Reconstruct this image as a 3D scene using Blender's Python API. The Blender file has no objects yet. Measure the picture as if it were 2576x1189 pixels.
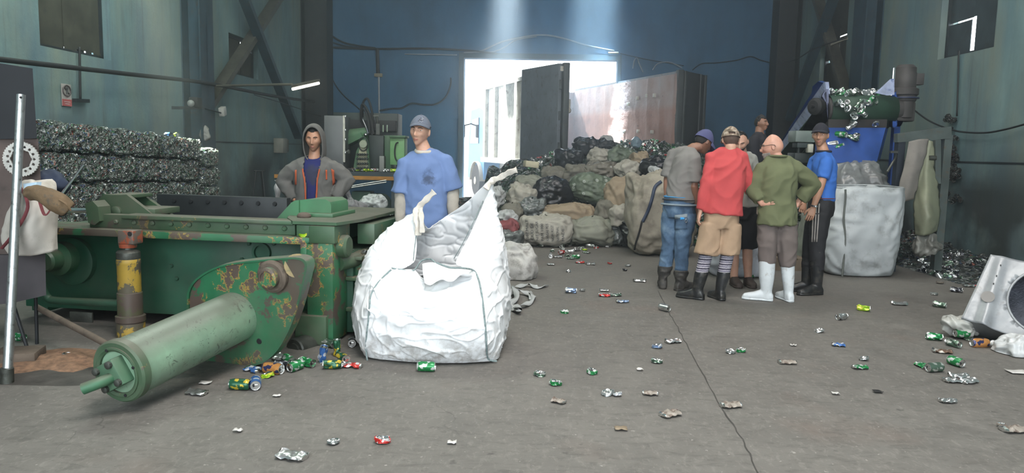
import bpy, bmesh, math, random
import numpy as np
from mathutils import Vector, Matrix, Euler, noise
random.seed(7)
SC = bpy.context.scene
COL = SC.collection
rad = math.radians

# ---------------------------------------------------------------- camera
FPX, CX, CY, CAMH = 1900.0, 1288.0, 594.5, 1.45
PITCH, ROLL = rad(6.48), 0.021
_f = Vector((0, math.cos(PITCH), -math.sin(PITCH)))
_r0 = Vector((1, 0, 0))
_u0 = Vector((0, math.sin(PITCH), math.cos(PITCH)))
_r = _r0 * math.cos(ROLL) + _u0 * math.sin(ROLL)
_u = _u0 * math.cos(ROLL) - _r0 * math.sin(ROLL)
CAM = Vector((0, 0, CAMH))
cam_data = bpy.data.cameras.new('camera')
cam_data.sensor_width = 36.0
cam_data.lens = 36.0 * FPX / 2576.0
cam_data.clip_end = 300
cam = bpy.data.objects.new('camera', cam_data)
COL.objects.link(cam)
cam.matrix_world = Matrix(((_r.x, _u.x, -_f.x, 0), (_r.y, _u.y, -_f.y, 0), (_r.z, _u.z, -_f.z, CAMH), (0, 0, 0, 1)))
SC.camera = cam

# ---------------------------------------------------------------- sky, light, exposure
SC.view_settings.view_transform = 'Standard'
SC.view_settings.look = 'None'
SC.view_settings.gamma = 1.0
SC.view_settings.use_curve_mapping = False
SC.view_settings.exposure = 0.15
SC.cycles.max_bounces = 6
SC.cycles.diffuse_bounces = 3
SC.cycles.glossy_bounces = 3
SC.cycles.transmission_bounces = 4
SC.cycles.transparent_max_bounces = 6
SC.cycles.volume_bounces = 0
SC.cycles.sample_clamp_indirect = 4.0
SC.cycles.caustics_reflective = False
SC.cycles.caustics_refractive = False
world = bpy.data.worlds.new('sky')
SC.world = world
world.use_nodes = True
_bg = world.node_tree.nodes['Background']
_bg.inputs['Color'].default_value = (0.86, 0.94, 1.0, 1)
_bg.inputs['Strength'].default_value = 6.0

def lamp(name, kind, loc, target, energy, color=(1, 1, 1), **kw):
    d = bpy.data.lights.new(name, kind)
    d.energy = energy
    d.color = color
    for k, v in kw.items():
        setattr(d, k, v)
    o = bpy.data.objects.new(name, d)
    COL.objects.link(o)
    o.location = loc
    o.rotation_euler = (Vector(target) - Vector(loc)).to_track_quat('-Z', 'Y').to_euler()
    return o

sun = lamp('sun', 'SUN', (-14, 26, 12), (2, 20, 0), 3.2, (1.0, 0.95, 0.88), angle=rad(1.5))
# overhead area lamps added as fill, and gaps between the roof sheets
def downlight(loc, target, energy, color, sx, sy, spread=180, name='overhead_fill'):
    return lamp(name, 'AREA', loc, target, energy, color, shape='RECTANGLE', size=sx, size_y=sy, spread=rad(spread))
downlight((0.9, 1.7, 7.7), (0.7, 2.6, 0), 680.0, (1.0, 0.98, 0.94), 3.0, 4.0)
downlight((2.6, 9.5, 7.7), (2.6, 9.3, 0), 190.0, (1.0, 0.98, 0.95), 3.0, 3.0)
downlight((-4.2, 10.0, 7.7), (-5.2, 11.0, 0), 450.0, (0.86, 1.0, 0.9), 2.0, 5.0)
downlight((5.2, 10.5, 7.7), (6.4, 11.5, 0), 70.0, (0.86, 0.98, 1.0), 2.0, 4.0)
downlight((-0.15, 19.6, 7.8), (-0.45, 20.5, 0), 1300.0, (0.80, 0.92, 1.0), 0.6, 0.4, 17, 'roof_gap')
downlight((2.1, 19.8, 7.8), (1.9, 20.7, 0), 1500.0, (0.55, 0.80, 1.0), 1.1, 0.4, 16, 'roof_gap')
downlight((-7.0 + 1.2, 10.2, 7.8), (-4.6, 11.4, 0), 110.0, (0.95, 1.0, 0.80), 0.35, 0.4, 10, 'roof_gap')

# ---------------------------------------------------------------- pixel helpers (photo frame 2576 x 1189 -> places in the hall)
def pray(px, py):
    return (_f * FPX + _r * (px - CX) - _u * (py - CY))
def at(px, py, Y):
    d = pray(px, py)
    return CAM + d * (Y / d.y)
def flo(px, py, z=0.0):
    d = pray(px, py)
    return CAM + d * ((z - CAMH) / d.z)
def onp(px, py, p0, n):
    d = pray(px, py)
    n = Vector(n)
    return CAM + d * ((Vector(p0) - CAM).dot(n) / d.dot(n))
def ppm(Y):
    return FPX / Y
# hall frame: its long axis points 1.87 degrees right of the view axis
HY = rad(1.87)
HX_ = Vector((math.cos(HY), -math.sin(HY), 0))
HY_ = Vector((math.sin(HY), math.cos(HY), 0))
def hall(u, v, z=0.0):
    return HX_ * u + HY_ * v + Vector((0, 0, z))
UL, UR, VB = -6.4, 6.75, 21.0
def on_left(px, py, off=0.0):
    return onp(px, py, hall(UL + off, 0), HX_)
def on_right(px, py, off=0.0):
    return onp(px, py, hall(UR - off, 0), HX_)
def on_back(px, py, off=0.0):
    return onp(px, py, hall(0, VB - off), HY_)

# ---------------------------------------------------------------- object helpers
def props(o, label=None, cat=None, group=None, kind=None):
    if label: o['label'] = label
    if cat: o['category'] = cat
    if group: o['group'] = group
    if kind: o['kind'] = kind
    return o
def empty(name, loc, label=None, cat=None, group=None, rz=0.0, kind=None):
    o = bpy.data.objects.new(name, None)
    COL.objects.link(o)
    o.empty_display_size = 0.1
    o.location = loc
    o.rotation_euler = (0, 0, rz)
    return props(o, label, cat, group, kind)
def finish_mesh(me, mats, smooth=35):
    if not isinstance(mats, (list, tuple)):
        mats = [mats]
    for m in mats:
        me.materials.append(m)
    if smooth is not None:
        me.polygons.foreach_set('use_smooth', [True] * len(me.polygons))
        if smooth < 180:
            me.set_sharp_from_angle(angle=rad(smooth))
    me.update()
def link_mesh(name, me, parent=None):
    o = bpy.data.objects.new(name, me)
    COL.objects.link(o)
    if parent is not None:
        o.parent = parent
        o.matrix_parent_inverse = world_inv(parent)
    return o
def world_inv(p):
    m = Matrix.Translation(p.location) @ p.rotation_euler.to_matrix().to_4x4()
    if p.parent is not None:
        m = (world_inv(p.parent).inverted() @ p.matrix_parent_inverse.inverted().inverted() @ m) if False else world_of(p.parent) @ p.matrix_parent_inverse @ m
    return m.inverted()
def world_of(p):
    m = Matrix.Translation(p.location) @ p.rotation_euler.to_matrix().to_4x4()
    if p.parent is not None:
        m = world_of(p.parent) @ p.matrix_parent_inverse @ m
    return m
def frame_from(a, up=Vector((0, 0, 1))):
    """rotation whose Z is a"""
    a = Vector(a).normalized()
    if abs(a.dot(up)) > 0.97:
        up = Vector((0, 1, 0))
    x = up.cross(a).normalized()
    y = a.cross(x)
    return Matrix((x, y, a)).transposed()

class MB:
    def __init__(s):
        s.bm = bmesh.new()
        s.mi = 0
    def _f(s, vs):
        try:
            f = s.bm.faces.new(vs)
            f.material_index = s.mi
            return f
        except ValueError:
            return None
    def box(s, c, size, rot=None, bev=0.0, taper=1.0):
        c = Vector(c)
        R = rot if rot is not None else Matrix.Identity(3)
        hx, hy, hz = size[0] / 2, size[1] / 2, size[2] / 2
        vs = []
        for z in (-hz, hz):
            t = taper if z > 0 else 1.0
            for x, y in ((-hx, -hy), (hx, -hy), (hx, hy), (-hx, hy)):
                vs.append(s.bm.verts.new(c + R @ Vector((x * t, y * t, z))))
        fs = []
        for q in ((3, 2, 1, 0), (4, 5, 6, 7), (0, 1, 5, 4), (1, 2, 6, 5), (2, 3, 7, 6), (3, 0, 4, 7)):
            fs.append(s._f([vs[i] for i in q]))
        if bev > 0:
            es = list({e for f in fs for e in f.edges})
            r = bmesh.ops.bevel(s.bm, geom=es, offset=bev, segments=2, affect='EDGES', profile=0.5)
            for f in r['faces']:
                f.material_index = s.mi
        return s
    def beam(s, p0, p1, w, h, roll=0.0, bev=0.0, up=Vector((0, 0, 1))):
        p0, p1 = Vector(p0), Vector(p1)
        R = frame_from(p1 - p0, up) @ Matrix.Rotation(roll, 3, 'Z')
        return s.box((p0 + p1) / 2, (w, h, (p1 - p0).length), R, bev)
    def ring(s, c, R, rx, ry, n, e=2.0):
        out = []
        for i in range(n):
            t = 2 * math.pi * i / n
            ct, st = math.cos(t), math.sin(t)
            x = math.copysign(abs(ct) ** (2 / e), ct) * rx
            y = math.copysign(abs(st) ** (2 / e), st) * ry
            out.append(s.bm.verts.new(c + R @ Vector((x, y, 0))))
        return out
    def bridge(s, a, b):
        n = len(a)
        for i in range(n):
            s._f([a[i], a[(i + 1) % n], b[(i + 1) % n], b[i]])
    def loft(s, secs, n=16, cap=True, e=2.0):
        """secs: (center, R(3x3), rx, ry)"""
        prev = first = None
        for c, R, rx, ry in secs:
            r = s.ring(Vector(c), R, rx, ry, n, e)
            if prev: s.bridge(prev, r)
            else: first = r
            prev = r
        if cap:
            s._f(list(reversed(first)))
            s._f(prev)
        return s
    def tube(s, pts, r, n=10, cap=True, flat=1.0, up=Vector((0, 0, 1))):
        pts = [Vector(p) for p in pts]
        if not isinstance(r, (list, tuple)): r = [r] * len(pts)
        secs = []
        x = None
        for i, p in enumerate(pts):
            a = pts[max(0, i - 1)]
            b = pts[min(len(pts) - 1, i + 1)]
            t = (b - a).normalized()
            if x is None:
                u = up if abs(t.dot(up)) < 0.95 else Vector((1, 0, 0))
                x = u.cross(t).normalized()
            else:
                x = (x - t * x.dot(t)).normalized()
            y = t.cross(x)
            secs.append((p, Matrix((x, y, t)).transposed(), r[i], r[i] * flat))
        return s.loft(secs, n, cap)
    def cyl(s, p0, p1, r0, r1=None, n=24, cap=True):
        return s.tube([p0, p1], [r0, r0 if r1 is None else r1], n, cap)
    def lathe(s, prof, c=(0, 0, 0), R=None, n=24, cap=True):
        """prof: (radius, z) list along local z"""
        R = R if R is not None else Matrix.Identity(3)
        c = Vector(c)
        secs = [(c + R @ Vector((0, 0, z)), R, max(r, 1e-4), max(r, 1e-4)) for r, z in prof]
        return s.loft(secs, n, cap)
    def prism(s, pts, ext):
        """closed polygon (3D points) extruded by vector ext"""
        ext = Vector(ext)
        a = [s.bm.verts.new(Vector(p)) for p in pts]
        b = [s.bm.verts.new(Vector(p) + ext) for p in pts]
        s._f(list(reversed(a)))
        s._f(b)
        s.bridge(a, b)
        return s
    def ell(s, c, R, rx, ry, rz, n=16, m=10):
        secs = []
        for j in range(m + 1):
            t = -math.pi / 2 + math.pi * j / m
            k = max(math.cos(t), 0.02)
            secs.append((Vector(c) + R @ Vector((0, 0, rz * math.sin(t))), R, rx * k, ry * k))
        return s.loft(secs, n)
    def quad(s, a, b, c, d):
        s._f([s.bm.verts.new(Vector(p)) for p in (a, b, c, d)])
        return s
    def grid(s, P, closed_u=False):
        """P[j][i] points -> quads"""
        V = [[s.bm.verts.new(Vector(p)) for p in row] for row in P]
        for j in range(len(V) - 1):
            n = len(V[j])
            for i in range(n if closed_u else n - 1):
                s._f([V[j][i], V[j][(i + 1) % n], V[j + 1][(i + 1) % n], V[j + 1][i]])
        return s
    def mesh(s, name):
        bmesh.ops.recalc_face_normals(s.bm, faces=s.bm.faces[:])
        me = bpy.data.meshes.new(name)
        s.bm.to_mesh(me)
        s.bm.free()
        return me
    def obj(s, name, mats, parent=None, smooth=35, label=None, cat=None, group=None, kind=None):
        me = s.mesh(name)
        finish_mesh(me, mats, smooth)
        o = link_mesh(name, me, parent)
        return props(o, label, cat, group, kind)

_I3 = Matrix.Identity(3)
def evald(o, mods):
    for kind, kw in mods:
        m = o.modifiers.new(kind.lower(), kind)
        for k, v in kw.items():
            setattr(m, k, v)
    dg = bpy.context.evaluated_depsgraph_get()
    dg.update()
    me = bpy.data.meshes.new_from_object(o.evaluated_get(dg))
    old = o.data
    bpy.data.objects.remove(o)
    bpy.data.meshes.remove(old)
    return me
def organic(mb, name, mats, parent=None, voxel=0.008, it=6, fac=0.5, wrinkle=None, extra=None, smooth=180, label=None):
    """join overlapping volumes into one continuous skin"""
    me = mb.mesh(name)
    tmp = bpy.data.objects.new('tmp', me)
    COL.objects.link(tmp)
    me = evald(tmp, [('REMESH', dict(mode='VOXEL', voxel_size=voxel)), ('SMOOTH', dict(iterations=it, factor=fac))])
    if wrinkle:
        wrinkles(me, *wrinkle)
    if extra is not None:
        b = bmesh.new()
        b.from_mesh(me)
        e = extra.mesh('tmp')
        b.from_mesh(e)
        b.to_mesh(me)
        b.free()
        bpy.data.meshes.remove(e)
    me.name = name
    me.materials.clear()
    finish_mesh(me, mats, smooth)
    o = link_mesh(name, me, parent)
    if label: o['label'] = label
    return o
def get_co(me):
    a = np.empty(len(me.vertices) * 3, dtype=np.float32)
    me.vertices.foreach_get('co', a)
    return a.reshape(-1, 3)
def get_no(me):
    a = np.empty(len(me.vertices) * 3, dtype=np.float32)
    me.vertices.foreach_get('normal', a)
    return a.reshape(-1, 3)
def wrinkles(me, amp, freq, seed=0, stretch=(1, 1, 1), ridged=True):
    co, no = get_co(me), get_no(me)
    off = Vector((seed * 7.3, seed * 3.1, seed * 5.7))
    out = np.empty(len(co), dtype=np.float32)
    sx, sy, sz = (freq * k for k in stretch)
    for i in range(len(co)):
        x, y, z = co[i]
        p = Vector((x * sx, y * sy, z * sz)) + off
        w = noise.noise_vector(p * 0.5) * 0.7
        n = noise.noise(p + w)
        if ridged:
            n = 0.6 - 1.6 * abs(n)
        out[i] = n
    co += no * (out * amp)[:, None]
    me.vertices.foreach_set('co', co.ravel())
    me.update()
def crom(P, n, closed=False):
    """Catmull-Rom through points, n steps a span"""
    P = [Vector(p) for p in P]
    out = []
    L = len(P)
    for i in range(L if closed else L - 1):
        if closed:
            a, b, c, d = P[i - 1], P[i], P[(i + 1) % L], P[(i + 2) % L]
        else:
            a, b, c, d = P[max(i - 1, 0)], P[i], P[i + 1], P[min(i + 2, L - 1)]
        for k in range(n):
            t = k / n
            out.append(0.5 * ((2 * b) + (c - a) * t + (2 * a - 5 * b + 4 * c - d) * t * t + (3 * b - a - 3 * c + d) * t ** 3))
    if not closed:
        out.append(P[-1])
    return out
def sag(a, b, drop, n=12):
    a, b = Vector(a), Vector(b)
    return [a.lerp(b, i / n) - Vector((0, 0, drop * 4 * (i / n) * (1 - i / n))) for i in range(n + 1)]

def copy_tree(src, loc=None, rot=None, scale=None):
    r = src.copy()
    COL.objects.link(r)
    if loc is not None: r.location = loc
    if rot is not None: r.rotation_euler = rot
    if scale is not None: r.scale = scale
    for ch in src.children:
        c = ch.copy()
        COL.objects.link(c)
        c.parent = r
    return r
# ---------------------------------------------------------------- materials
class NT:
    def __init__(s, name):
        s.m = bpy.data.materials.new(name)
        s.m.use_nodes = True
        s.t = s.m.node_tree
        s.b = s.t.nodes['Principled BSDF']
        s.out = s.t.nodes['Material Output']
    def n(s, kind, **kw):
        x = s.t.nodes.new(kind)
        for k, v in kw.items():
            if k in x.inputs.keys() if isinstance(k, str) else False:
                x.inputs[k].default_value = v
            else:
                setattr(x, k, v)
        return x
    def l(s, a, b):
        s.t.links.new(a, b)
    def coord(s, scale=(1, 1, 1), space='Object', rot=(0, 0, 0)):
        tc = s.n('ShaderNodeTexCoord')
        mp = s.n('ShaderNodeMapping')
        mp.inputs['Scale'].default_value = scale
        mp.inputs['Rotation'].default_value = rot
        s.l(tc.outputs[space], mp.inputs['Vector'])
        return mp.outputs['Vector']
    def noise(s, vec, scale, detail=4.0, rough=0.55, dist=0.0):
        x = s.n('ShaderNodeTexNoise')
        x.inputs['Scale'].default_value = scale
        x.inputs['Detail'].default_value = detail
        x.inputs['Roughness'].default_value = rough
        x.inputs['Distortion'].default_value = dist
        s.l(vec, x.inputs['Vector'])
        return x.outputs['Fac']
    def ramp(s, fac, stops, interp='LINEAR'):
        x = s.n('ShaderNodeValToRGB')
        r = x.color_ramp
        r.interpolation = interp
        while len(r.elements) > 1:
            r.elements.remove(r.elements[-1])
        for i, (p, c) in enumerate(stops):
            e = r.elements[0] if i == 0 else r.elements.new(p)
            e.position = p
            c = (c, c, c) if isinstance(c, (int, float)) else c
            e.color = (c[0], c[1], c[2], 1)
        s.l(fac, x.inputs['Fac'])
        return x.outputs['Color']
    def mix(s, fac, a, b, blend='MIX'):
        x = s.n('ShaderNodeMix', data_type='RGBA', blend_type=blend)
        for sock, v in ((x.inputs[0], fac), (x.inputs[6], a), (x.inputs[7], b)):
            if hasattr(v, 'is_output'): s.l(v, sock)
            elif isinstance(v, (int, float)): sock.default_value = v
            else: sock.default_value = (v[0], v[1], v[2], 1)
        return x.outputs[2]
    def math(s, op, a, b=0.0, c=0.0):
        x = s.n('ShaderNodeMath', operation=op)
        for sock, v in zip(x.inputs, (a, b, c)):
            if hasattr(v, 'is_output'): s.l(v, sock)
            else: sock.default_value = v
        return x.outputs[0]
    def bump(s, h, strength=0.3, dist=0.01):
        x = s.n('ShaderNodeBump')
        x.inputs['Strength'].default_value = strength
        x.inputs['Distance'].default_value = dist
        s.l(h, x.inputs['Height'])
        s.l(x.outputs['Normal'], s.b.inputs['Normal'])
    def set(s, **kw):
        for k, v in kw.items():
            k = k.replace('_', ' ')
            sock = s.b.inputs[k]
            if hasattr(v, 'is_output'): s.l(v, sock)
            elif isinstance(v, (int, float)): sock.default_value = v
            else: sock.default_value = (v[0], v[1], v[2], 1)[:len(sock.default_value)]
        return s.m
def srgb(r, g, b):
    return tuple(((c / 255) / 12.92 if c / 255 <= 0.04045 else ((c / 255 + 0.055) / 1.055) ** 2.4) for c in (r, g, b))
def plain(name, col, rough=0.6, metal=0.0, var=0.25, scale=6.0, bump=0.0, dirt=None, dirt_lo=0.55, dirt_hi=0.7, **kw):
    t = NT(name)
    v = t.coord()
    f = t.noise(v, scale, 5)
    lo = tuple(c * (1 - var) for c in col)
    hi = tuple(min(1, c * (1 + var)) for c in col)
    c = t.ramp(f, [(0.3, lo), (0.7, hi)])
    if dirt is not None:
        g = t.noise(v, scale * 2.3, 6, 0.65)
        k = t.ramp(g, [(dirt_lo, 0.0), (dirt_hi, 1.0)])
        c = t.mix(k, c, dirt)
    if bump:
        t.bump(t.noise(v, scale * 6, 4), bump, 0.01)
    t.set(Base_Color=c, Roughness=rough, Metallic=metal, **kw)
    return t.m
def emit(name, col, strength):
    t = NT(name)
    return t.set(Base_Color=(0, 0, 0), Emission_Color=col, Emission_Strength=strength)
# ---------------------------------------------------------------- the hall
def mat_floor():
    t = NT('dusty concrete')
    v = t.coord()
    a = t.noise(v, 0.35, 5, 0.6)
    b = t.noise(v, 3.0, 8, 0.7)
    c = t.noise(v, 40.0, 4, 0.7)
    base = t.ramp(a, [(0.3, (0.105, 0.098, 0.088)), (0.5, (0.135, 0.126, 0.113)), (0.72, (0.165, 0.152, 0.135))])
    base = t.mix(0.5, base, t.ramp(b, [(0.3, (0.085, 0.078, 0.07)), (0.7, (0.185, 0.172, 0.155))]))
    # reddish dry patches
    base = t.mix(t.math('MULTIPLY', t.ramp(t.noise(v, 0.8, 3), [(0.58, 0.0), (0.75, 1.0)]), 0.35), base, (0.17, 0.11, 0.085))
    # scuffed dust: streaky mottling at several sizes
    sm = t.noise(t.coord((1.0, 2.6, 1.0), rot=(0, 0, 0.5)), 7.0, 9, 0.78, 0.6)
    base = t.mix(t.ramp(sm, [(0.50, 0.0), (0.66, 0.55)]), base, (0.06, 0.056, 0.05))
    sm2 = t.noise(t.coord((2.2, 1.0, 1.0), rot=(0, 0, -0.3)), 13.0, 8, 0.75, 0.4)
    base = t.mix(t.ramp(sm2, [(0.52, 0.0), (0.68, 0.5)]), base, (0.24, 0.225, 0.20))
    # pale flecks and dark spots
    base = t.mix(t.ramp(t.noise(v, 28, 2), [(0.70, 0.0), (0.74, 0.7)]), base, (0.34, 0.32, 0.29))
    base = t.mix(t.ramp(t.noise(v, 9, 3, 0.6), [(0.66, 0.0), (0.74, 0.6)]), base, (0.05, 0.047, 0.043))
    # hairline cracks
    vv = t.n('ShaderNodeTexVoronoi', feature='DISTANCE_TO_EDGE')
    vv.inputs['Scale'].default_value = 0.55
    vw = t.n('ShaderNodeVectorMath', operation='ADD')
    nz = t.n('ShaderNodeTexNoise'); nz.inputs['Scale'].default_value = 1.6; nz.inputs['Detail'].default_value = 5
    t.l(v, nz.inputs['Vector'])
    t.l(v, vw.inputs[0]); t.l(nz.outputs['Color'], vw.inputs[1])
    t.l(vw.outputs[0], vv.inputs['Vector'])
    cr = t.ramp(vv.outputs['Distance'], [(0.0, 1.0), (0.004, 0.0)])
    cr = t.math('MULTIPLY', cr, t.ramp(t.noise(v, 0.9, 2), [(0.5, 0.0), (0.6, 0.5)]))
    base = t.mix(cr, base, (0.045, 0.042, 0.038))
    t.bump(t.math('ADD', b, t.math('MULTIPLY', c, 0.5)), 0.25, 0.01)
    t.set(Base_Color=base, Roughness=t.ramp(b, [(0.3, 0.62), (0.7, 0.85)]))
    return t.m
M_FLOOR = mat_floor()
def mat_wall(name, lo, mid, hi, seam=True, patches=True, vs=0.35):
    t = NT(name)
    v = t.coord()
    vs_ = t.coord((1.0, 1.0, vs))
    a = t.noise(vs_, 1.3, 6, 0.6, 0.4)
    b = t.noise(v, 5.0, 8, 0.7)
    st = t.noise(t.coord((1, 1, 0.08)), 4.0, 4, 0.6)
    base = t.ramp(a, [(0.28, lo), (0.5, mid), (0.72, hi)])
    base = t.mix(t.math('MULTIPLY', t.ramp(st, [(0.5, 0.0), (0.7, 1.0)]), 0.3), base, tuple(c * 0.5 for c in lo))
    base = t.mix(0.25, base, t.ramp(b, [(0.3, lo), (0.7, hi)]))
    if patches:
        yg = t.noise(t.coord((1.0, 1.0, 0.22)), 0.9, 6, 0.62, 0.5)
        base = t.mix(t.ramp(yg, [(0.46, 0.0), (0.62, 0.65)]), base, (0.23, 0.255, 0.19))
        bl = t.noise(t.coord((1.2, 1.2, 0.5)), 0.75, 4, 0.6)
        base = t.mix(t.ramp(bl, [(0.50, 0.0), (0.66, 0.6)]), base, (0.10, 0.165, 0.21))
        run = t.noise(t.coord((1.0, 1.0, 0.05)), 9.0, 5, 0.65)
        base = t.mix(t.ramp(run, [(0.56, 0.0), (0.72, 0.45)]), base, (0.07, 0.075, 0.06))
    sep = t.n('ShaderNodeSeparateXYZ')
    t.l(v, sep.inputs[0])
    z = sep.outputs['Z']
    if patches:
        # flaked whitewash above the floor, damp at the foot, soot bands
        low = t.ramp(t.math('DIVIDE', z, 4.0), [(0.0, 1.0), (0.30, 1.0), (0.36, 0.0)])
        p = t.ramp(t.noise(t.coord((1, 1, 0.45)), 2.6, 8, 0.72), [(0.58, 0.0), (0.64, 0.75)])
        base = t.mix(t.math('MULTIPLY', low, p), base, (0.24, 0.27, 0.27))
        d = t.math('MULTIPLY', t.ramp(t.noise(v, 0.7, 5, 0.6), [(0.36, 0.0), (0.56, 0.9)]), t.ramp(t.math('DIVIDE', z, 4.0), [(0.0, 1.0), (0.24, 0.95), (0.46, 0.0)]))
        base = t.mix(d, base, (0.028, 0.034, 0.033))
        base = t.mix(t.ramp(t.noise(v, 11, 5, 0.7), [(0.68, 0.0), (0.72, 0.5)]), base, (0.22, 0.26, 0.25))
    t.bump(t.noise(v, 14, 6, 0.7), 0.3, 0.02)
    t.set(Base_Color=base, Roughness=0.8)
    return t.m
M_WALLSIDE = mat_wall('washed blue green wall', (0.09, 0.155, 0.17), (0.155, 0.26, 0.275), (0.23, 0.35, 0.335))
M_WALLBACK = mat_wall('blue sheet wall', (0.030, 0.085, 0.155), (0.045, 0.135, 0.25), (0.065, 0.175, 0.30), patches=False, vs=0.6)
M_STEEL = plain('dark painted steel', (0.018, 0.026, 0.03), 0.6, 0.1, 0.35, 5, 0.1, dirt=(0.05, 0.045, 0.035))
M_STEELB = plain('blue painted steel column', (0.02, 0.048, 0.066), 0.6, 0.1, 0.35, 5, 0.1, dirt=(0.05, 0.045, 0.035))
M_STEELG = plain('grimy grey brown steel', (0.075, 0.075, 0.06), 0.7, 0.1, 0.35, 5, 0.1, dirt=(0.04, 0.035, 0.03))
M_ROOF = plain('dark roof sheet', (0.10, 0.11, 0.11), 0.8)
M_BOARD = plain('sooty window board', (0.05, 0.052, 0.038), 0.8, 0, 0.4, 3, 0.2, dirt=(0.03, 0.032, 0.03))
M_BOARDR = plain('smoky window sheet', (0.035, 0.052, 0.058), 0.7, 0, 0.4, 3, 0.2, dirt=(0.03, 0.035, 0.035))
M_DARK = plain('black rubber', (0.012, 0.012, 0.013), 0.7)
M_CABLE = plain('black cable', (0.014, 0.017, 0.018), 0.6)
M_GROUND = plain('pale outdoor ground', (0.5, 0.47, 0.42), 0.9)

ROOFZ = 8.0
fl = MB()
fl.grid([[hall(UL - 0.3 + (UR - UL + 0.6) * i / 8, -7 + (VB + 7.0) * j / 16, 0) for i in range(9)] for j in range(17)])
fl.obj('floor', M_FLOOR, kind='structure')
gr = MB()
gr.quad(hall(-40, VB, -0.01), hall(40, VB, -0.01), hall(40, VB + 60, -0.01), hall(-40, VB + 60, -0.01))
gr.obj('ground', M_GROUND, kind='structure')
# long joint in the floor slab, from the nearest edge to the men
jb = MB()
jp = [flo(x, y, 0.002) for x, y in ((1905, 1189), (1885, 1140), (1856, 1085), (1815, 1025), (1775, 955), (1748, 905), (1722, 855), (1700, 815), (1680, 780), (1655, 730))]
jp = crom(jp, 6)
L_, R_ = [], []
for i, p in enumerate(jp):
    w = 0.0035 + 0.003 * noise.noise(p * 6) 
    j = noise.noise(p * 9 + Vector((3, 0, 0))) * 0.012
    L_.append(p + Vector((-w + j, 0, 0))); R_.append(p + Vector((w + j, 0, 0)))
jb.grid([L_, R_])
jb.obj('trim_1', plain('dirt filled floor joint', (0.05, 0.047, 0.042), 0.9), kind='structure')

def rects_with_holes(a0, a1, b0, b1, holes):
    """cut [a0,a1]x[b0,b1] into rectangles leaving the holes open"""
    A = sorted({a0, a1, *[h[0] for h in holes], *[h[1] for h in holes]})
    B = sorted({b0, b1, *[h[2] for h in holes], *[h[3] for h in holes]})
    for i in range(len(A) - 1):
        for j in range(len(B) - 1):
            ca, cb = (A[i] + A[i + 1]) / 2, (B[j] + B[j + 1]) / 2
            if not any(h[0] < ca < h[1] and h[2] < cb < h[3] for h in holes):
                yield A[i], A[i + 1], B[j], B[j + 1]
RH = Matrix.Rotation(-HY, 3, 'Z')
def hbox(mb, u0, u1, v0, v1, z0, z1, bev=0.0):
    mb.box(hall((u0 + u1) / 2, (v0 + v1) / 2, (z0 + z1) / 2), (u1 - u0, v1 - v0, z1 - z0), RH, bev)
def uv_of(p):
    return p.dot(HX_), p.dot(HY_), p.z
# windows measured on the walls
def win(pts, side):
    f = on_left if side == 'l' else on_right
    q = [uv_of(f(x, y)) for x, y in pts]
    return min(a[1] for a in q), max(a[1] for a in q), min(a[2] for a in q), max(a[2] for a in q)
WL1 = list(win(((100, 90), (278, 118)), 'l')); WL1[3] = 5.2; WL1[2] -= 0.12
WL2 = list(win(((577, 185), (650, 190)), 'l')); WL2[2] = uv_of(on_left(600, 188))[2]; WL2[3] = uv_of(on_left(577, 82))[2]
WR1 = list(win(((2358, 150), (2500, 118)), 'r')); WR1[3] = 5.2
WR2 = list(win(((2062, 170), (2125, 170)), 'r')); WR2[2] = 2.6; WR2[3] = 5.2
for nm, u0, u1, holes in (('wall_left', UL - 0.3, UL, [WL1, WL2]), ('wall_right', UR, UR + 0.3, [WR1, WR2])):
    m = MB()
    for a, b, c, d in rects_with_holes(-7.0, VB + 0.3, 0.0, ROOFZ, holes):
        hbox(m, u0, u1, a, b, c, d)
    bmesh.ops.remove_doubles(m.bm, verts=m.bm.verts[:], dist=1e-4)
    m.obj(nm, M_WALLSIDE, smooth=None, kind='structure')
m = MB()
DU0 = uv_of(on_back(1166, 300))[0]; DU1 = uv_of(on_back(1553, 170))[0]; DZ = uv_of(on_back(1300, 148))[2]
for a, b, c, d in rects_with_holes(UL, UR, 0.0, ROOFZ, [(DU0, DU1, 0.0, DZ)]):
    hbox(m, a, b, VB, VB + 0.3, c, d)
bmesh.ops.remove_doubles(m.bm, verts=m.bm.verts[:], dist=1e-4)
m.obj('wall_back', M_WALLBACK, smooth=None, kind='structure')
m = MB()
hbox(m, UL - 0.3, UR + 0.3, -7.0, VB + 0.3, ROOFZ, ROOFZ + 0.2)
m.obj('ceiling', M_ROOF, smooth=None, kind='structure')
# raised frame round the doorway
m = MB()
hbox(m, DU0 - 0.14, DU0, VB - 0.06, VB, 0, DZ + 0.14); hbox(m, DU1, DU1 + 0.1, VB - 0.06, VB, 0, DZ + 0.14); hbox(m, DU0, DU1, VB - 0.06, VB, DZ, DZ + 0.14)
m.obj('door_1', M_STEELB, smooth=None, kind='structure')
# long ledge (precast joint) on each side wall
for nm, u0, u1 in (('trim_2', UL, UL + 0.012), ('trim_3', UR - 0.012, UR)):
    m = MB(); z = 1.5 if nm == 'trim_2' else 1.42
    hbox(m, u0, u1, 3, VB, z - 0.012, z + 0.012)
    m.obj(nm, M_STEEL, smooth=None, kind='structure')
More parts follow.
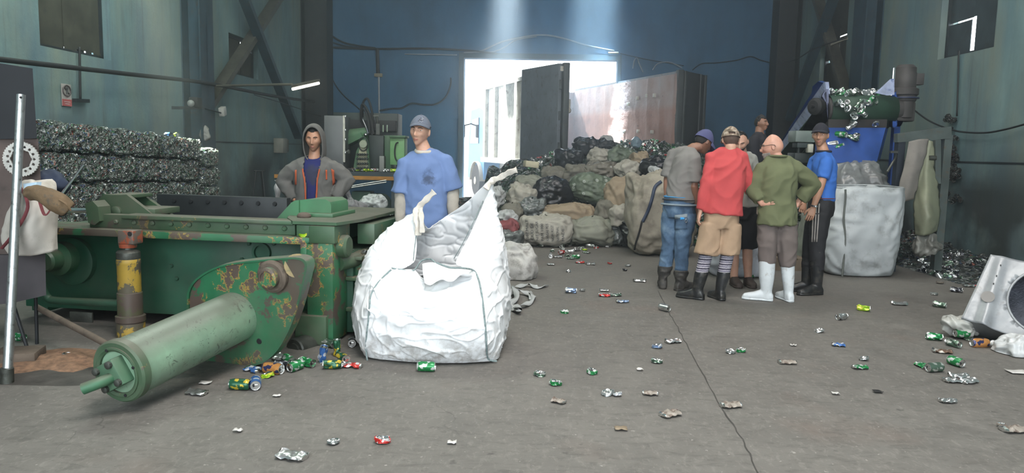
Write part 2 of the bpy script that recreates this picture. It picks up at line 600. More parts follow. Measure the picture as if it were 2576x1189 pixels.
# window leaves: smoky sheets with gaps between them
def window(name, side, W, sheets, mat, frame=0.05):
    u = UL - 0.15 if side == 'l' else UR + 0.15
    r = empty(name, hall(u, (W[0] + W[1]) / 2, W[2]), rz=-HY, kind='structure')
    m = MB()
    v0, v1, z0, z1 = W
    for a, b, c, d in ((v0, v1, z0, z0 + frame), (v0, v1, z1 - frame, z1), (v0, v0 + frame, z0, z1), (v1 - frame, v1, z0, z1)):
        hbox(m, u - 0.04, u + 0.04, a, b, c, d)
    m.obj('frame', M_STEEL, r, None)
    for k, (a, b, c, d) in enumerate(sheets):
        m = MB()
        du = 0.012 * (k % 3)
        hbox(m, u - 0.012 + du, u + du, v0 + (v1 - v0) * a, v0 + (v1 - v0) * b, z0 + (z1 - z0) * c, z0 + (z1 - z0) * d)
        m.obj('pane', mat, r, None)
    return r
window('window_1', 'l', WL1, [(0, 0.45, 0.0, 0.55), (0.44, 1, 0.032, 0.5), (0.44, 0.60, 0.0, 0.035), (0.63, 0.74, 0.0, 0.035), (0.76, 0.84, 0.0, 0.035), (0.865, 1, 0.0, 0.035), (0, 1, 0.49, 1)], M_BOARD)
window('window_2', 'l', WL2, [(0, 0.6, 0, 1), (0.595, 1, 0.0, 0.72), (0.595, 1, 0.74, 1)], M_BOARD)
window('window_3', 'r', WR1, [(0, 0.48, 0.0, 0.40), (0, 0.47, 0.41, 1), (0.475, 0.56, 0.29, 1), (0.56, 0.97, 0.0, 0.27), (0.55, 1.0, 0.285, 1.0), (0.97, 1, 0.16, 0.29)], M_BOARDR)
window('window_4', 'r', WR2, [(0, 0.5, 0.0, 0.3), (0.5, 0.97, 0.0, 0.42), (0.0, 0.52, 0.31, 0.62), (0.5, 1, 0.44, 0.7), (0, 0.7, 0.63, 1), (0.71, 1.0, 0.705, 1)], M_BOARD)

# columns: I sections along both walls
def column(name, side, v, w=0.5, d=0.42, mat=M_STEELB):
    m = MB()
    s = 1 if side == 'l' else -1
    u = UL if side == 'l' else UR
    def hb(ua, ub, va, vb):
        a, b = sorted((u + s * ua, u + s * ub))
        hbox(m, a, b, va, vb, 0, ROOFZ)
    hb(0.0, d, v - 0.02, v + 0.02)
    hb(0.0, 0.025, v - w / 2, v + w / 2)
    hb(d - 0.025, d, v - w / 2, v + w / 2)
    return m.obj(name, mat, smooth=None, kind='structure')
VC1 = uv_of(on_left(478, 300))[1]
VC2 = uv_of(on_right(2195, 200))[1]
column('column_1', 'l', VC1, 0.55, 0.35); column('column_2', 'r', VC2, 0.6, 0.35)
column('column_3', 'l', VB - 0.35, 0.6, 0.7, M_STEEL); column('column_4', 'r', VB - 0.35, 0.6, 0.6, M_STEEL)
# cross bracing of the last bay
def brace(name, side, pa, pb, w, off, mat):
    f = on_left if side == 'l' else on_right
    m = MB()
    a, b = f(*pa, off), f(*pb, off)
    d = (b - a)
    m.beam(a - d * 0.0, b, w, 0.12)
    return m.obj(name, mat, smooth=None, kind='structure')
brace('brace_1', 'l', (592, -60), (752, 345), 0.2, 0.32, M_STEELB)
brace('brace_2', 'l', (735, -60), (512, 282), 0.24, 0.16, M_STEELG)
brace('brace_3', 'r', (2118, -60), (1985, 300), 0.2, 0.32, M_STEELB)
brace('brace_4', 'r', (2040, -60), (2140, 270), 0.24, 0.16, M_STEELG)
# ---------------------------------------------------------------- green baling press
def mat_paint(name, col, chip=0.62, dustcol=(0.115, 0.112, 0.085), dust=0.75, yellow=True, rust=(0.075, 0.055, 0.045)):
    t = NT(name)
    v = t.coord()
    n1 = t.noise(v, 2.2, 5, 0.6)
    base = t.ramp(n1, [(0.3, tuple(c * 0.6 for c in col)), (0.55, col), (0.75, tuple(min(1, c * 1.35) for c in col))])
    n2 = t.noise(v, 5.5, 9, 0.68, 0.3)
    k = t.ramp(n2, [(chip, 0.0), (chip + 0.015, 1.0)])
    base = t.mix(k, base, rust)
    if yellow:
        k2 = t.math('MULTIPLY', t.ramp(n2, [(chip - 0.012, 0.0), (chip - 0.006, 1.0), (chip + 0.008, 1.0), (chip + 0.014, 0.0)]), t.ramp(t.noise(v, 3.1, 2), [(0.5, 0.0), (0.55, 1.0)]))
        base = t.mix(k2, base, (0.36, 0.22, 0.045))
    g = t.n('ShaderNodeNewGeometry')
    s = t.n('ShaderNodeSeparateXYZ'); t.l(g.outputs['Normal'], s.inputs[0])
    up = t.math('MULTIPLY', t.ramp(s.outputs['Z'], [(0.35, 0.0), (0.85, dust)]), t.ramp(t.noise(v, 4, 5, 0.6), [(0.25, 0.55), (0.6, 1.0)]))
    base = t.mix(up, base, dustcol)
    film = t.math('MULTIPLY', t.ramp(t.noise(v, 1.4, 5, 0.65), [(0.42, 0.0), (0.68, 0.75)]), dust)
    base = t.mix(film, base, dustcol)
    t.bump(n2, 0.25, 0.004)
    t.set(Base_Color=base, Roughness=t.ramp(n1, [(0.3, 0.38), (0.7, 0.65)]), Metallic=0.0)
    return t.m
M_GREEN = mat_paint('chipped green paint', (0.022, 0.135, 0.062))
M_GREEND = mat_paint('deep green paint', (0.010, 0.075, 0.040), 0.72, dust=0.35)
M_GREENR = mat_paint('green paint worn to primer', (0.022, 0.15, 0.065), 0.515, rust=(0.085, 0.06, 0.048), dust=0.85)
M_GREENDUST = mat_paint('dusty green paint', (0.045, 0.10, 0.05), 0.60, dust=1.0)
M_MINT = None
def mat_mint():
    t = NT('scuffed pale green paint')
    v = t.coord()
    n1 = t.noise(v, 2.5, 5, 0.6)
    base = t.ramp(n1, [(0.3, (0.15, 0.24, 0.165)), (0.6, (0.23, 0.37, 0.25)), (0.75, (0.29, 0.43, 0.30))])
    sc = t.noise(t.coord((1, 1, 1)), 16, 7, 0.75, 1.5)
    k = t.math('MULTIPLY', t.ramp(sc, [(0.57, 0.0), (0.60, 1.0)]), t.ramp(t.noise(v, 3, 3), [(0.42, 0.0), (0.55, 1.0)]))
    base = t.mix(k, base, (0.03, 0.05, 0.035))
    base = t.mix(t.ramp(t.noise(v, 3.3, 4), [(0.66, 0.0), (0.68, 0.8)]), base, (0.14, 0.06, 0.05))
    g = t.n('ShaderNodeNewGeometry')
    s = t.n('ShaderNodeSeparateXYZ'); t.l(g.outputs['Normal'], s.inputs[0])
    base = t.mix(t.ramp(s.outputs['Z'], [(0.3, 0.0), (0.8, 0.8)]), base, (0.12, 0.12, 0.10))
    base = t.mix(t.ramp(t.noise(v, 1.8, 5, 0.65), [(0.45, 0.0), (0.7, 0.6)]), base, (0.13, 0.13, 0.10))
    t.bump(sc, 0.3, 0.003)
    t.set(Base_Color=base, Roughness=0.42)
    return t.m
M_MINT = mat_mint()
M_OILMETAL = plain('oily bare metal', (0.075, 0.08, 0.07), 0.42, 0.5, 0.35, 9, 0.2, dirt=(0.03, 0.03, 0.025))
M_RUSTY = plain('dusty brown rust', (0.11, 0.085, 0.065), 0.8, 0.1, 0.35, 6, 0.2, dirt=(0.05, 0.04, 0.03))
M_YELLOW = mat_paint('worn yellow paint', (0.36, 0.24, 0.035), 0.50, yellow=False, rust=(0.085, 0.075, 0.05), dust=0.35)
M_ORANGE = mat_paint('faded orange red paint', (0.36, 0.085, 0.04), 0.55, yellow=False, rust=(0.11, 0.09, 0.075), dust=0.5)
M_CHROME = plain('polished steel', (0.62, 0.63, 0.65), 0.18, 1.0, 0.05, 8)
M_GALV = plain('scuffed galvanised steel', (0.45, 0.46, 0.46), 0.35, 0.9, 0.15, 12, 0.1, dirt=(0.2, 0.19, 0.17))
M_TAN = plain('worn tan paint', (0.25, 0.19, 0.085), 0.6, 0, 0.3, 7, 0.15, dirt=(0.06, 0.10, 0.05))
M_BLACKST = plain('blackened steel', (0.016, 0.018, 0.02), 0.6, 0.2, 0.3, 6)

MO = flo(838, 868)
_ml = at(130, 573, 5.78); _ml.z = 0
E1 = (Vector((MO.x, MO.y, 0)) - _ml).normalized()
E2 = Vector((-E1.y, E1.x, 0))
RM = Matrix((E1, E2, Vector((0, 0, 1)))).transposed()
def mp(px, py, b=0.0):
    return onp(px, py, MO + E2 * b, E2)
def mw(a, b, z):
    return MO + E1 * a + E2 * b + Vector((0, 0, z))
def ma(px, py, b=0.0):
    return (mp(px, py, b) - MO).dot(E1)
def mbox(mb, a0, a1, b0, b1, z0, z1, bev=0.006):
    mb.box(mw((a0 + a1) / 2, (b0 + b1) / 2, (z0 + z1) / 2), (a1 - a0, b1 - b0, z1 - z0), RM, bev)
PRESS = empty('baling_press', mw(-1.2, 0.7, 0), 'big green hydraulic baling press with chipped paint, lying low at the left', 'baling press')
AL = -2.75
# main web panel, set back under the flange
m = MB(); mbox(m, AL, -0.12, 0.24, 0.30, 0.10, 0.76)
m.obj('front_panel', M_GREEND, PRESS)
# bolts, plugs and the round port on the panel
def stud(px, py, r, h, b=0.24, mat=None, name='bolt', n=12):
    c = mp(px, py, b); m = MB()
    m.lathe([(r, 0), (r, h * 0.7), (r * 0.75, h)], c, frame_from(-E2), n)
    return m.obj(name, mat or M_GREEND, PRESS, 30)
for p in ((432, 668), (446, 700), (436, 812), (690, 612), (628, 612), (610, 652)):
    stud(*p, 0.016, 0.02)
m = MB(); c = mp(660, 634, 0.24)
m.lathe([(0.075, 0), (0.075, 0.03), (0.055, 0.03), (0.055, 0.004), (0.0, 0.004)], c, frame_from(-E2), 28)
m.obj('port', M_GREEND, PRESS)
# hub with round flange at the far left of the panel
m = MB(); c = mp(190, 655, 0.24); R = frame_from(-E2)
m.lathe([(0.19, 0), (0.19, 0.05), (0.17, 0.06), (0.135, 0.06)], c, R, 40)
m.obj('hub_flange', M_GREEND, PRESS)
m = MB(); c2 = mp(150, 650, 0.12)
m.lathe([(0.13, -0.1), (0.13, 0.03), (0.085, 0.05), (0.085, 0.15), (0.07, 0.17)], c2, R, 32)
m.obj('hub', M_GREEN, PRESS)
# flange, rail and bolts
m = MB(); mbox(m, AL, -0.10, 0.0, 0.42, 0.735, 0.79, 0.008)
m.obj('top_flange', M_GREENR, PRESS)
ar0, ar1 = ma(225, 560, 0.1), ma(742, 560, 0.1)
m = MB(); mbox(m, ar0, ar1, 0.10, 0.20, 0.79, 0.895); mbox(m, ar0 + 0.3, ar1, 0.06, 0.24, 0.87, 0.90)
m.obj('rail', M_GREENDUST, PRESS)
for k in range(11):
    a = ar0 + 0.08 + (ar1 - ar0 - 0.16) * k / 10
    m = MB(); m.lathe([(0.019, 0), (0.019, 0.012), (0.012, 0.02)], mw(a, 0.10, 0.84), frame_from(-E2), 10)
    m.obj('bolt', M_GREENDUST, PRESS, 30)
# right-hand end post with its lip
a0 = ma(772, 700)
m = MB(); mbox(m, a0, 0.0, 0.0, 0.28, 0.02, 0.76); mbox(m, a0 - 0.05, a0, 0.0, 0.26, 0.42, 0.745)
m.obj('end_post', M_GREENR, PRESS)
m = MB(); mbox(m, a0 + 0.02, 0.02, -0.01, 0.3, 0.75, 0.88, 0.01); mbox(m, ma(742, 560), a0 + 0.02, 0.02, 0.25, 0.79, 0.88)
m.obj('corner_block', M_GREENDUST, PRESS)
# deck plate over the right end
m = MB()
zt = 0.885
dk = [mw(ma(700, 560, 0.1), 0.25, zt), mw(ma(736, 560, 0), 0.0, zt), mw(0.03, 0.0, zt), mw(0.10, 0.35, zt), mw(0.10, 1.45, zt), mw(-0.5, 1.45, zt), mw(-0.6, 0.6, zt)]
m.prism(dk, (0, 0, 0.022))
m.obj('deck_plate', M_GREENDUST, PRESS)
# ribbed end face
for k, (zz, b1) in enumerate(((0.60, 0.85), (0.44, 0.95), (0.20, 0.95))):
    m = MB(); mbox(m, 0.0, 0.13, 0.25, b1, zz, zz + 0.03)
    m.obj('end_rib', M_GREENDUST, PRESS)
m = MB(); mbox(m, -0.3, 0.045, 0.29, 1.4, 0.03, 0.66)
m.obj('end_wall', M_GREEND, PRESS)
m = MB(); mbox(m, 0.0, 0.10, 0.34, 0.42, 0.46, 0.60); mbox(m, 0.0, 0.10, 0.34, 0.42, 0.23, 0.44)
m.obj('end_gusset', M_GREEN, PRESS)
m = MB(); mbox(m, 0.02, 0.16, 0.45, 1.3, 0.70, 0.86)
m.obj('end_beam', M_GREEN, PRESS)
m = MB(); m.lathe([(0.085, -0.04), (0.085, 0.03), (0.07, 0.045)], mw(0.03, 0.14, 0.72), frame_from(E1), 24)
m.obj('pivot_cap', M_GREENDUST, PRESS)
m = MB(); m.tube(crom([mw(-0.02, 0.15, 0.585), mw(0.06, 0.4, 0.60), mw(0.13, 0.9, 0.63)], 5), 0.058, 20)
m.obj('oil_pipe', M_GREENDUST, PRESS)
m = MB(); mbox(m, 0.16, 0.23, 1.0, 1.5, 0.0, 0.88); mbox(m, 0.12, 0.2, 0.95, 1.05, 0.0, 0.80)
m.obj('guide_post', M_BLACKST, PRESS)
# dark far wall of the hopper with its studs
m = MB(); mbox(m, ma(395, 535, 1.2), ma(722, 535, 1.2), 1.2, 1.28, 0.55, 0.985)
fw = m.obj('hopper_wall', plain('blackened hopper steel', (0.03, 0.034, 0.036), 0.5, 0.3), PRESS)
for k in range(7):
    m = MB(); m.lathe([(0.022, 0), (0.018, 0.014)], mw(ma(440 + 42 * k, 540, 1.2), 1.2, 0.93), frame_from(-E2), 10)
    m.obj('stud', M_BLACKST, fw, 30)
m = MB(); mbox(m, AL, -0.05, 1.28, 1.36, 0.05, 0.9); mbox(m, AL, -2.6, 0.3, 1.3, 0.05, 0.74)
m.obj('rear_panel', M_GREEND, PRESS)
m = MB(); mbox(m, AL, -0.3, 0.3, 1.28, 0.10, 0.2)
m.obj('hopper_floor', M_BLACKST, PRESS)
# left bracket: two cheek plates with a slot between
pts = [(238, 546), (240, 512), (256, 492), (318, 489), (392, 546)]
m = MB(); m.prism([mp(x, y, 0.28) for x, y in pts], E2 * 0.04)
m.prism([mp(x, y, 0.62) for x, y in ((300, 545), (300, 489), (352, 488), (362, 493), (442, 548))], E2 * 0.04)
mbox(m, ma(262, 500, 0.3), ma(318, 500, 0.3), 0.30, 0.64, 1.005, 1.035)
mbox(m, ma(262, 500, 0.3), ma(390, 540, 0.3), 0.30, 0.64, 0.88, 0.93)
bk = m.obj('left_bracket', M_GREENDUST, PRESS)
m = MB(); m.lathe([(0.045, -0.01), (0.045, 0.02), (0.03, 0.03)], mp(294, 532, 0.28), frame_from(-E2), 20)
m.obj('pin', M_GREENDUST, bk)
m = MB(); m.prism([mp(x, y, 0.05) for x, y in ((213, 512), (232, 505), (246, 520), (250, 556), (238, 566), (222, 560))], E2 * 0.14)
m.obj('lug', M_GREENDUST, PRESS)
# right bracket
m = MB(); m.prism([mp(x, y, 0.42) for x, y in ((690, 556), (733, 509), (742, 504), (752, 503), (752, 556))], E2 * 0.05)
m.prism([mp(x, y, 0.44) for x, y in ((750, 545), (750, 504), (770, 501), (818, 501), (830, 508), (833, 516), (833, 542))], E2 * 0.36)
mbox(m, ma(755, 545, 0.4), ma(842, 540, 0.4), 0.36, 0.85, 0.905, 0.935)
m.obj('right_bracket', mat_paint('mid green paint', (0.05, 0.17, 0.08), 0.68, dust=0.55), PRESS)
m = MB(); m.ell(mp(765, 543, 0.3), _I3, 0.055, 0.05, 0.03); m.obj('rusty_cap', M_RUSTY, PRESS)
# polished ram rod at the left end
m = MB(); m.cyl(mp(120, 529, 0.12), mp(222, 529, 0.12), 0.02, n=16); m.obj('ram_rod', M_CHROME, PRESS)
# hydraulic jack standing in front
JK = mp(325, 700, -0.10); jx = JK.copy(); jx.z = 0
def jz(y): return (mp(325, y, -0.10)).z
m = MB(); r = 0.082
m.lathe([(r * 1.2, 0.0), (r * 1.2, jz(808)), (r * 1.28, jz(806)), (r * 1.28, jz(792)), (r * 1.08, jz(790)), (r * 1.08, jz(735)), (r * 0.98, jz(733))], jx, None, 28)
jk = m.obj('jack', mat_paint('oily olive paint', (0.085, 0.085, 0.045), 0.5, yellow=False, dust=0.4), PRESS)
m = MB(); m.lathe([(r * 0.99, jz(733)), (r * 1.0, jz(731)), (r * 1.0, jz(664)), (r * 1.03, jz(662)), (r * 1.03, jz(652)), (r * 0.99, jz(650))], jx, None, 28); m.obj('jack_sleeve', M_YELLOW, jk)
m = MB(); m.lathe([(r * 1.21, jz(846)), (r * 1.215, jz(844)), (r * 1.215, jz(812)), (r * 1.2, jz(810))], jx, None, 28); m.obj('jack_foot_band', M_YELLOW, jk)
m = MB(); m.lathe([(r * 0.98, jz(652)), (r * 1.02, jz(648)), (r * 1.02, jz(634)), (r * 0.9, jz(630)), (r * 0.6, jz(626)), (r * 0.5, jz(616))], jx, None, 28); m.obj('jack_collar', M_OILMETAL, jk)
m = MB(); m.box(mp(328, 595, -0.10), (0.13, 0.12, jz(578) - jz(613)), RM, 0.012); m.lathe([(0.06, jz(622)), (0.066, jz(612))], jx, None, 20); cl = m.obj('clevis', M_ORANGE, jk)
m = MB(); m.lathe([(0.018, 0), (0.016, 0.003)], mp(326, 588, -0.165), frame_from(-E2), 14); m.obj('pin_hole', M_DARK, cl)
# swing door plate, lying square to the big cylinder
PN, PF = at(300, 934, 3.95), at(592, 796, 4.85)
AX = (PN - PF).normalized()
RA = frame_from(AX)
def dp(px, py, h=0.0):
    return onp(px, py, PF + AX * h, AX)
out = [(472, 765), (478, 722), (505, 692), (552, 668), (620, 656), (700, 649), (745, 646), (768, 652), (775, 668), (771, 690), (762, 728), (748, 780), (728, 832), (700, 880), (668, 908), (632, 921), (590, 926), (545, 920), (505, 898), (482, 850)]
oc = crom([dp(x, y) for x, y in out], 3, True)
m = MB(); m.prism(oc, -AX * 0.075)
pl = m.obj('swing_plate', M_GREENR, PRESS, 30)
ctr = sum(oc, Vector()) / len(oc)
m = MB()
rim_o = [p + AX * 0.0 for p in oc]; rim_i = [ctr + (p - ctr) * 0.965 for p in oc]
m.grid([rim_o, [p + AX * 0.012 for p in rim_o], [p + AX * 0.012 for p in rim_i], rim_i], True)
m.obj('plate_rim', M_GREEN, pl, 30)
m = MB(); m.lathe([(0.105, 0), (0.105, 0.03), (0.09, 0.04), (0.09, 0.04)], dp(690, 693), RA, 32); m.obj('boss', M_RUSTY, pl)
m = MB(); m.lathe([(0.068, 0.03), (0.068, 0.075), (0.055, 0.085), (0.045, 0.085), (0.045, 0.078), (0.0, 0.078)], dp(690, 693), RA, 32); m.obj('pivot_pin', M_GREENR, pl)
m = MB(); m.lathe([(0.02, 0), (0.018, 0.004)], dp(652, 858), RA, 14); m.obj('drain_hole', M_DARK, pl)
m = MB(); m.tube([dp(745, 668, -0.02), dp(752, 667, -0.1), mw(ma(770, 665, 0.05), 0.05, 0.575)], [0.075, 0.075, 0.07], 20); m.obj('hinge_arm', M_TAN, pl)
# block and pin under the plate
m = MB(); mbox(m, ma(742, 850, -0.03), ma(822, 850, -0.03), -0.04, 0.2, 0.0, 0.22, 0.015); fb = m.obj('foot_block', M_GREENDUST, PRESS)
m = MB(); m.lathe([(0.085, -0.06), (0.085, 0.09), (0.075, 0.10), (0.05, 0.10), (0.05, 0.115), (0.0, 0.115)], mp(765, 872, -0.06), frame_from((-E2 - E1 * 0.35)), 28); m.obj('foot_pin', M_OILMETAL, fb)
# big pale cylinder
r = 0.165
m = MB(); m.lathe([(r, 0.0), (r, (PN - PF).length - 0.02), (r * 0.99, (PN - PF).length)], PF, RA, 56)
cy = m.obj('main_cylinder', M_MINT, PRESS)
m = MB(); m.lathe([(r, -0.05), (r * 1.06, -0.045), (r * 1.06, 0.0), (r * 1.0, 0.012), (r * 0.86, 0.012), (r * 0.86, 0.02), (r * 0.80, 0.022), (r * 0.72, 0.014), (r * 0.72, -0.01), (0, -0.01)], PN, RA, 56); cap = m.obj('end_cap', M_GREENDUST, cy)
m = MB(); Rb = RA @ Matrix.Rotation(rad(28), 3, 'Z')
m.box(PN + AX * 0.03, (0.15, 0.15, 0.09), Rb, 0.01); m.obj('valve_block', mat_paint('oily green paint', (0.06, 0.14, 0.08), 0.58, yellow=False, dust=0.45), cy)
for i, j in ((-1, -1), (1, -1), (1, 1), (-1, 1)):
    m = MB(); m.lathe([(0.02, 0), (0.02, 0.018), (0.012, 0.022)], PN + Rb @ Vector((i * 0.052, j * 0.052, 0.074)), RA, 10); m.obj('cap_bolt', M_OILMETAL, cy, 30)
for k in range(4):
    a = rad(20 + 90 * k); m = MB(); m.lathe([(0.009, 0.0), (0.009, 0.004)], PN + RA @ Vector((math.cos(a) * r * 0.79, math.sin(a) * r * 0.79, 0.021)), RA, 8); m.obj('cap_hole', M_DARK, cy)
e0 = at(268, 955, 3.86); m = MB(); m.tube(crom([e0 + AX * -0.06, e0, at(240, 966, 3.82), at(208, 978, 3.80)], 4), 0.03, 16); m.obj('pipe_elbow', M_GREEN, cy)
# pipes and bars at the foot of the press
m = MB(); m.tube(crom([mp(95, 690, 0.0), mp(106, 720, 0.0), mp(120, 748, 0.02), mp(150, 756, 0.02), mp(300, 762, 0.02)], 4), 0.03, 14); m.obj('feed_pipe', M_GREEND, PRESS)
m = MB(); m.box(mp(205, 797, 0.22), (0.20, 0.02, 0.085), RM, 0.004); m.obj('scuffed_plate', M_OILMETAL, PRESS)
m = MB(); m.beam(mp(-40, 850, -0.05), mp(300, 895, -0.05), 0.09, 0.07, bev=0.01); m.obj('base_beam', M_BLACKST, PRESS)
bar = MB(); bar.tube([at(92, 772, 5.35), at(282, 872, 4.75)], 0.022, 12)
bar.obj('iron_bar', M_RUSTY, label='rusty brown iron bar leaning against the foot of the green press', cat='iron bar')
# sawdust on the floor by the press
sd = MB(); c0 = flo(140, 905)
P = []
for j in range(7):
    row = []
    for i in range(41):
        a = 2 * math.pi * i / 40; k = j / 6
        p = c0 + Vector((math.cos(a) * 0.42 * k, math.sin(a) * 0.30 * k, 0)) * (1 + 0.35 * noise.noise(Vector((math.cos(a) * 2, math.sin(a) * 2, 0))))
        p.z = 0.045 * (1 - k) ** 0.8 * (0.7 + 0.6 * noise.noise(p * 9)) + 0.003 * (1 - k)
        row.append(p)
    P.append(row)
sd.grid(P)
sd.obj('sawdust', plain('rusty sawdust', (0.20, 0.115, 0.07), 0.95, 0, 0.4, 30, 0.6), label='reddish sawdust spilled on the floor beside the press', cat='sawdust', kind='stuff')
oil = MB(); c0 = flo(150, 945)
oil.grid([[c0 + Vector((math.cos(2 * math.pi * i / 48) * 0.75 * k, math.sin(2 * math.pi * i / 48) * 0.20 * k, 0.0)) * (1 + 0.3 * noise.noise(Vector((math.cos(2 * math.pi * i / 48) * 1.5, math.sin(2 * math.pi * i / 48) * 1.5, 2)))) + Vector((0, 0, 0.004 * (1.001 - k))) for i in range(49)] for k in (0.01, 0.6, 1.0)])
oil.obj('oil_stain', plain('oily dust', (0.055, 0.05, 0.045), 0.5, 0, 0.4, 8, 0.3), label='dark oily stain on the floor at the foot of the pole', cat='stain', kind='stuff')

# ---------------------------------------------------------------- control cabinet, pole, brake disc, hanging bag
YC = 5.0
CABX = Vector((-0.66, 1, 0))
M_CABK = plain('black cabinet paint', (0.010, 0.011, 0.014), 0.55, 0, 0.2)
M_CABR = plain('dusty brown panel', (0.085, 0.062, 0.055), 0.75, 0, 0.3, 4, 0.1, dirt=(0.05, 0.04, 0.035))
M_CABG = plain('grey brown panel', (0.055, 0.048, 0.052), 0.75, 0, 0.3, 4, 0.1)
CAB = empty('control_cabinet', flo(40, 880), 'tall black and brown control cabinet on thin legs with a brake disc on it', 'control cabinet')
def fbox(mb, x0, y0, x1, y1, Y, d, bev=0.006):
    a, b = at(x0, y0, Y), at(x1, y1, Y)
    mb.box(((a.x + b.x) / 2, Y + d / 2, (a.z + b.z) / 2), (abs(b.x - a.x), d, abs(a.z - b.z)), None, bev)
m = MB(); m.prism([at(x, y, YC) for x, y in ((-120, 140), (82, 172), (93, 348), (-120, 352))], CABX * 0.35); m.obj('upper_box', M_CABK, CAB)
m = MB(); m.prism([at(x, y, YC + 0.02) for x, y in ((-120, 352), (96, 348), (104, 470), (112, 642), (-120, 650))], CABX * 0.3); m.obj('back_panel', M_CABR, CAB)
m = MB(); m.prism([at(x, y, YC - 0.02) for x, y in ((-120, 642), (114, 640), (116, 742), (30, 762), (-120, 775))], CABX * 0.34); m.obj('lower_box', M_CABG, CAB)
for x0, y0, x1, y1, Y in ((32, 760, 74, 884, YC), (-30, 760, -40, 900, YC), (90, 748, 92, 840, YC + 0.3)):
    m = MB(); p = at(x1, y1, Y); p.z = 0.0; q = at(x0, y0, Y)
    m.cyl(p, q, 0.012, n=8); m.obj('leg', M_BLACKST, CAB)
m = MB(); c = flo(48, 905); m.box(c + Vector((0, 0, 0.035)), (0.26, 0.22, 0.07), Matrix.Rotation(0.25, 3, 'Z'), 0.006); m.obj('floor_block', M_RUSTY, label='brown steel block on the floor beside the pole', cat='steel block')
m = MB(); pts = [flo(18, 962, 0.0), at(36, 600, 4.62), at(53, 238, 4.75)]
m.tube(pts, [0.028, 0.027, 0.025], 20)
pole = m.obj('steel_pole', M_GALV, label='shiny galvanised steel pole standing upright in front of the cabinet', cat='pole')
m = MB(); m.cyl(flo(18, 962, 0.0), flo(18, 962, 0.0) + Vector((0.004, 0, 0.09)), 0.036, n=20); m.obj('sleeve', M_OILMETAL, pole)
m = MB(); p = at(53, 245, 4.71); m.lathe([(0.007, 0), (0.007, 0.006)], p, frame_from((0.1, -1, 0)), 10); m.obj('bolt_hole', M_DARK, pole)
# brake disc
def brake_disc():
    c = at(55, 400, YC - 0.03); R = frame_from(Vector((0.12, -1, 0.02)))
    root = empty('brake_disc', c, 'round drilled metal brake disc hung on the brown panel behind the pole', 'brake disc')
    m = MB(); ro, ri = 0.112, 0.062
    n = 80
    holes = 15
    # ring drilled with round holes: polar grid with hole cells cut by a fine mesh
    A, B = n * 2, 12
    keep = {}
    P = [[None] * A for _ in range(B + 1)]
    for j in range(B + 1):
        r_ = ri + (ro - ri) * j / B
        for i in range(A):
            a = 2 * math.pi * i / A
            rr = r_ + (0.0025 * (1 if (i // 2) % 2 else -1) if j == B else 0) + (0.006 * max(0, math.cos(a * 8)) if j == 0 else 0)
            P[j][i] = Vector((rr * math.cos(a), rr * math.sin(a), 0))
    for z in (0.0, 0.012):
        V = [[m.bm.verts.new(c + R @ (P[j][i] + Vector((0, 0, z)))) for i in range(A)] for j in range(B + 1)]
        keep[z] = V
    def hole(i, j):
        a = 2 * math.pi * (i + .5) / A; r_ = ri + (ro - ri) * (j + .5) / B
        k = round(a / (2 * math.pi / holes)) * 2 * math.pi / holes
        x = (a - k) * r_; y = r_ - (ri + (ro - ri) * 0.40)
        return x * x + y * y < 0.0085 ** 2
    H = {(i, j): hole(i, j) for i in range(A) for j in range(B)}
    for i in range(A):
        for j in range(B):
            if H[i, j]: continue
            i2 = (i + 1) % A
            for z in (0.0, 0.012):
                V = keep[z]; m._f([V[j][i], V[j][i2], V[j + 1][i2], V[j + 1][i]])
            V0, V1 = keep[0.0], keep[0.012]
            if j == 0: m._f([V0[0][i], V0[0][i2], V1[0][i2], V1[0][i]])
            if j == B - 1: m._f([V0[B][i], V0[B][i2], V1[B][i2], V1[B][i]])
    m.obj('rotor', M_GALV2, root)
    m = MB(); m.cyl(c + Vector((0.0, -0.02, 0.06)), c + Vector((0.02, 0.01, 0.075)), 0.006, n=8); m.obj('hook', M_BLACKST, root)
M_GALV2 = plain('dull disc metal', (0.42, 0.41, 0.38), 0.5, 0.5, 0.2, 14, 0.1, dirt=(0.22, 0.2, 0.17))
brake_disc()
# ---------------------------------------------------------------- bags and sacks
def mat_weave(name, col, dirt=(0.12, 0.10, 0.08), lo=0.55, hi=0.75, rough=0.6, wv=900, trans=0.0, ds=5.0, vmix=0.12, foot=0.0):
    t = NT(name)
    v = t.coord()
    n = t.noise(v, 2.0, 4)
    base = t.ramp(n, [(0.3, tuple(c * (1 - vmix) for c in col)), (0.7, tuple(min(1, c * (1 + vmix)) for c in col))])
    k = t.ramp(t.noise(v, ds, 8, 0.7), [(lo, 0.0), (hi, 0.75)])
    base = t.mix(k, base, dirt)
    k2 = t.ramp(t.noise(v, ds * 5, 4, 0.6), [(0.66, 0.0), (0.72, 0.4)])
    base = t.mix(k2, base, dirt)
    if foot:
        s = t.n('ShaderNodeSeparateXYZ'); t.l(v, s.inputs[0])
        f = t.math('MULTIPLY', t.ramp(s.outputs['Z'], [(0.0, foot), (0.35, 0.0)]), t.ramp(t.noise(v, 12, 6, 0.7), [(0.42, 0.0), (0.62, 1.0)]))
        base = t.mix(f, base, dirt)
    ck = t.n('ShaderNodeTexChecker'); ck.inputs['Scale'].default_value = wv / 4
    t.l(v, ck.inputs['Vector'])
    h = t.math('ADD', t.math('MULTIPLY', ck.outputs['Fac'], 0.08), t.noise(v, 30, 4, 0.6))
    t.bump(h, 0.12, 0.004)
    t.set(Base_Color=base, Roughness=rough)
    if trans:
        t.set(Transmission_Weight=trans)
    return t.m
M_BIGBAG = mat_weave('white woven plastic', (0.78, 0.79, 0.80), (0.34, 0.31, 0.28), 0.58, 0.80, 0.55, foot=0.9)
M_CORD = plain('grey green piping cord', (0.20, 0.25, 0.25), 0.8, 0, 0.4, 60)
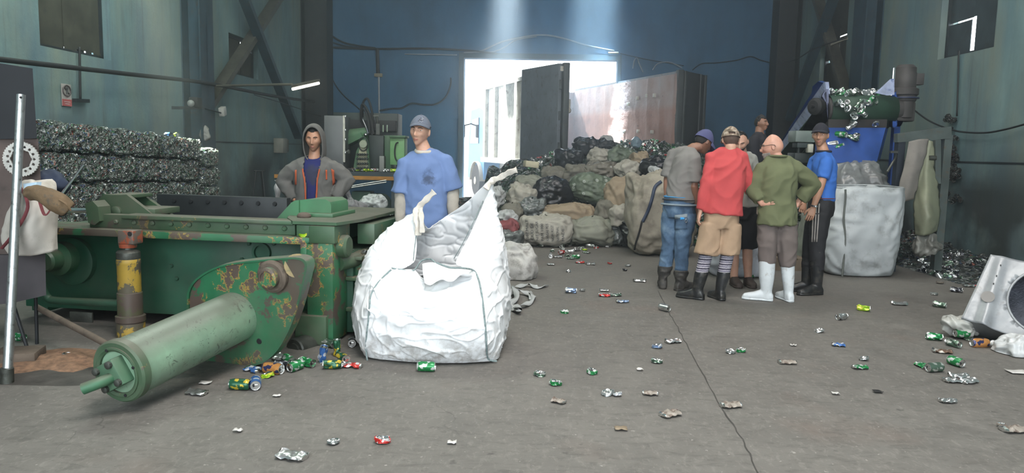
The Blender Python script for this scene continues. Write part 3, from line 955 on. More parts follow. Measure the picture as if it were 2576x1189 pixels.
M_STRAP = mat_weave('off white webbing', (0.62, 0.58, 0.52), (0.35, 0.3, 0.24), 0.5, 0.7)
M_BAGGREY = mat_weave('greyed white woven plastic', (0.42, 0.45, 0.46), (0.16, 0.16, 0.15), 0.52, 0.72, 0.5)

def bagmesh(cols, nu=6, nv=7, wr=None, seed=1):
    """cols: list of columns round the bag, each a list of 4-5 points from floor to rim; smooth closed sheet"""
    C = [crom(c, nv) for c in cols]
    L = min(len(c) for c in C)
    rows = []
    for j in range(L):
        rows.append(crom([c[j] for c in C], nu, True))
    return rows
def cpt(x, y, Y):
    return at(x, y, Y)
def bulk_bag():
    R = [
        # (bottom), low bulge, mid, upper, rim
        [(924, 910, 5.10), (920, 850, 5.05), (932, 780, 5.04), (950, 725, 5.10), (985, 676, 5.20)],
        [(1000, 918, 5.02), (995, 860, 4.94), (1000, 790, 4.93), (1010, 735, 5.02), (1042, 682, 5.24)],
        [(1085, 921, 4.99), (1085, 860, 4.90), (1085, 790, 4.90), (1082, 750, 4.98), (1082, 716, 5.20)],
        [(1170, 918, 5.01), (1175, 860, 4.92), (1165, 790, 4.93), (1150, 735, 5.02), (1120, 690, 5.22)],
        [(1246, 912, 5.08), (1236, 850, 5.00), (1222, 770, 5.00), (1212, 715, 5.06), (1192, 676, 5.16)],
        [(1257, 894, 5.30), (1268, 820, 5.25), (1262, 740, 5.25), (1225, 690, 5.22), (1146, 664, 5.24)],
        [(1256, 880, 5.55), (1276, 800, 5.50), (1272, 700, 5.48), (1248, 610, 5.46), (1182, 590, 5.45)],
        [(1250, 868, 5.85), (1274, 780, 5.80), (1268, 660, 5.70), (1252, 560, 5.62), (1236, 452, 5.60)],
        [(1170, 865, 5.95), (1175, 780, 5.92), (1180, 680, 5.92), (1185, 600, 5.92), (1178, 505, 5.86)],
        [(1080, 865, 5.98), (1085, 780, 5.98), (1090, 690, 6.0), (1100, 640, 6.0), (1110, 552, 5.94)],
        [(985, 870, 5.95), (965, 780, 5.92), (960, 700, 5.90), (1000, 620, 5.86), (1074, 575, 5.80)],
        [(925, 878, 5.80), (897, 790, 5.75), (915, 680, 5.66), (965, 590, 5.62), (1058, 526, 5.62)],
        [(914, 888, 5.50), (891, 800, 5.45), (905, 700, 5.40), (955, 620, 5.40), (1050, 590, 5.40)],
        [(915, 900, 5.28), (897, 830, 5.24), (915, 750, 5.20), (955, 695, 5.22), (1040, 664, 5.28)],
    ]
    cols = []
    for c in R:
        pts = [cpt(*p) for p in c]
        pts[0].z = 0.004
        cols.append(pts)
    rows = bagmesh(cols, 8, 9)
    root = empty('bulk_bag', Vector((-0.55, 5.5, 0)), 'big white open bulk bag with tied lifting loops, standing between press and open floor', 'bulk bag')
    m = MB()
    m.grid(rows, True)
    # bottom
    c0 = sum(rows[0], Vector()) / len(rows[0])
    cv = m.bm.verts.new(c0)
    m.bm.verts.ensure_lookup_table()
    n = len(rows[0])
    bv = m.bm.verts[:n]
    for i in range(n):
        m._f([cv, bv[(i + 1) % n], bv[i]])
    me = m.mesh('tmp')
    tmp = bpy.data.objects.new('tmp', me); COL.objects.link(tmp)
    me = evald(tmp, [('SUBSURF', dict(levels=2, render_levels=2))])
    # folds: long draped creases plus small crumples
    co, no = get_co(me), get_no(me)
    for i in range(len(co)):
        x, y, z = co[i]
        p = Vector((x, y, z))
        w = noise.noise_vector(p * 2.2) * 0.25
        a = noise.noise(Vector((x * 4 + z * 2.5, y * 4, z * 5.5)) + w * 4)
        b = noise.noise(p * 9 + w * 6)
        n1 = abs(noise.noise(Vector((x * 6 - z * 5, y * 6, z * 8 + x * 3)) + w * 5 + Vector((9, 2, 4))))
        n2 = abs(noise.noise(Vector((x * 5 + z * 7, y * 5, z * 6 - x * 4)) + w * 6 + Vector((1, 8, 3))))
        cr = max(0, 0.13 - n1) / 0.13 + max(0, 0.11 - n2) / 0.11
        k = min(1, max(0, z / 0.08))
        co[i] += no[i] * k * (0.026 * (0.45 - abs(a)) + 0.004 * b + 0.0085 * cr)
        co[i][2] = max(co[i][2], 0.003)
    me.vertices.foreach_set('co', co.ravel())
    me.update()
    finish_mesh(me, M_BIGBAG, 180)
    body = link_mesh('bag_body', me, root)
    sm = body.modifiers.new('solid', 'SOLIDIFY'); sm.thickness = 0.004
    # corner piping and rim cord
    def cord(pts, r=0.0065, name='piping'):
        q = crom(pts, 5)
        m = MB(); m.tube(q, r, 6)
        return m.obj(name, M_CORD, root)
    def snap(path):
        # nearest surface points pushed outward a little
        out = []
        tree = body_tree
        for p in path:
            h = tree.ray_cast(CAM, (p - CAM).normalized())
            if h[0] is not None and abs((h[0] - CAM).length - (p - CAM).length) < 0.4:
                out.append(h[0] - (p - CAM).normalized() * 0.004)
            else:
                out.append(p)
        return out
    from mathutils.bvhtree import BVHTree
    bmt = bmesh.new(); bmt.from_mesh(me)
    body_tree = BVHTree.FromBMesh(bmt)
    bmt.free()
    cord(snap([cpt(x, y, 5.05) for x, y in ((924, 906), (921, 880), (922, 845), (926, 810), (929, 775), (934, 740), (948, 715), (966, 695), (984, 678))]))
    cord(snap([cpt(x, y, 5.05) for x, y in ((1250, 908), (1228, 902), (1224, 870), (1222, 835), (1219, 800), (1215, 765), (1210, 730), (1203, 700), (1192, 680), (1165, 674), (1130, 672), (1098, 660))]))
    cord([cpt(x, y, Y) for x, y, Y in ((985, 674, 5.19), (1010, 678, 5.22), (1040, 680, 5.23), (1060, 656, 5.3), (1085, 652, 5.26), (1100, 668, 5.2))])
    cord(snap([cpt(x, y, 5.4) for x, y in ((1056, 540), (1050, 570), (1046, 600), (1042, 630), (1040, 655))]), 0.003, 'seam')
    cord(snap([cpt(x, y, 5.4) for x, y in ((1232, 470), (1215, 505), (1190, 560), (1165, 610), (1142, 650))]), 0.003, 'seam')
    # lifting loops, knotted at the two peaks
    def ribbon(pts, w, name='lifting_loop', tw=0.0, th=0.008):
        q = crom(pts, 5)
        m = MB(); secs = []
        for i, p in enumerate(q):
            a, b = q[max(0, i - 1)], q[min(len(q) - 1, i + 1)]
            tdir = (b - a).normalized()
            side = tdir.cross((p - CAM).normalized()).normalized()
            side = Matrix.Rotation(tw + 0.5 * math.sin(i * 0.5), 3, tdir) @ side
            nn = tdir.cross(side)
            secs.append((p, Matrix((side, nn, tdir)).transposed(), w * (0.85 + 0.15 * math.sin(i * 1.3)), th))
        m.loft(secs, 10, True, 3)
        return m.obj(name, M_STRAP, root)
    ribbon([cpt(1052, 592, 5.36), cpt(1050, 560, 5.38), cpt(1046, 535, 5.44), cpt(1056, 518, 5.5), cpt(1072, 502, 5.5), cpt(1092, 482, 5.48)], 0.027)
    ribbon([cpt(1062, 585, 5.34), cpt(1060, 550, 5.36), cpt(1058, 525, 5.46)], 0.022)
    ribbon([cpt(1222, 475, 5.5), cpt(1236, 456, 5.54), cpt(1258, 446, 5.5), cpt(1280, 434, 5.46), cpt(1300, 427, 5.44)], 0.026)
    m = MB(); m.ell(cpt(1050, 530, 5.5), _I3, 0.035, 0.035, 0.03); k = m.obj('knot', M_STRAP, root)
    m = MB(); m.ell(cpt(1237, 457, 5.55), _I3, 0.028, 0.028, 0.022); m.obj('knot', M_STRAP, root)
    # inner flap folded over the front rim
    m = MB()
    P = [[cpt(1062 + 128 * i / 8, 664 + 10 * i / 8 - 6 * math.sin(i), 5.17 - 0.0 * i) for i in range(9)],
         [cpt(1064 + 124 * i / 8, 690 + 8 * math.sin(i * 1.1), 5.10) for i in range(9)],
         [cpt(1068 + 118 * i / 8, 712 + 6 * math.sin(i * 1.7) - 26 * (i / 8) ** 2, 5.03) for i in range(9)]]
    P = [crom(r, 3) for r in P]
    m.grid(P)
    fl_ = m.obj('inner_flap', M_BIGBAG, root, 180)
    fl_.modifiers.new('solid', 'SOLIDIFY').thickness = 0.004
    # filling of crushed cans
    m = MB()
    P = []
    for j in range(9):
        P.append([Vector((-0.98 + 0.9 * i / 12, 5.2 + 0.7 * j / 8, 0.46 + 0.06 * noise.noise(Vector((i * 0.9, j * 0.9, 3))))) for i in range(13)])
    m.grid(P)
    m.obj('can_filling', plain('dark crushed can filling', (0.06, 0.062, 0.065), 0.4, 0.4, 0.5, 30, 0.8), root, 180)
    return root
BULK = bulk_bag()

def box_bag(name, quadpx, Yf, depth, hgt_rows, mat, label, cat='bulk bag', seed=3, amp=0.03, open_top=True, group=None):
    """stuffed square bag: front outline rows given as (x0, x1, y) pixels from the floor up at depth Yf"""
    rows = []
    for (x0, x1, y, dy) in hgt_rows:
        a, b = at(x0, y, Yf + dy), at(x1, y, Yf + dy)
        w = (b - a).length
        z = (a.z + b.z) / 2
        c = (a + b) / 2 + Vector((a.x / a.y * depth * 0.5 * 0, depth / 2 - dy * 0.3, 0))
        ring = []
        n = 48
        for i in range(n):
            t = 2 * math.pi * i / n - math.pi * 0.75
            ct, st = math.cos(t), math.sin(t)
            ee = 0.55
            ring.append(Vector((c.x + math.copysign(abs(ct) ** ee, ct) * w / 2, c.y + math.copysign(abs(st) ** ee, st) * depth / 2, z)))
        # follow the slope of the photographed row
        for p in ring:
            f = (p.x - a.x) / max(1e-6, (b.x - a.x))
            p.z = a.z + (b.z - a.z) * f
        rows.append(ring)
    rows[0] = [Vector((p.x, p.y, 0.003)) for p in rows[0]]
    C = [crom([rows[j][i] for j in range(len(rows))], 6) for i in range(len(rows[0]))]
    G = [[C[i][j] for i in range(len(C))] for j in range(len(C[0]))]
    m = MB(); m.grid(G, True)
    c0 = m.bm.verts.new(sum(G[0], Vector()) / len(G[0])); m.bm.verts.ensure_lookup_table(); n = len(G[0])
    for i in range(n): m._f([c0, m.bm.verts[(i + 1) % n], m.bm.verts[i]])
    nt = len(m.bm.verts) - 1
    if not open_top:
        c1 = m.bm.verts.new(sum(G[-1], Vector()) / n + Vector((0, 0, 0.03))); m.bm.verts.ensure_lookup_table()
        for i in range(n): m._f([m.bm.verts[nt - n + i], m.bm.verts[nt - n + (i + 1) % n], c1])
    me = m.mesh(name)
    tmp = bpy.data.objects.new('tmp', me); COL.objects.link(tmp)
    me = evald(tmp, [('SUBSURF', dict(levels=1, render_levels=1))])
    co, no = get_co(me), get_no(me)
    so = Vector((seed * 3.7, seed * 1.3, seed))
    for i in range(len(co)):
        p = Vector(co[i]) + so
        w = noise.noise_vector(p * 2.0) * 0.3
        a = noise.noise(p * 4.5 + w * 3)
        b = noise.noise(p * 11 + w * 5)
        k = min(1, max(0, co[i][2] / 0.06))
        co[i] += no[i] * k * amp * (1.4 * (0.4 - abs(a)) + 0.45 * (0.4 - abs(b)))
        co[i][2] = max(co[i][2], 0.003)
    me.vertices.foreach_set('co', co.ravel()); me.update()
    finish_mesh(me, mat, 180)
    root = empty(name, (sum(G[0], Vector()) / n), label, cat, group)
    o = link_mesh('bag_body', me, root)
    if open_top:
        o.modifiers.new('solid', 'SOLIDIFY').thickness = 0.006
    return root, G

# right-hand bulk bag
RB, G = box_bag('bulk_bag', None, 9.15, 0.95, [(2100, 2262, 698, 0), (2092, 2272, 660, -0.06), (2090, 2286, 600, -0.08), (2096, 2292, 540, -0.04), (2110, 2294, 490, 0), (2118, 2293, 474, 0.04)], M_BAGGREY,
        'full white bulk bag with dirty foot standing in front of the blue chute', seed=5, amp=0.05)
m = MB(); q = [p + Vector((0, 0, 0.004)) for p in G[-1]]; m.tube(q + [q[0]], 0.009, 6, False); m.obj('rim', M_BAGGREY, RB)
for px, col in ((2125, 0),):
    m = MB(); m.tube(crom([at(px - 8 + 4 * k, y, 9.12) + Vector((0, -0.02, 0)) for k, y in ((0, 694), (1, 650), (2, 600), (1, 550), (2, 500), (2, 476))], 4), 0.012, 6); m.obj('corner_seam', plain('dark grey seam', (0.12, 0.13, 0.12), 0.8), RB)
box_bag('bulk_bag', None, 10.2, 0.6, [(2028, 2098, 668, 0), (2036, 2100, 620, -0.05), (2056, 2102, 540, -0.03), (2072, 2104, 480, 0), (2080, 2104, 430, 0.05)], mat_weave('greenish grey woven plastic', (0.27, 0.30, 0.25), (0.13, 0.13, 0.11), 0.5, 0.7),
        'greenish grey bulk bag squeezed between the man in blue and the full white bulk bag', seed=6)
box_bag('bulk_bag', None, 8.9, 0.7, [(1800, 1930, 700, 0), (1795, 1935, 660, -0.1), (1810, 1925, 610, -0.08), (1830, 1915, 565, 0), (1850, 1900, 540, 0.1)], mat_weave('shiny silver grey plastic', (0.40, 0.42, 0.46), (0.13, 0.13, 0.14), 0.5, 0.7, 0.3),
        'crumpled silver grey plastic bag on the floor behind the men in red and olive', 'bag', seed=7, amp=0.06, open_top=False)
# grey film heap behind the right-hand bulk bag
box_bag('plastic_sheet', None, 10.3, 0.7, [(2108, 2270, 600, 0), (2106, 2265, 520, 0), (2104, 2250, 470, 0), (2105, 2220, 430, 0.1), (2120, 2200, 415, 0.2)], mat_weave('smoky plastic film', (0.20, 0.21, 0.21), (0.10, 0.10, 0.10), 0.5, 0.7, 0.25),
        'bundle of smoky grey plastic film heaped under the blue chute', 'plastic sheet', seed=9, amp=0.10, open_top=False)
# ---------------------------------------------------------------- people
def skin(name, col):
    t = NT(name)
    v = t.coord()
    c = t.ramp(t.noise(v, 14, 5, 0.6), [(0.3, tuple(k * 0.82 for k in col)), (0.7, tuple(min(1, k * 1.12) for k in col))])
    t.set(Base_Color=c, Roughness=0.5, Subsurface_Weight=0.08, Subsurface_Radius=(0.02, 0.008, 0.004))
    return t.m
def cloth(name, col, rough=0.85, var=0.15, bump=0.2, stain=None, scale=5.0):
    t = NT(name)
    v = t.coord()
    c = t.ramp(t.noise(v, scale, 6, 0.65), [(0.3, tuple(k * (1 - var) for k in col)), (0.7, tuple(min(1, k * (1 + var)) for k in col))])
    if stain:
        for loc, r, sc in stain:
            d = t.n('ShaderNodeVectorMath', operation='DISTANCE')
            t.l(v, d.inputs[0]); d.inputs[1].default_value = loc
            e = t.math('ADD', d.outputs['Value'], t.math('MULTIPLY', t.math('SUBTRACT', t.noise(v, 22, 4, 0.65), 0.5), r * 1.6))
            k = t.ramp(t.math('DIVIDE', e, r), [(0.55, 0.8), (1.05, 0.0)])
            c = t.mix(k, c, sc)
    t.bump(t.noise(v, 260, 2), bump, 0.002)
    t.set(Base_Color=c, Roughness=rough)
    return t.m
SK_LIGHT = skin('light brown skin', (0.56, 0.32, 0.225))
SK_MID = skin('tanned skin', (0.44, 0.235, 0.15))
SK_DARK = skin('brown skin', (0.25, 0.125, 0.08))
SK_PINK = skin('ruddy skin', (0.58, 0.31, 0.225))
M_HAIR = plain('black hair', (0.010, 0.009, 0.008), 0.6, 0, 0.3, 60, 0.5)
M_GREYHAIR = plain('grey stubble', (0.30, 0.27, 0.24), 0.8, 0, 0.3, 60, 0.5)
M_EYEW = plain('eye white', (0.62, 0.58, 0.54), 0.3)
M_IRIS = plain('dark iris', (0.012, 0.008, 0.006), 0.2)
M_LIP = plain('lips', (0.26, 0.10, 0.075), 0.5)
M_BROWH = plain('dark brow hair', (0.022, 0.016, 0.012), 0.7)
M_RUBBER = plain('black rubber boots', (0.016, 0.017, 0.018), 0.38, 0, 0.3, 8, 0.1, dirt=(0.07, 0.065, 0.055), dirt_lo=0.5, dirt_hi=0.72)
M_WHITERUB = plain('white rubber boots', (0.62, 0.66, 0.68), 0.3, 0, 0.08, 6, 0.05, dirt=(0.32, 0.30, 0.27), dirt_lo=0.56, dirt_hi=0.8)
M_LEATHER = plain('worn dark leather boots', (0.03, 0.028, 0.026), 0.65, 0, 0.3, 10, 0.2, dirt=(0.09, 0.082, 0.07), dirt_lo=0.45, dirt_hi=0.7)

def gs(x, s): return math.exp(-(x / s) ** 2)
def sst(a, b, x):
    t = min(1, max(0, (x - a) / (b - a)))
    return t * t * (3 - 2 * t)
def head_pt(sx, sy, sz, off=0.0, k=1.0, features=True):
    """local head point for a unit direction; X = own left, Y = forwards, Z = up; head 0.236 m high"""
    x, y, z = sx * (0.076 + off), sy * (0.097 + off), sz * (0.118 + off)
    j = sst(0.005, 0.105, -z)
    x *= 1 - 0.30 * j
    if y < 0: y *= 1 - 0.38 * sst(0.01, 0.11, -z)
    else: y *= 1 - 0.10 * sst(-0.02, 0.05, z) * 0.6
    y += 0.012 * sst(0.0, 0.1, z) * -1.0 * (1 if y > 0 else -0.4)
    if features and sy > 0:
        w = sst(0.0, 0.45, sy)
        y += w * gs(x, 0.042 - 0.012 * sst(-0.05, -0.11, z)) * 0.033 * sst(-0.040, -0.108, z)   # jaw and chin
        nz = (z + 0.026)
        y += w * 0.030 * gs(x, 0.0125 if z < -0.01 else 0.010) * (math.exp(-(nz / 0.020) ** 2) if nz < 0 else math.exp(-(nz / 0.036) ** 2)) * (1 - sst(0.014, 0.024, -nz))
        y += w * 0.010 * (gs(x - 0.013, 0.009) + gs(x + 0.013, 0.009)) * gs(z + 0.033, 0.009)   # nostril wings
        y -= w * 0.013 * (gs(x - 0.032, 0.017) + gs(x + 0.032, 0.017)) * gs(z - 0.010, 0.012)   # eye sockets
        y += w * 0.007 * sst(0.06, 0.03, abs(x)) * gs(z - 0.030, 0.009)   # brow
        y += w * 0.006 * (gs(x - 0.047, 0.018) + gs(x + 0.047, 0.018)) * gs(z + 0.022, 0.020)   # cheekbone
        y -= w * 0.006 * (gs(x - 0.042, 0.018) + gs(x + 0.042, 0.018)) * gs(z + 0.062, 0.020)   # hollow cheek
        y += w * 0.009 * gs(x, 0.024) * gs(z + 0.063, 0.016)              # mouth mound
        y -= w * 0.006 * gs(x, 0.022) * gs(z + 0.0640, 0.0032)            # mouth line
        y -= w * 0.005 * gs(x, 0.024) * gs(z + 0.084, 0.007)              # under the lip
    return Vector((x, y, z)) * k
def head_grid(mb, T, R, k, off=0.0, na=72, nz=60, keep=None, features=True):
    P = []
    for j in range(nz + 1):
        b = -math.pi / 2 + math.pi * j / nz
        row = []
        for i in range(na):
            a = 2 * math.pi * i / na
            c = max(math.cos(b), 0.012)
            row.append(T + R @ head_pt(c * math.cos(a), c * math.sin(a), math.sin(b), off, k, features))
        P.append(row)
    if keep is None:
        V = [[mb.bm.verts.new(p) for p in row] for row in P]
        for j in range(nz):
            for i in range(na):
                mb._f([V[j][i], V[j][(i + 1) % na], V[j + 1][(i + 1) % na], V[j + 1][i]])
        mb._f(list(reversed(V[0]))); mb._f(V[-1])
        return
    V = {}
    def vv(j, i):
        i %= na
        if (j, i) not in V: V[j, i] = mb.bm.verts.new(P[j][i])
        return V[j, i]
    for j in range(nz):
        for i in range(na):
            b = -math.pi / 2 + math.pi * (j + .5) / nz
            a = 2 * math.pi * (i + .5) / na
            if keep(math.cos(b) * math.cos(a), math.cos(b) * math.sin(a), math.sin(b)):
                mb._f([vv(j, i), vv(j, i + 1), vv(j + 1, i + 1), vv(j + 1, i)])
    if keep(0, 0, 1):
        mb._f([vv(nz, i) for i in range(na)])
def yaw_frame(yaw, pitch=0.0, roll=0.0):
    """columns: own left, forwards, up; yaw 0 faces the camera"""
    th = rad(yaw)
    R = Matrix(((math.cos(th), math.sin(th), 0), (math.sin(th), -math.cos(th), 0), (0, 0, 1))).transposed()
    R.col[0], R.col[1], R.col[2] = Vector((math.cos(th), math.sin(th), 0)), Vector((math.sin(th), -math.cos(th), 0)), Vector((0, 0, 1))
    P = Matrix.Rotation(rad(pitch), 3, R.col[0])     # positive pitch looks down
    R = P @ R
    return Matrix.Rotation(rad(roll), 3, R.col[1]) @ R
def hand(mb, fing, w, d, palm, thumb, k=1.0, curl=0.5):
    """palm into mb (joined with the arm), fingers into fing; d along the hand, palm = palm normal, thumb = side the thumb leaves from"""
    d = d.normalized()
    palm = (palm - d * palm.dot(d)).normalized()
    s = d.cross(palm)
    if s.dot(thumb) < 0: s = -s
    R = Matrix((s, palm, d)).transposed()
    mb.loft([(w - d * 0.01, R, 0.026 * k, 0.020 * k), (w + d * 0.02 * k, R, 0.032 * k, 0.018 * k), (w + d * 0.06 * k, R, 0.040 * k, 0.016 * k), (w + d * 0.092 * k, R, 0.038 * k, 0.012 * k)], 14, True, 2.6)
    for i, (off, ln) in enumerate(((0.029, 0.072), (0.010, 0.080), (-0.010, 0.074), (-0.028, 0.058))):
        p = w + (s * off + d * 0.084) * k
        dirv = (d + s * off * 1.6).normalized()
        pts = [p]; cc = curl * (0.8 + 0.13 * i)
        ang = 0.0
        for f_, c_ in ((0.42, 0.35), (0.32, 0.85), (0.26, 0.6)):
            ang += c_ * cc
            dd = (dirv * math.cos(ang) + palm * math.sin(ang))
            pts.append(pts[-1] + dd * ln * k * f_)
        fing.tube(pts, [0.0088 * k, 0.0085 * k, 0.0078 * k, 0.0052 * k], 8)
    b = w + (s * 0.026 + d * 0.022 + palm * 0.006) * k
    t1 = b + (s * 0.55 + d * 0.75 + palm * 0.25).normalized() * 0.040 * k
    t2 = t1 + (s * 0.25 + d * 0.9 + palm * 0.30).normalized() * 0.028 * k
    t3 = t2 + (d * 0.95 + palm * 0.35).normalized() * 0.022 * k
    fing.tube([b, t1, t2, t3], [0.014 * k, 0.0105 * k, 0.0095 * k, 0.006 * k], 8)

class Person:
    def __init__(s, label, Y, J, yaw, head, hk=1.0, skinm=SK_MID, group=None, ground=None):
        s.Y, s.yaw = Y, yaw
        s.J = {k: at(v[0], v[1], Y + (v[2] if len(v) > 2 else 0.0)) for k, v in J.items()}
        s.F = yaw_frame(yaw)
        s.L, s.fw = s.F.col[0].copy(), s.F.col[1].copy()
        s.hp, s.hyaw, s.hpitch, s.hroll = at(head[0], head[1], Y + head[2]), head[3], head[4], head[5]
        s.HR = yaw_frame(*head[3:6])
        s.hk = hk
        j = s.J
        base = (j['anL'] + j['anR']) / 2
        base.z = ground if ground is not None else 0.0
        s.z0 = base.z
        s.skin = skinm
        s.root = empty('person', base, label, 'person', group)
    def torso_secs(s, ease=0.0, hem=None, hip=1.0, top=True, w=1.0, dpt=1.0, belly=0.0):
        j = s.J
        pel, nk = j['pelvis'], j['neck']
        up = (nk - pel)
        ln = up.length
        shw = (j['shL'] - j['shR']).length / 2
        # lateral axis turned from hips to shoulders
        la = (j['shL'] - j['shR']); la.z *= 0.4
        la.normalize()
        if la.dot(s.L) < 0.3: la = s.L
        out = []
        prof = [(-0.20, 0.150 * hip, 0.105), (-0.08, 0.168 * hip, 0.118), (0.06, 0.160 * hip, 0.115), (0.25, 0.142, 0.104 + belly), (0.45, 0.152, 0.108 + belly * 0.6), (0.62, 0.168, 0.112), (0.76, 0.170, 0.106), (0.85, 0.150, 0.092), (0.93, 0.105, 0.074), (1.0, 0.062, 0.060)]
        for t_, rx, ry in prof:
            c = pel + up * t_
            if t_ < 0: c = pel + Vector((0, 0, t_ * ln))
            f = sst(0.3, 0.8, t_)
            lx = (s.L * (1 - f) + la * f).normalized()
            if t_ > 0.9: lx = (lx * 0.5 + s.L * 0.5).normalized()
            fy = Vector((0, 0, 1)).cross(lx)
            if t_ >= 0: ax = up.normalized()
            else: ax = Vector((0, 0, 1))
            lx = (lx - ax * lx.dot(ax)).normalized()
            fy = ax.cross(lx)
            kx = (shw / 0.185) if t_ > 0.5 else 1.0
            c2 = c - s.fw * (0.018 * math.sin(min(1, max(0, t_)) * math.pi))
            e = ease if t_ < 0.9 else ease * 0.5
            out.append((c2, Matrix((lx, fy, ax)).transposed(), (rx * w * (kx if 0.5 < t_ < 0.96 else 1) + e), (ry * dpt + e)))
        if hem is not None:
            out = [o for o in out if o[0].z > hem + 0.02]
            first = out[0]
            out.insert(0, (Vector((first[0].x, first[0].y, hem)), first[1], first[2] + 0.004, first[3] + 0.004))
        if not top:
            out = out[:-2]
        return out
    def limb(s, names, radii, mids=2):
        pts = [s.J[n] for n in names]
        q, r = [], []
        for i in range(len(pts) - 1):
            for k in range(mids + 1):
                t_ = k / (mids + 1)
                q.append(pts[i].lerp(pts[i + 1], t_))
                r.append(radii[i] * (1 - t_) + radii[i + 1] * t_ + (0.008 if k == 1 else 0.0) * (1 if i == 0 else 0.6))
        q.append(pts[-1]); r.append(radii[-1])
        return q, r
    def body(s, hands=True, curl=(0.5, 0.5), palm=(None, None), voxel=0.0055, legs=True, ears=True, arm=1.0, neck=1.0, thumb=(None, None)):
        j = s.J
        m, f = MB(), MB()
        m.loft(s.torso_secs(-0.012), 24)
        for S in 'LR':
            q, r = s.limb(['sh' + S, 'el' + S, 'wr' + S], [0.050 * arm, 0.042 * arm, 0.027 * arm])
            m.tube(q, r, 14)
            m.ell(j['sh' + S], _I3, 0.055, 0.052, 0.055)
            if legs:
                q, r = s.limb(['hip' + S, 'kn' + S, 'an' + S], [0.082, 0.056, 0.040])
                m.tube(q, r, 14)
            if hands:
                i = 0 if S == 'L' else 1
                d = (j['wr' + S] - j['el' + S]).normalized()
                if ('ha' + S) in j: d = (j['ha' + S] - j['wr' + S]).normalized()
                pn = palm[i] if palm[i] is not None else (-s.L if S == 'L' else s.L)
                th = thumb[i] if thumb[i] is not None else s.fw
                hand(m, f, j['wr' + S], d, Vector(pn), Vector(th), 1.0, curl[i])
        # neck and head
        base = s.hp + s.HR @ (Vector((0, -0.022, -0.075)) * s.hk)
        mid = (base + j['neck']) / 2 + s.HR.col[1] * -0.004
        m.tube([s.hp + s.HR @ Vector((0, -0.02, -0.02)), base, mid, j['neck'] - Vector((0, 0, 0.03))], [0.05, 0.052 * neck, 0.054 * neck, 0.068 * neck], 18)
        head_grid(m, s.hp, s.HR, s.hk)
        if ears:
            for e in (-1, 1):
                c = s.hp + s.HR @ (Vector((e * 0.076, -0.012, -0.006)) * s.hk)
                Re = s.HR @ Matrix.Rotation(e * -0.45, 3, 'Z')
                m.ell(c, Re, 0.009, 0.019, 0.031, 12, 8)
        s.b = organic(m, 'body', s.skin, s.root, voxel, 3, 0.5, None, f)
        # face, placed on the skin itself
        from mathutils.bvhtree import BVHTree
        bmh = bmesh.new(); mh = MB(); head_grid(mh, Vector(), _I3, s.hk); tree = BVHTree.FromBMesh(mh.bm); mh.bm.free(); bmh.free()
        def fp(x, z, push=0.0):
            h = tree.ray_cast(Vector((x * s.hk, 0.3, z * s.hk)), Vector((0, -1, 0)))
            p = h[0] if h[0] is not None else Vector((x, 0.09, z))
            return s.hp + s.HR @ (p + Vector((0, push, 0)))
        s.fp = fp
        return s.b
    def face(s, eyes=True, brow=M_BROWH, lips=M_LIP, half=0.55):
        k = s.hk
        for e in (-1, 1):
            if eyes:
                m = MB(); c = s.fp(e * 0.031, 0.010, -0.0035); m.ell(c, s.HR, 0.0135 * k, 0.006 * k, 0.0055 * k * half * 2, 14, 8)
                ev = m.obj('eye', M_EYEW, s.root, 180)
                m = MB(); m.ell(s.fp(e * 0.031, 0.010, 0.0005), s.HR, 0.0058 * k, 0.0028 * k, 0.0052 * k * half * 2, 10, 6); m.obj('iris', M_IRIS, ev, 180)
            m = MB(); m.tube([s.fp(e * x, z, 0.0015) for x, z in ((0.012, 0.026), (0.022, 0.030), (0.036, 0.031), (0.050, 0.024))], [0.0022, 0.0042, 0.004, 0.0015], 6); m.obj('eyebrow', brow, s.root, 180)
        m = MB()
        m.tube([s.fp(x, -0.0605, 0.0) for x in (-0.022, -0.012, -0.004, 0.0, 0.004, 0.012, 0.022)], [0.0015, 0.0036, 0.0045, 0.004, 0.0045, 0.0036, 0.0015], 6)
        m.tube([s.fp(x, -0.0685, 0.0) for x in (-0.019, -0.010, 0.0, 0.010, 0.019)], [0.0015, 0.0042, 0.005, 0.0042, 0.0015], 6)
        m.obj('lips', lips, s.root, 180)
    def hair(s, mat=M_HAIR, off=0.006, line=0.35, nape=-0.55, side=-0.1, name='hair'):
        m = MB()
        def keep(x, y, z):
            if y > 0.35: return z > line + 0.25 + 0.12 * abs(x)
            if y > -0.15: return z > side + (y + 0.15) * (line + 0.25 - side) / 0.5
            return z > nape + (side - nape) * sst(-0.6, -0.15, y)
        head_grid(m, s.hp, s.HR, s.hk, off, 64, 48, keep, False)
        me = m.mesh('hair')
        wrinkles(me, 0.003, 60, 3, ridged=False)
        finish_mesh(me, mat, 180)
        o = link_mesh(name, me, s.root)
        md = o.modifiers.new('solid', 'SOLIDIFY'); md.thickness = 0.008; md.offset = -1
        return o
    def cap(s, mat, brim=0.075, line=0.20, front=0.30, back_gap=False, off=0.013, name='cap', brimmat=None, tip=0.0, byaw=0.0):
        Rc = s.HR @ Matrix.Rotation(rad(byaw), 3, 'Z')
        m = MB()
        def keep(x, y, z):
            if back_gap and y < -0.4 and z < 0.46 and abs(x) < 0.34 and z > 0.26: return False
            return z > line + (front - line) * max(0, y)
        head_grid(m, s.hp, Rc, s.hk, off, 64, 48, keep, False)
        cp = m.obj(name, mat, s.root, 180)
        md = cp.modifiers.new('solid', 'SOLIDIFY'); md.thickness = 0.004; md.offset = 0
        m = MB()
        P = []
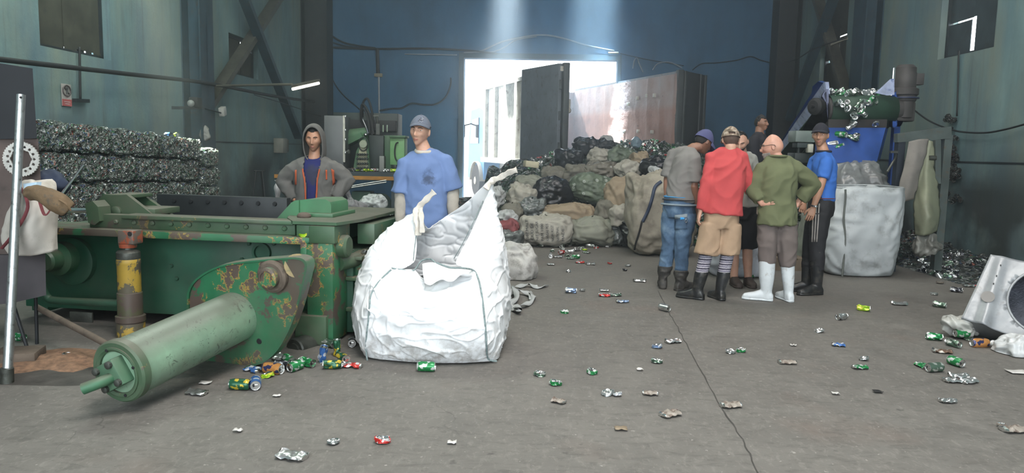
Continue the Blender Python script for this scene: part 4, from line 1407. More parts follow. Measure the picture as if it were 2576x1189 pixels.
        for j in range(6):
            row = []
            for i in range(21):
                a = rad(20 + 140 * i / 20)
                zf = line + (front - line) * math.sin(a)
                c = math.sqrt(max(0, 1 - zf * zf))
                p = head_pt(c * math.cos(a), c * math.sin(a), zf, off, s.hk, False)
                k = j / 5
                ext = brim * math.sin((a - rad(20)) / rad(140) * math.pi) ** 0.6
                p = p + Vector((math.cos(a) * ext * k * 0.35, ext * k, -0.020 * k * k - 0.45 * abs(math.cos(a)) ** 2 * ext * k - tip * k))
                row.append(s.hp + Rc @ p)
            P.append(row)
        m.grid(P)
        b = m.obj('brim', brimmat or mat, cp, 180)
        md = b.modifiers.new('solid', 'SOLIDIFY'); md.thickness = 0.005; md.offset = 0
        m = MB(); m.ell(s.hp + Rc @ head_pt(0, 0, 1, off + 0.002, s.hk), _I3, 0.007, 0.007, 0.004, 10, 6); m.obj('button', mat, cp, 180)
        s.capR = Rc
        return cp
    def shirt(s, mat, hem, sleeve=0.5, ease=0.022, sl_ease=0.022, name='shirt', wr=(0.010, 9.0, 1), voxel=0.010, w=1.0, dpt=1.0, belly=0.0, cut=None, flare=1.0, loose=0.0, label=None):
        """sleeve: 0..1 along the upper arm, 1..2 along the forearm"""
        j = s.J
        m = MB()
        m.loft(s.torso_secs(ease, hem, w=w, dpt=dpt, belly=belly), 28)
        for S in 'LR':
            a, b, c = j['sh' + S], j['el' + S], j['wr' + S]
            q, r = [a], [0.056 + sl_ease * 0.35]
            q.append(a.lerp(b, 0.35)); r.append(0.052 + sl_ease * 0.8)
            if sleeve <= 1.0:
                q.append(a.lerp(b, sleeve)); r.append((0.050 + sl_ease) * flare)
            else:
                q.append(a.lerp(b, 0.8)); r.append(0.046 + sl_ease)
                q.append(b); r.append(0.046 + sl_ease)
                q.append(b.lerp(c, (sleeve - 1) * 0.5)); r.append(0.040 + sl_ease + loose)
                q.append(b.lerp(c, sleeve - 1)); r.append((0.030 + sl_ease * 0.8 + loose) * flare)
            m.tube(q, r, 18)
            m.ell(a, _I3, 0.058 + sl_ease * 0.3, 0.056 + sl_ease * 0.3, 0.056 + sl_ease * 0.3)
            nk = j['neck']
            m.tube([nk - Vector((0, 0, 0.035)), nk.lerp(a, 0.55) + Vector((0, 0, 0.002)), a], [0.060 + ease * 0.4, 0.050 + ease * 0.5, 0.045 + sl_ease * 0.3], 14)
        o = organic(m, name, mat, s.root, voxel, 7, 0.5, wr, None, 180, label)
        if cut:
            b = bmesh.new(); b.from_mesh(o.data)
            b.faces.ensure_lookup_table()
            bmesh.ops.delete(b, geom=[f for f in b.faces if cut(f.calc_center_median(), f.normal)], context='FACES')
            b.to_mesh(o.data); b.free()
            md = o.modifiers.new('solid', 'SOLIDIFY'); md.thickness = 0.008; md.offset = -1
        return o
    def trousers(s, mat, end=1.7, ease=0.022, top=0.12, name='trousers', wr=(0.009, 10.0, 2), voxel=0.010, flare=1.0, label=None, thick=1.0, hipw=1.0):
        """end: 0..1 along the thigh, 1..2 along the shin"""
        j = s.J
        m = MB()
        pel = j['pelvis']
        R = s.F
        zt = top
        m.loft([(pel + Vector((0, 0, zt)), R, 0.150 * hipw, 0.112), (pel + Vector((0, 0, 0.03)), R, 0.165 * hipw, 0.124), (pel + Vector((0, 0, -0.06)), R, 0.172 * hipw, 0.13), (pel + Vector((0, 0, -0.13)), R, 0.155 * hipw, 0.115)], 28)
        for S in 'LR':
            a, b, c = j['hip' + S], j['kn' + S], j['an' + S]
            q, r = [a], [0.088 * thick + ease * 0.5]
            if end <= 1.0:
                q += [a.lerp(b, 0.5 * end), a.lerp(b, end)]
                r += [0.080 * thick + ease * 1.1, (0.070 * thick + ease * 1.5) * flare]
            else:
                q += [a.lerp(b, 0.5), b, b.lerp(c, (end - 1) * 0.5), b.lerp(c, end - 1)]
                r += [0.075 * thick + ease, 0.058 * thick + ease, 0.052 * thick + ease, (0.044 * thick + ease) * flare]
            m.tube(q, r, 18)
        return organic(m, name, mat, s.root, voxel, 7, 0.5, wr, None, 180, label)
    def boot(s, S, mat, top, toe, name='boot', r=0.062, length=0.27, sole=None, wr=None, ztop=None, slouch=0.0):
        """top 0..1 up the shin; toe = ground direction of the toe"""
        j = s.J
        an, kn = j['an' + S], j['kn' + S]
        g = s.z0
        toe = Vector((toe[0], toe[1], 0)).normalized()
        side = Vector((-toe.y, toe.x, 0))
        m = MB()
        tp = an.lerp(kn, top)
        ank = Vector((an.x, an.y, g + 0.11))
        R = Matrix((side, toe, Vector((0, 0, 1)))).transposed()
        m.loft([(Vector((an.x, an.y, g + 0.02)) - toe * 0.01, R, 0.042, 0.055), (ank, R, 0.046, 0.056), (ank.lerp(tp, 0.4), R, r * 0.92, r * 0.98), (ank.lerp(tp, 0.8), R, r * 1.04, r * 1.06), (tp, R, r * 1.06, r * 1.08)], 20)
        heel = Vector((an.x, an.y, g)) - toe * 0.070
        Rf = Matrix((side, Vector((0, 0, 1)), toe)).transposed()
        Ls = length
        secs = []
        for k, w_, h_ in ((0.0, 0.028, 0.030), (0.06, 0.038, 0.045), (0.25, 0.042, 0.060), (0.45, 0.042, 0.052), (0.65, 0.049, 0.040), (0.82, 0.048, 0.034), (0.95, 0.036, 0.028), (1.0, 0.018, 0.016)):
            secs.append((heel + toe * Ls * k + Vector((0, 0, h_ + 0.004)), Rf, w_, h_))
        m.loft(secs, 18, True, 2.6)
        o = organic(m, name, mat, s.root, 0.007, 4, 0.5, wr)
        m = MB(); secs = []
        for k, w_ in ((0.0, 0.026), (0.05, 0.038), (0.3, 0.038), (0.45, 0.036), (0.65, 0.050), (0.85, 0.049), (0.97, 0.034), (1.01, 0.016)):
            secs.append((heel + toe * Ls * k + Vector((0, 0, 0.014)), Rf, w_, 0.013))
        m.loft(secs, 16, True, 4)
        m.obj('sole', sole or mat, o, 180)
        return o
    def band(s, S, mat, a, b, r0, r1, name, bones=('kn', 'an')):
        """a sleeve of cloth along a limb"""
        p, q = s.J[bones[0] + S], s.J[bones[1] + S]
        m = MB(); n = 6
        m.tube([p.lerp(q, a + (b - a) * i / n) for i in range(n + 1)], [r0 + (r1 - r0) * i / n for i in range(n + 1)], 20)
        return m.obj(name, mat, s.root, 60)

# ---- the man in the hooded jacket behind the press
J = dict(neck=(790, 399), shL=(836, 420), shR=(744, 420), elL=(876, 450, 0.05), elR=(712, 453, 0.05), wrL=(842, 498, -0.02), wrR=(742, 502, -0.02), haL=(824, 512, -0.05), haR=(760, 516, -0.05),
         pelvis=(790, 528), hipL=(811, 548), hipR=(769, 548), knL=(814, 650), knR=(768, 650), anL=(818, 745), anR=(764, 745))
p = Person('man in a grey hooded jacket over a blue top, hands on hips behind the press', 7.6, J, 0, (790, 349, -0.03, 2, 10, 0), 1.02, SK_MID)
p.body(curl=(0.4, 0.4)); p.face(half=0.25); p.hair(line=0.36)
M_HOOD = cloth('charcoal grey jersey', (0.115, 0.112, 0.104), 0.9, 0.2)
M_ORNG = cloth('orange trim', (0.42, 0.085, 0.03), 0.8)
zc = p.J['neck'].z
def cutj(c, n):
    d = c - p.J['pelvis']
    x = d.dot(p.L)
    w = 0.052 + 0.03 * sst(zc - 0.25, zc - 0.05, c.z) - 0.01 * sst(zc - 0.2, zc - 0.5, c.z)
    return abs(x - 0.005) < w and n.dot(p.fw) > 0.15 and c.z > p.J['pelvis'].z - 0.4
p.shirt(cloth('royal blue jersey', (0.012, 0.016, 0.105), 0.85, 0.2, stain=[(tuple(at(788, 440, 7.46)), 0.13, (0.03, 0.033, 0.05))]), p.J['pelvis'].z - 0.10, 0.6, 0.012, 0.01, 'shirt', (0.006, 9, 5))
jk_ = p.shirt(M_HOOD, p.J['pelvis'].z - 0.16, 1.97, 0.036, 0.028, 'hooded_jacket', (0.016, 9, 1), cut=cutj, w=1.04)
def front_edge(xo, zs, push=0.012):
    from mathutils.bvhtree import BVHTree
    bb = bmesh.new(); bb.from_mesh(jk_.data); tr = BVHTree.FromBMesh(bb); bb.free()
    out = []
    for z in zs:
        w = 0.052 + 0.03 * sst(zc - 0.25, zc - 0.05, z) - 0.01 * sst(zc - 0.2, zc - 0.5, z) + 0.008
        o = p.J['pelvis'] + p.L * (0.005 + xo * w) + p.fw * 0.6; o.z = z
        h = tr.ray_cast(o, -p.fw)
        if h[0] is not None: out.append(h[0] + p.fw * push)
    return out
for xo in (-1, 1):
    pts = front_edge(xo, [zc - 0.10 - 0.05 * i for i in range(12)], 0.003)
    if len(pts) > 3:
        m = MB(); m.tube(pts, 0.008, 8); m.obj('zip_edge', M_ORNG, jk_)
from mathutils.bvhtree import BVHTree
def surf_patch(o, pix, mat, name, parent, push=0.004, n=6):
    """a sewn-on patch following the cloth where the ray through each pixel meets it"""
    bb = bmesh.new(); bb.from_mesh(o.data); tr = BVHTree.FromBMesh(bb); bb.free()
    (ax, ay), (bx, by), (cx, cy), (dx, dy) = pix
    P = []
    for j in range(n + 1):
        row = []
        for i in range(n + 1):
            u, v = i / n, j / n
            x = (ax * (1 - u) + bx * u) * (1 - v) + (dx * (1 - u) + cx * u) * v
            y = (ay * (1 - u) + by * u) * (1 - v) + (dy * (1 - u) + cy * u) * v
            d = pray(x, y).normalized()
            h = tr.ray_cast(CAM, d)
            if h[0] is None: return None
            row.append(h[0] + h[1] * push)
        P.append(row)
    m = MB(); m.grid(P)
    q = m.obj(name, mat, parent, 180)
    md = q.modifiers.new('solid', 'SOLIDIFY'); md.thickness = 0.003
    return q
surf_patch(jk_, ((834, 424), (841, 428), (842, 462), (836, 466)), M_ORNG, 'pocket_trim', jk_)
surf_patch(jk_, ((818, 427), (822, 427), (823, 452), (819, 452)), M_ORNG, 'zip', jk_)
surf_patch(jk_, ((743, 428), (747, 427), (747, 464), (743, 465)), M_ORNG, 'zip', jk_)
# hood drawn over the head
m = MB(); P = []
for yy, rx, zt, zb in ((0.070, 0.084, 0.118, -0.135), (0.080, 0.094, 0.138, -0.150), (0.050, 0.102, 0.150, -0.165), (0.0, 0.108, 0.152, -0.18), (-0.06, 0.106, 0.142, -0.19), (-0.11, 0.085, 0.11, -0.19), (-0.135, 0.045, 0.06, -0.17)):
    row = []
    for i in range(41):
        a = rad(-62 + 304 * i / 40)
        x = rx * math.cos(a) * (1 + (0.30 * sst(-0.1, -0.9, math.sin(a)))); z = (zt + zb) / 2 + (zt - zb) / 2 * math.sin(a) - 0.07 * sst(-0.3, -0.9, math.sin(a))
        row.append(p.hp + p.HR @ (Vector((x, yy - (0.02 * sst(-0.1, -0.9, math.sin(a))), z)) * p.hk))
    P.append(row)
m.grid(P)
me = m.mesh('hood'); wrinkles(me, 0.006, 14, 4); finish_mesh(me, M_HOOD, 180)
hd = link_mesh('hood', me, jk_); md = hd.modifiers.new('solid', 'SOLIDIFY'); md.thickness = 0.009
hd.modifiers.new('sub', 'SUBSURF').levels = 1
M_DKTROUS = cloth('dark work trousers', (0.03, 0.03, 0.032))
p.trousers(M_DKTROUS, 1.9)
for S in 'LR': p.boot(S, M_RUBBER, 0.5, (0.1 if S == 'L' else -0.1, -1))

# ---- the man in the cap behind the white bag
J = dict(neck=(1068, 383), shL=(1119, 408), shR=(1020, 415), elL=(1138, 478, 0.02), elR=(1010, 486, 0.0), wrL=(1140, 556, -0.05), wrR=(1006, 566, -0.08),
         pelvis=(1070, 560), hipL=(1094, 585), hipR=(1044, 585), knL=(1098, 705), knR=(1038, 705), anL=(1100, 818), anR=(1034, 818))
p = Person('man in a blue grey T-shirt and grey baseball cap standing behind the big white bag', 6.2, J, -6, (1057, 330, -0.02, -14, 2, -5), 1.0, SK_LIGHT)
p.body(curl=(0.5, 0.5), voxel=0.005, neck=1.05); p.face(half=0.38); p.hair(line=0.5, nape=-0.35, side=-0.05, off=0.003)
p.shirt(cloth('grimy cream undershirt', (0.34, 0.31, 0.265), 0.9, 0.2), p.J['pelvis'].z - 0.05, 1.96, 0.006, 0.010, 'undershirt', (0.006, 14, 8), w=0.98)
m = MB(); q = [p.J['neck'] + p.F @ Vector((0.070 * math.cos(a), 0.068 * math.sin(a), 0.012 + 0.014 * -math.sin(a))) for a in [2 * math.pi * i / 24 for i in range(25)]]
m.tube(q, 0.016, 8, False); m.obj('undershirt_collar', cloth('cream ribbing', (0.45, 0.41, 0.35)), p.root, 180)
ts = p.shirt(cloth('faded slate blue cotton', (0.125, 0.19, 0.36), 0.9, 0.12, stain=[(tuple(at(1079, 446, 6.03)), 0.085, (0.035, 0.045, 0.075))]), p.J['pelvis'].z - 0.16, 0.98, 0.030, 0.030, 't_shirt', (0.016, 8, 3), flare=1.12, w=1.04)
M_CAPG = cloth('slate grey cap cloth', (0.11, 0.125, 0.16), 0.9, 0.1)
cp = p.cap(M_CAPG, 0.060, 0.24, 0.52, tip=-0.004, byaw=-14)
# interlocked white-edged letters on the cap front
def cap_letter(strokes, mat, w, push, name):
    bb = bmesh.new(); bb.from_mesh(cp.data); tr = BVHTree.FromBMesh(bb); bb.free()
    m = MB()
    for a, b in strokes:
        pts = []
        for i in range(5):
            u = Vector(a).lerp(Vector(b), i / 4)
            o = p.hp + p.capR @ Vector((u.x, 0.3, 0.096 + u.y)); h = tr.ray_cast(o, -p.capR.col[1])
            if h[0] is not None: pts.append(h[0] + h[1] * push)
        if len(pts) > 1: m.tube(pts, w, 6, True, 1.0)
    return m.obj(name, mat, cp, 60)
LS = [((0.020, 0.016, 0), (0.020, -0.010, 0)), ((0.025, 0.016, 0), (0.015, 0.016, 0)), ((0.024, -0.010, 0), (0.000, -0.010, 0)), ((0.000, -0.010, 0), (0.000, -0.004, 0))]
AS = [((0.004, 0.010, 0), (0.014, -0.018, 0)), ((0.004, 0.010, 0), (-0.010, -0.018, 0)), ((0.010, -0.006, 0), (-0.004, -0.006, 0)), ((0.018, -0.018, 0), (0.010, -0.018, 0)), ((-0.006, -0.018, 0), (-0.015, -0.018, 0))]
cap_letter(LS + AS, plain('white embroidery', (0.75, 0.76, 0.78), 0.7), 0.0044, 0.001, 'letter_border')
cap_letter(LS + AS, plain('navy embroidery', (0.02, 0.025, 0.05), 0.7), 0.0026, 0.0048, 'lettering')
p.trousers(M_DKTROUS, 1.9)
for S in 'LR': p.boot(S, M_RUBBER, 0.5, (0.1 if S == 'L' else -0.1, -1))

# ---- the group on the right: grey T-shirt and jeans
J = dict(neck=(1735, 374), shL=(1694, 390, 0.14), shR=(1745, 396, -0.10), elL=(1679, 452, 0.14), elR=(1746, 468, -0.14), wrL=(1678, 512, 0.06), wrR=(1756, 530, -0.05),
         pelvis=(1708, 515), hipL=(1688, 535, 0.06), hipR=(1728, 537, -0.06), knL=(1684, 612, 0.08), knR=(1716, 622, -0.03), anL=(1668, 700, 0.10), anR=(1712, 712, -0.02))
p = Person('man in a grey T-shirt, blue jeans and purple cap, stooping over the group', 8.0, J, 143, (1770, 356, 0.02, 118, 30, 0), 1.02, SK_DARK)
p.body(curl=(0.5, 0.6)); p.face(); p.hair(line=0.3, nape=-0.45, off=0.003)
p.shirt(cloth('dark grey cotton', (0.185, 0.175, 0.165), 0.9, 0.12), p.J['pelvis'].z + 0.045, 0.88, 0.014, 0.024, 't_shirt', (0.016, 8, 11), flare=1.1)
p.cap(cloth('purple blue cap cloth', (0.075, 0.08, 0.18), 0.9, 0.12), 0.075, 0.05, 0.14, tip=0.012, off=0.016)
def mat_jeans():
    t = NT('faded blue denim'); v = t.coord()
    c = t.ramp(t.noise(v, 5, 6, 0.65), [(0.32, (0.035, 0.065, 0.115)), (0.5, (0.075, 0.135, 0.22)), (0.68, (0.20, 0.29, 0.39))])
    t.bump(t.noise(v, 300, 2), 0.3, 0.002)
    return t.set(Base_Color=c, Roughness=0.9)
M_JEANS = mat_jeans()
jn = p.trousers(M_JEANS, 1.72, 0.020, 0.10, 'jeans', (0.013, 10, 12))
m = MB(); pel = p.J['pelvis']
m.tube([pel + p.F @ Vector((0.170 * math.cos(a), 0.128 * math.sin(a), 0.055)) for a in [2 * math.pi * i / 32 for i in range(33)]], 0.017, 8, False, 0.45, Vector((0, 0, 1)))
m.obj('belt', plain('black belt', (0.014, 0.013, 0.013), 0.5), p.root)
m = MB(); m.tube([pel + p.F @ Vector((0.172 * math.cos(a), 0.131 * math.sin(a), 0.005)) for a in [2 * math.pi * i / 32 for i in range(33)]], 0.030, 8, False, 0.4)
m.obj('faded_waistband', cloth('pale washed denim', (0.20, 0.25, 0.29)), jn)
m = MB(); m.tube([pel + p.F @ Vector((0.160 * math.cos(a), 0.122 * math.sin(a), 0.085)) for a in [2 * math.pi * i / 32 for i in range(33)]], 0.012, 8, False, 0.5)
m.obj('underwear_band', cloth('bright blue elastic', (0.04, 0.25, 0.52)), p.root)
surf_patch(jn, ((1697, 541), (1729, 539), (1728, 575), (1698, 577)), M_JEANS, 'back_pocket', jn, 0.006)
surf_patch(jn, ((1698, 540), (1729, 538), (1729, 546), (1698, 549)), cloth('worn pocket edge', (0.25, 0.30, 0.33)), 'pocket_edge', jn, 0.009)
tg = surf_patch(jn, ((1712, 546), (1722, 547), (1722, 551), (1712, 551)), cloth('bright blue tag', (0.05, 0.35, 0.75)), 'tag', jn, 0.014)
m = MB(); c = at(1726, 555, 7.82); m.tube([c + Vector((0.010 * math.cos(a), 0, 0.018 * math.sin(a))) for a in [2 * math.pi * i / 16 for i in range(17)]], 0.003, 6, False); m.obj('key_ring', M_GALV, jn)
for S, toe in (('L', (0.15, 1)), ('R', (0.75, 0.4))): p.boot(S, M_LEATHER, 0.36, toe, r=0.072, length=0.29, wr=(0.012, 13, 5))

# ---- red jersey and camouflage cap
J = dict(neck=(1836, 378), shL=(1790, 398), shR=(1866, 398), elL=(1778, 468, -0.02), elR=(1880, 466, 0.06), wrL=(1762, 530, 0.0), wrR=(1896, 446, 0.28),
         pelvis=(1815, 540), hipL=(1790, 562), hipR=(1838, 562), knL=(1776, 640), knR=(1830, 640), anL=(1755, 728), anR=(1812, 728))
p = Person('man in a red long sleeved jersey, beige shorts and camouflage cap, back turned', 7.5, J, 178, (1838, 351, 0.02, 172, 12, 0), 1.0, SK_LIGHT)
p.body(curl=(0.55, 0.5)); p.face(); p.hair(line=0.3, nape=-0.5, off=0.003, mat=plain('short brown hair', (0.09, 0.055, 0.04), 0.8))
p.shirt(cloth('red jersey', (0.50, 0.068, 0.070), 0.9, 0.10), p.J['pelvis'].z + 0.01, 1.93, 0.030, 0.022, 'red_jersey', (0.017, 7, 21), w=1.05)
def mat_camo():
    t = NT('tan camouflage cloth'); v = t.coord()
    n = t.noise(v, 26, 3, 0.55, 0.5)
    return t.set(Base_Color=t.ramp(n, [(0.0, (0.10, 0.075, 0.05)), (0.42, (0.10, 0.075, 0.05)), (0.44, (0.25, 0.19, 0.14)), (0.55, (0.25, 0.19, 0.14)), (0.57, (0.40, 0.34, 0.27))], 'CONSTANT'), Roughness=0.9)
p.cap(mat_camo(), 0.07, 0.10, 0.16, back_gap=True, off=0.014)
p.trousers(cloth('beige cotton', (0.38, 0.26, 0.17), 0.9, 0.12), 0.98, 0.026, 0.06, 'shorts', (0.014, 8, 22), flare=1.08, thick=1.04)
def mat_sock():
    t = NT('patterned knee sock'); v = t.coord()
    s_ = t.n('ShaderNodeSeparateXYZ'); t.l(v, s_.inputs[0])
    w = t.math('FRACT', t.math('MULTIPLY', t.math('ADD', s_.outputs['Z'], t.math('MULTIPLY', t.noise(v, 90, 2), 0.008)), 22.0))
    zz = t.ramp(w, [(0.0, (0.05, 0.045, 0.07)), (0.30, (0.30, 0.28, 0.32)), (0.45, (0.62, 0.6, 0.62)), (0.55, (0.13, 0.12, 0.17)), (0.8, (0.42, 0.40, 0.45))], 'CONSTANT')
    return t.set(Base_Color=zz, Roughness=0.9)
M_SOCK = mat_sock()
for S in 'LR': p.band(S, M_SOCK, -0.06, 0.6, 0.066, 0.060, 'sock')
p.boot('L', M_RUBBER, 0.52, (-0.75, 0.5), r=0.064, length=0.29); p.boot('R', M_RUBBER, 0.52, (-0.25, 1), r=0.062, length=0.28)

# ---- bald man in olive shirt and white boots
J = dict(neck=(1956, 398), shL=(1918, 422), shR=(1998, 420), elL=(1897, 478, 0.04), elR=(2046, 462, 0.06), wrL=(1916, 512, -0.06), wrR=(2008, 508, 0.12), haL=(1944, 505, -0.14), haR=(1996, 524, 0.12),
         pelvis=(1955, 535), hipL=(1932, 560), hipR=(1978, 560), knL=(1930, 640), knR=(1980, 640), anL=(1928, 724), anR=(1984, 726))
p = Person('bald man in glasses, olive shirt and white rubber boots, hands on hips', 7.5, J, 196, (1944, 369, 0.02, 246, 8, 0), 1.04, SK_PINK)
p.body(curl=(0.35, 0.5), palm=(Vector((0, 0.9, -0.3)), None), thumb=(Vector((0, 0, 1)), None)); p.face(brow=M_GREYHAIR)
p.hair(M_GREYHAIR, 0.0015, 2.0, -0.5, -0.1, 'shaved_hair') if False else None
m = MB()
head_grid(m, p.hp, p.HR, p.hk, 0.006, 64, 48, lambda x, y, z: z < -0.42 and y > 0.25 and z > -0.97, True)
bd = m.obj('beard', M_GREYHAIR, p.root, 180); md = bd.modifiers.new('solid', 'SOLIDIFY'); md.thickness = 0.006
m = MB()
for e in (-1, 1):
    m.tube([p.hp + p.HR @ (Vector(v) * p.hk) for v in ((e * 0.066, 0.088, 0.014), (e * 0.084, 0.05, 0.016), (e * 0.086, 0.0, 0.018), (e * 0.084, -0.026, 0.012), (e * 0.08, -0.034, -0.004))], 0.0028, 6)
    m.tube([p.hp + p.HR @ (Vector((e * 0.033 + 0.026 * math.cos(a), 0.108 - 0.018 * abs(0.026 * math.cos(a) + e * 0.0) * 8, 0.008 + 0.018 * math.sin(a))) * p.hk) for a in [2 * math.pi * i / 20 for i in range(21)]], 0.002, 6, False)
m.obj('glasses', plain('dark spectacle frame', (0.03, 0.022, 0.018), 0.4), p.root)
M_OLIVE = cloth('olive drill', (0.125, 0.138, 0.070), 0.9, 0.12)
sh = p.shirt(M_OLIVE, p.J['pelvis'].z - 0.115, 1.82, 0.040, 0.030, 'olive_shirt', (0.018, 8, 31), w=0.95, loose=0.006, flare=1.15)
m = MB(); q = [p.J['neck'] + p.F @ Vector((0.076 * math.cos(a), 0.074 * math.sin(a), 0.022)) for a in [2 * math.pi * i / 24 for i in range(25)]]
m.tube(q, 0.022, 8, False, 0.5); m.obj('collar', M_OLIVE, sh, 180)
m = MB(); q = [p.J['elR'].lerp(p.J['wrR'], 0.62 + 0.1 * 0), p.J['elR'].lerp(p.J['wrR'], 0.85)]
p.trousers(cloth('brown grey drill', (0.15, 0.122, 0.112), 0.9, 0.12), 1.34, 0.030, 0.06, 'trousers', (0.014, 8, 32))
p.boot('L', M_WHITERUB, 0.84, (-0.92, 0.35), r=0.076, length=0.30); p.boot('R', M_WHITERUB, 0.84, (-0.15, 1), r=0.066, length=0.29)

# ---- blue T-shirt and striped track trousers, looking back
J = dict(neck=(2072, 382), shL=(2079, 408, -0.13), shR=(2050, 406, 0.17), elL=(2065, 465, -0.18), elR=(2032, 466, 0.18), wrL=(2046, 522, -0.18), wrR=(2022, 512, 0.02),
         pelvis=(2066, 512), hipL=(2064, 535, -0.08), hipR=(2056, 535, 0.09), knL=(2056, 612, -0.07), knR=(2040, 608, 0.10), anL=(2056, 702, -0.05), anR=(2030, 698, 0.12))
p = Person('young man in a bright blue T-shirt and black cap looking back over his shoulder', 7.95, J, -98, (2064, 340, 0.0, -32, 4, 0), 0.98, SK_MID)
p.body(curl=(0.6, 0.5), palm=(Vector((0.2, 1, 0)), None)); p.face(half=0.45); p.hair(line=0.4, nape=-0.4, off=0.003)
p.shirt(cloth('bright blue jersey', (0.035, 0.135, 0.46), 0.85, 0.12), p.J['pelvis'].z + 0.03, 0.72, 0.012, 0.014, 't_shirt', (0.011, 9, 41))
m = MB(); q = [p.J['neck'] + p.F @ Vector((0.072 * math.cos(a), 0.070 * math.sin(a), 0.006)) for a in [2 * math.pi * i / 24 for i in range(25)]]
m.tube(q, 0.012, 8, False); m.obj('neckband', cloth('dark navy ribbing', (0.015, 0.018, 0.03)), p.root, 180)
p.cap(cloth('black cap cloth', (0.016, 0.016, 0.024), 0.9, 0.1), 0.055, 0.20, 0.44, tip=-0.006)
tr_ = p.trousers(cloth('black track cloth', (0.013, 0.013, 0.015), 0.8), 1.75, 0.022, 0.09, 'track_trousers', (0.010, 9, 42))
M_STRIPE = cloth('pale stripe', (0.26, 0.24, 0.22))
for k, dx in enumerate((0, 7, 14)):
    surf_patch(tr_, ((2046 + dx, 512), (2049 + dx, 512), (2045 + dx * 0.8, 608), (2042 + dx * 0.8, 608)), M_STRIPE, 'stripe', tr_, 0.003, 10)
m = MB(); m.tube([p.J['pelvis'] + p.F @ Vector((0.165 * math.cos(a), 0.125 * math.sin(a), 0.062)) for a in [2 * math.pi * i / 32 for i in range(33)]], 0.010, 8, False, 0.5)
m.obj('waistband', cloth('dull red elastic', (0.16, 0.04, 0.03)), p.root)
a = p.J['wrL'].lerp(p.J['elL'], 0.06); d = (p.J['wrL'] - p.J['elL']).normalized()
m = MB(); m.lathe([(0.031, -0.009), (0.033, -0.007), (0.033, 0.007), (0.031, 0.009)], a, frame_from(d), 20); w_ = m.obj('wristwatch', plain('dark watch strap', (0.02, 0.02, 0.022), 0.4), p.root)
m = MB(); m.lathe([(0.014, 0), (0.014, 0.008), (0.011, 0.010)], a + Vector((0.01, -0.031, 0)), frame_from((0.2, -1, 0.1)), 16); m.obj('watch_case', M_GALV, w_)
p.boot('L', M_RUBBER, 0.80, (-0.9, -0.25), r=0.070, length=0.30); p.boot('R', M_RUBBER, 0.80, (-1, 0.1), r=0.068, length=0.29)

# ---- man in black further back
GZ = 0.16
J = dict(neck=(1911, 336), shL=(1919, 352, 0.16), shR=(1898, 354, -0.12), elL=(1922, 392, 0.2), elR=(1894, 396, -0.14), wrL=(1930, 425, 0.1), wrR=(1904, 432, -0.14),
         pelvis=(1900, 432), hipL=(1905, 448, 0.08), hipR=(1897, 448, -0.07), knL=(1908, 530, 0.1), knR=(1900, 530, -0.1), anL=(1904, 606, 0.1), anR=(1892, 606, -0.1))
p = Person('man in a black shirt and beige trousers standing behind the group, looking right', 10.0, J, 62, (1915, 309, 0.0, 46, 0, 0), 0.86, SK_DARK, ground=GZ)
for k in ('anL', 'anR'): p.J[k].z = GZ + 0.09
for k in ('knL', 'knR'): p.J[k].z = GZ + 0.52
p.body(); p.face(half=0.45); p.hair(line=0.22, off=0.010)
p.shirt(cloth('black jersey', (0.013, 0.013, 0.018), 0.85), p.J['pelvis'].z - 0.04, 1.9, 0.022, 0.02, 'black_shirt', (0.014, 8, 51))
p.trousers(cloth('grey beige drill', (0.20, 0.155, 0.115), 0.9, 0.15), 1.85, 0.03, 0.08, 'trousers', (0.014, 8, 52))
for S in 'LR': p.boot(S, M_RUBBER, 0.35, (1, -0.4))
pal = empty('pallet', Vector((p.root.location.x, p.root.location.y, 0)), 'low wooden pallet under the man in the black shirt', 'pallet')
m = MB()
for i in range(7): m.box(Vector((p.root.location.x - 0.48 + 0.16 * i, p.root.location.y, GZ - 0.012)), (0.12, 0.9, 0.022))
M_WOOD = plain('grey weathered wood', (0.16, 0.125, 0.09), 0.85, 0, 0.3, 8, 0.2)
m.obj('deck', M_WOOD, pal)
for k in range(3):
    m = MB(); m.box(Vector((p.root.location.x, p.root.location.y - 0.4 + 0.4 * k, (GZ - 0.023) / 2)), (1.08, 0.1, GZ - 0.024)); m.obj('runner', M_WOOD, pal)

# ---- man hidden behind the red jersey, facing us
J = dict(neck=(1866, 386), shL=(1892, 402), shR=(1836, 402), elL=(1896, 448, 0.0), elR=(1826, 450, 0.0), wrL=(1888, 468, -0.15), wrR=(1840, 470, -0.18),
         pelvis=(1862, 520), hipL=(1882, 540), hipR=(1848, 540), knL=(1880, 628), knR=(1846, 630), anL=(1882, 706), anR=(1847, 708))
p = Person('bareheaded man in a pale shirt and dark shorts, mostly hidden behind the red jersey', 8.35, J, -8, (1863, 356, -0.08, -22, 30, 0), 1.0, SK_LIGHT)
p.skin = SK_LIGHT
p.body(); p.face(half=0.3); p.hair(line=0.55, off=0.003, mat=M_HAIR)
m = MB(); head_grid(m, p.hp, p.HR, p.hk, 0.005, 64, 48, lambda x, y, z: z < -0.38 and y > 0.2 and z > -0.97, True)
bd = m.obj('beard', M_HAIR, p.root, 180); md = bd.modifiers.new('solid', 'SOLIDIFY'); md.thickness = 0.006
p.shirt(cloth('pale grey cotton', (0.30, 0.30, 0.27)), p.J['pelvis'].z + 0.0, 1.0, 0.024, 0.024, 'pale_shirt', (0.014, 8, 61))
p.trousers(cloth('black shorts cloth', (0.014, 0.014, 0.016)), 0.95, 0.025, 0.08, 'shorts', (0.014, 8, 62))
for S in 'LR': p.boot(S, plain('brown clogs', (0.05, 0.035, 0.03), 0.7), 0.02, (0.05, -1), 'shoe', 0.045, 0.26)
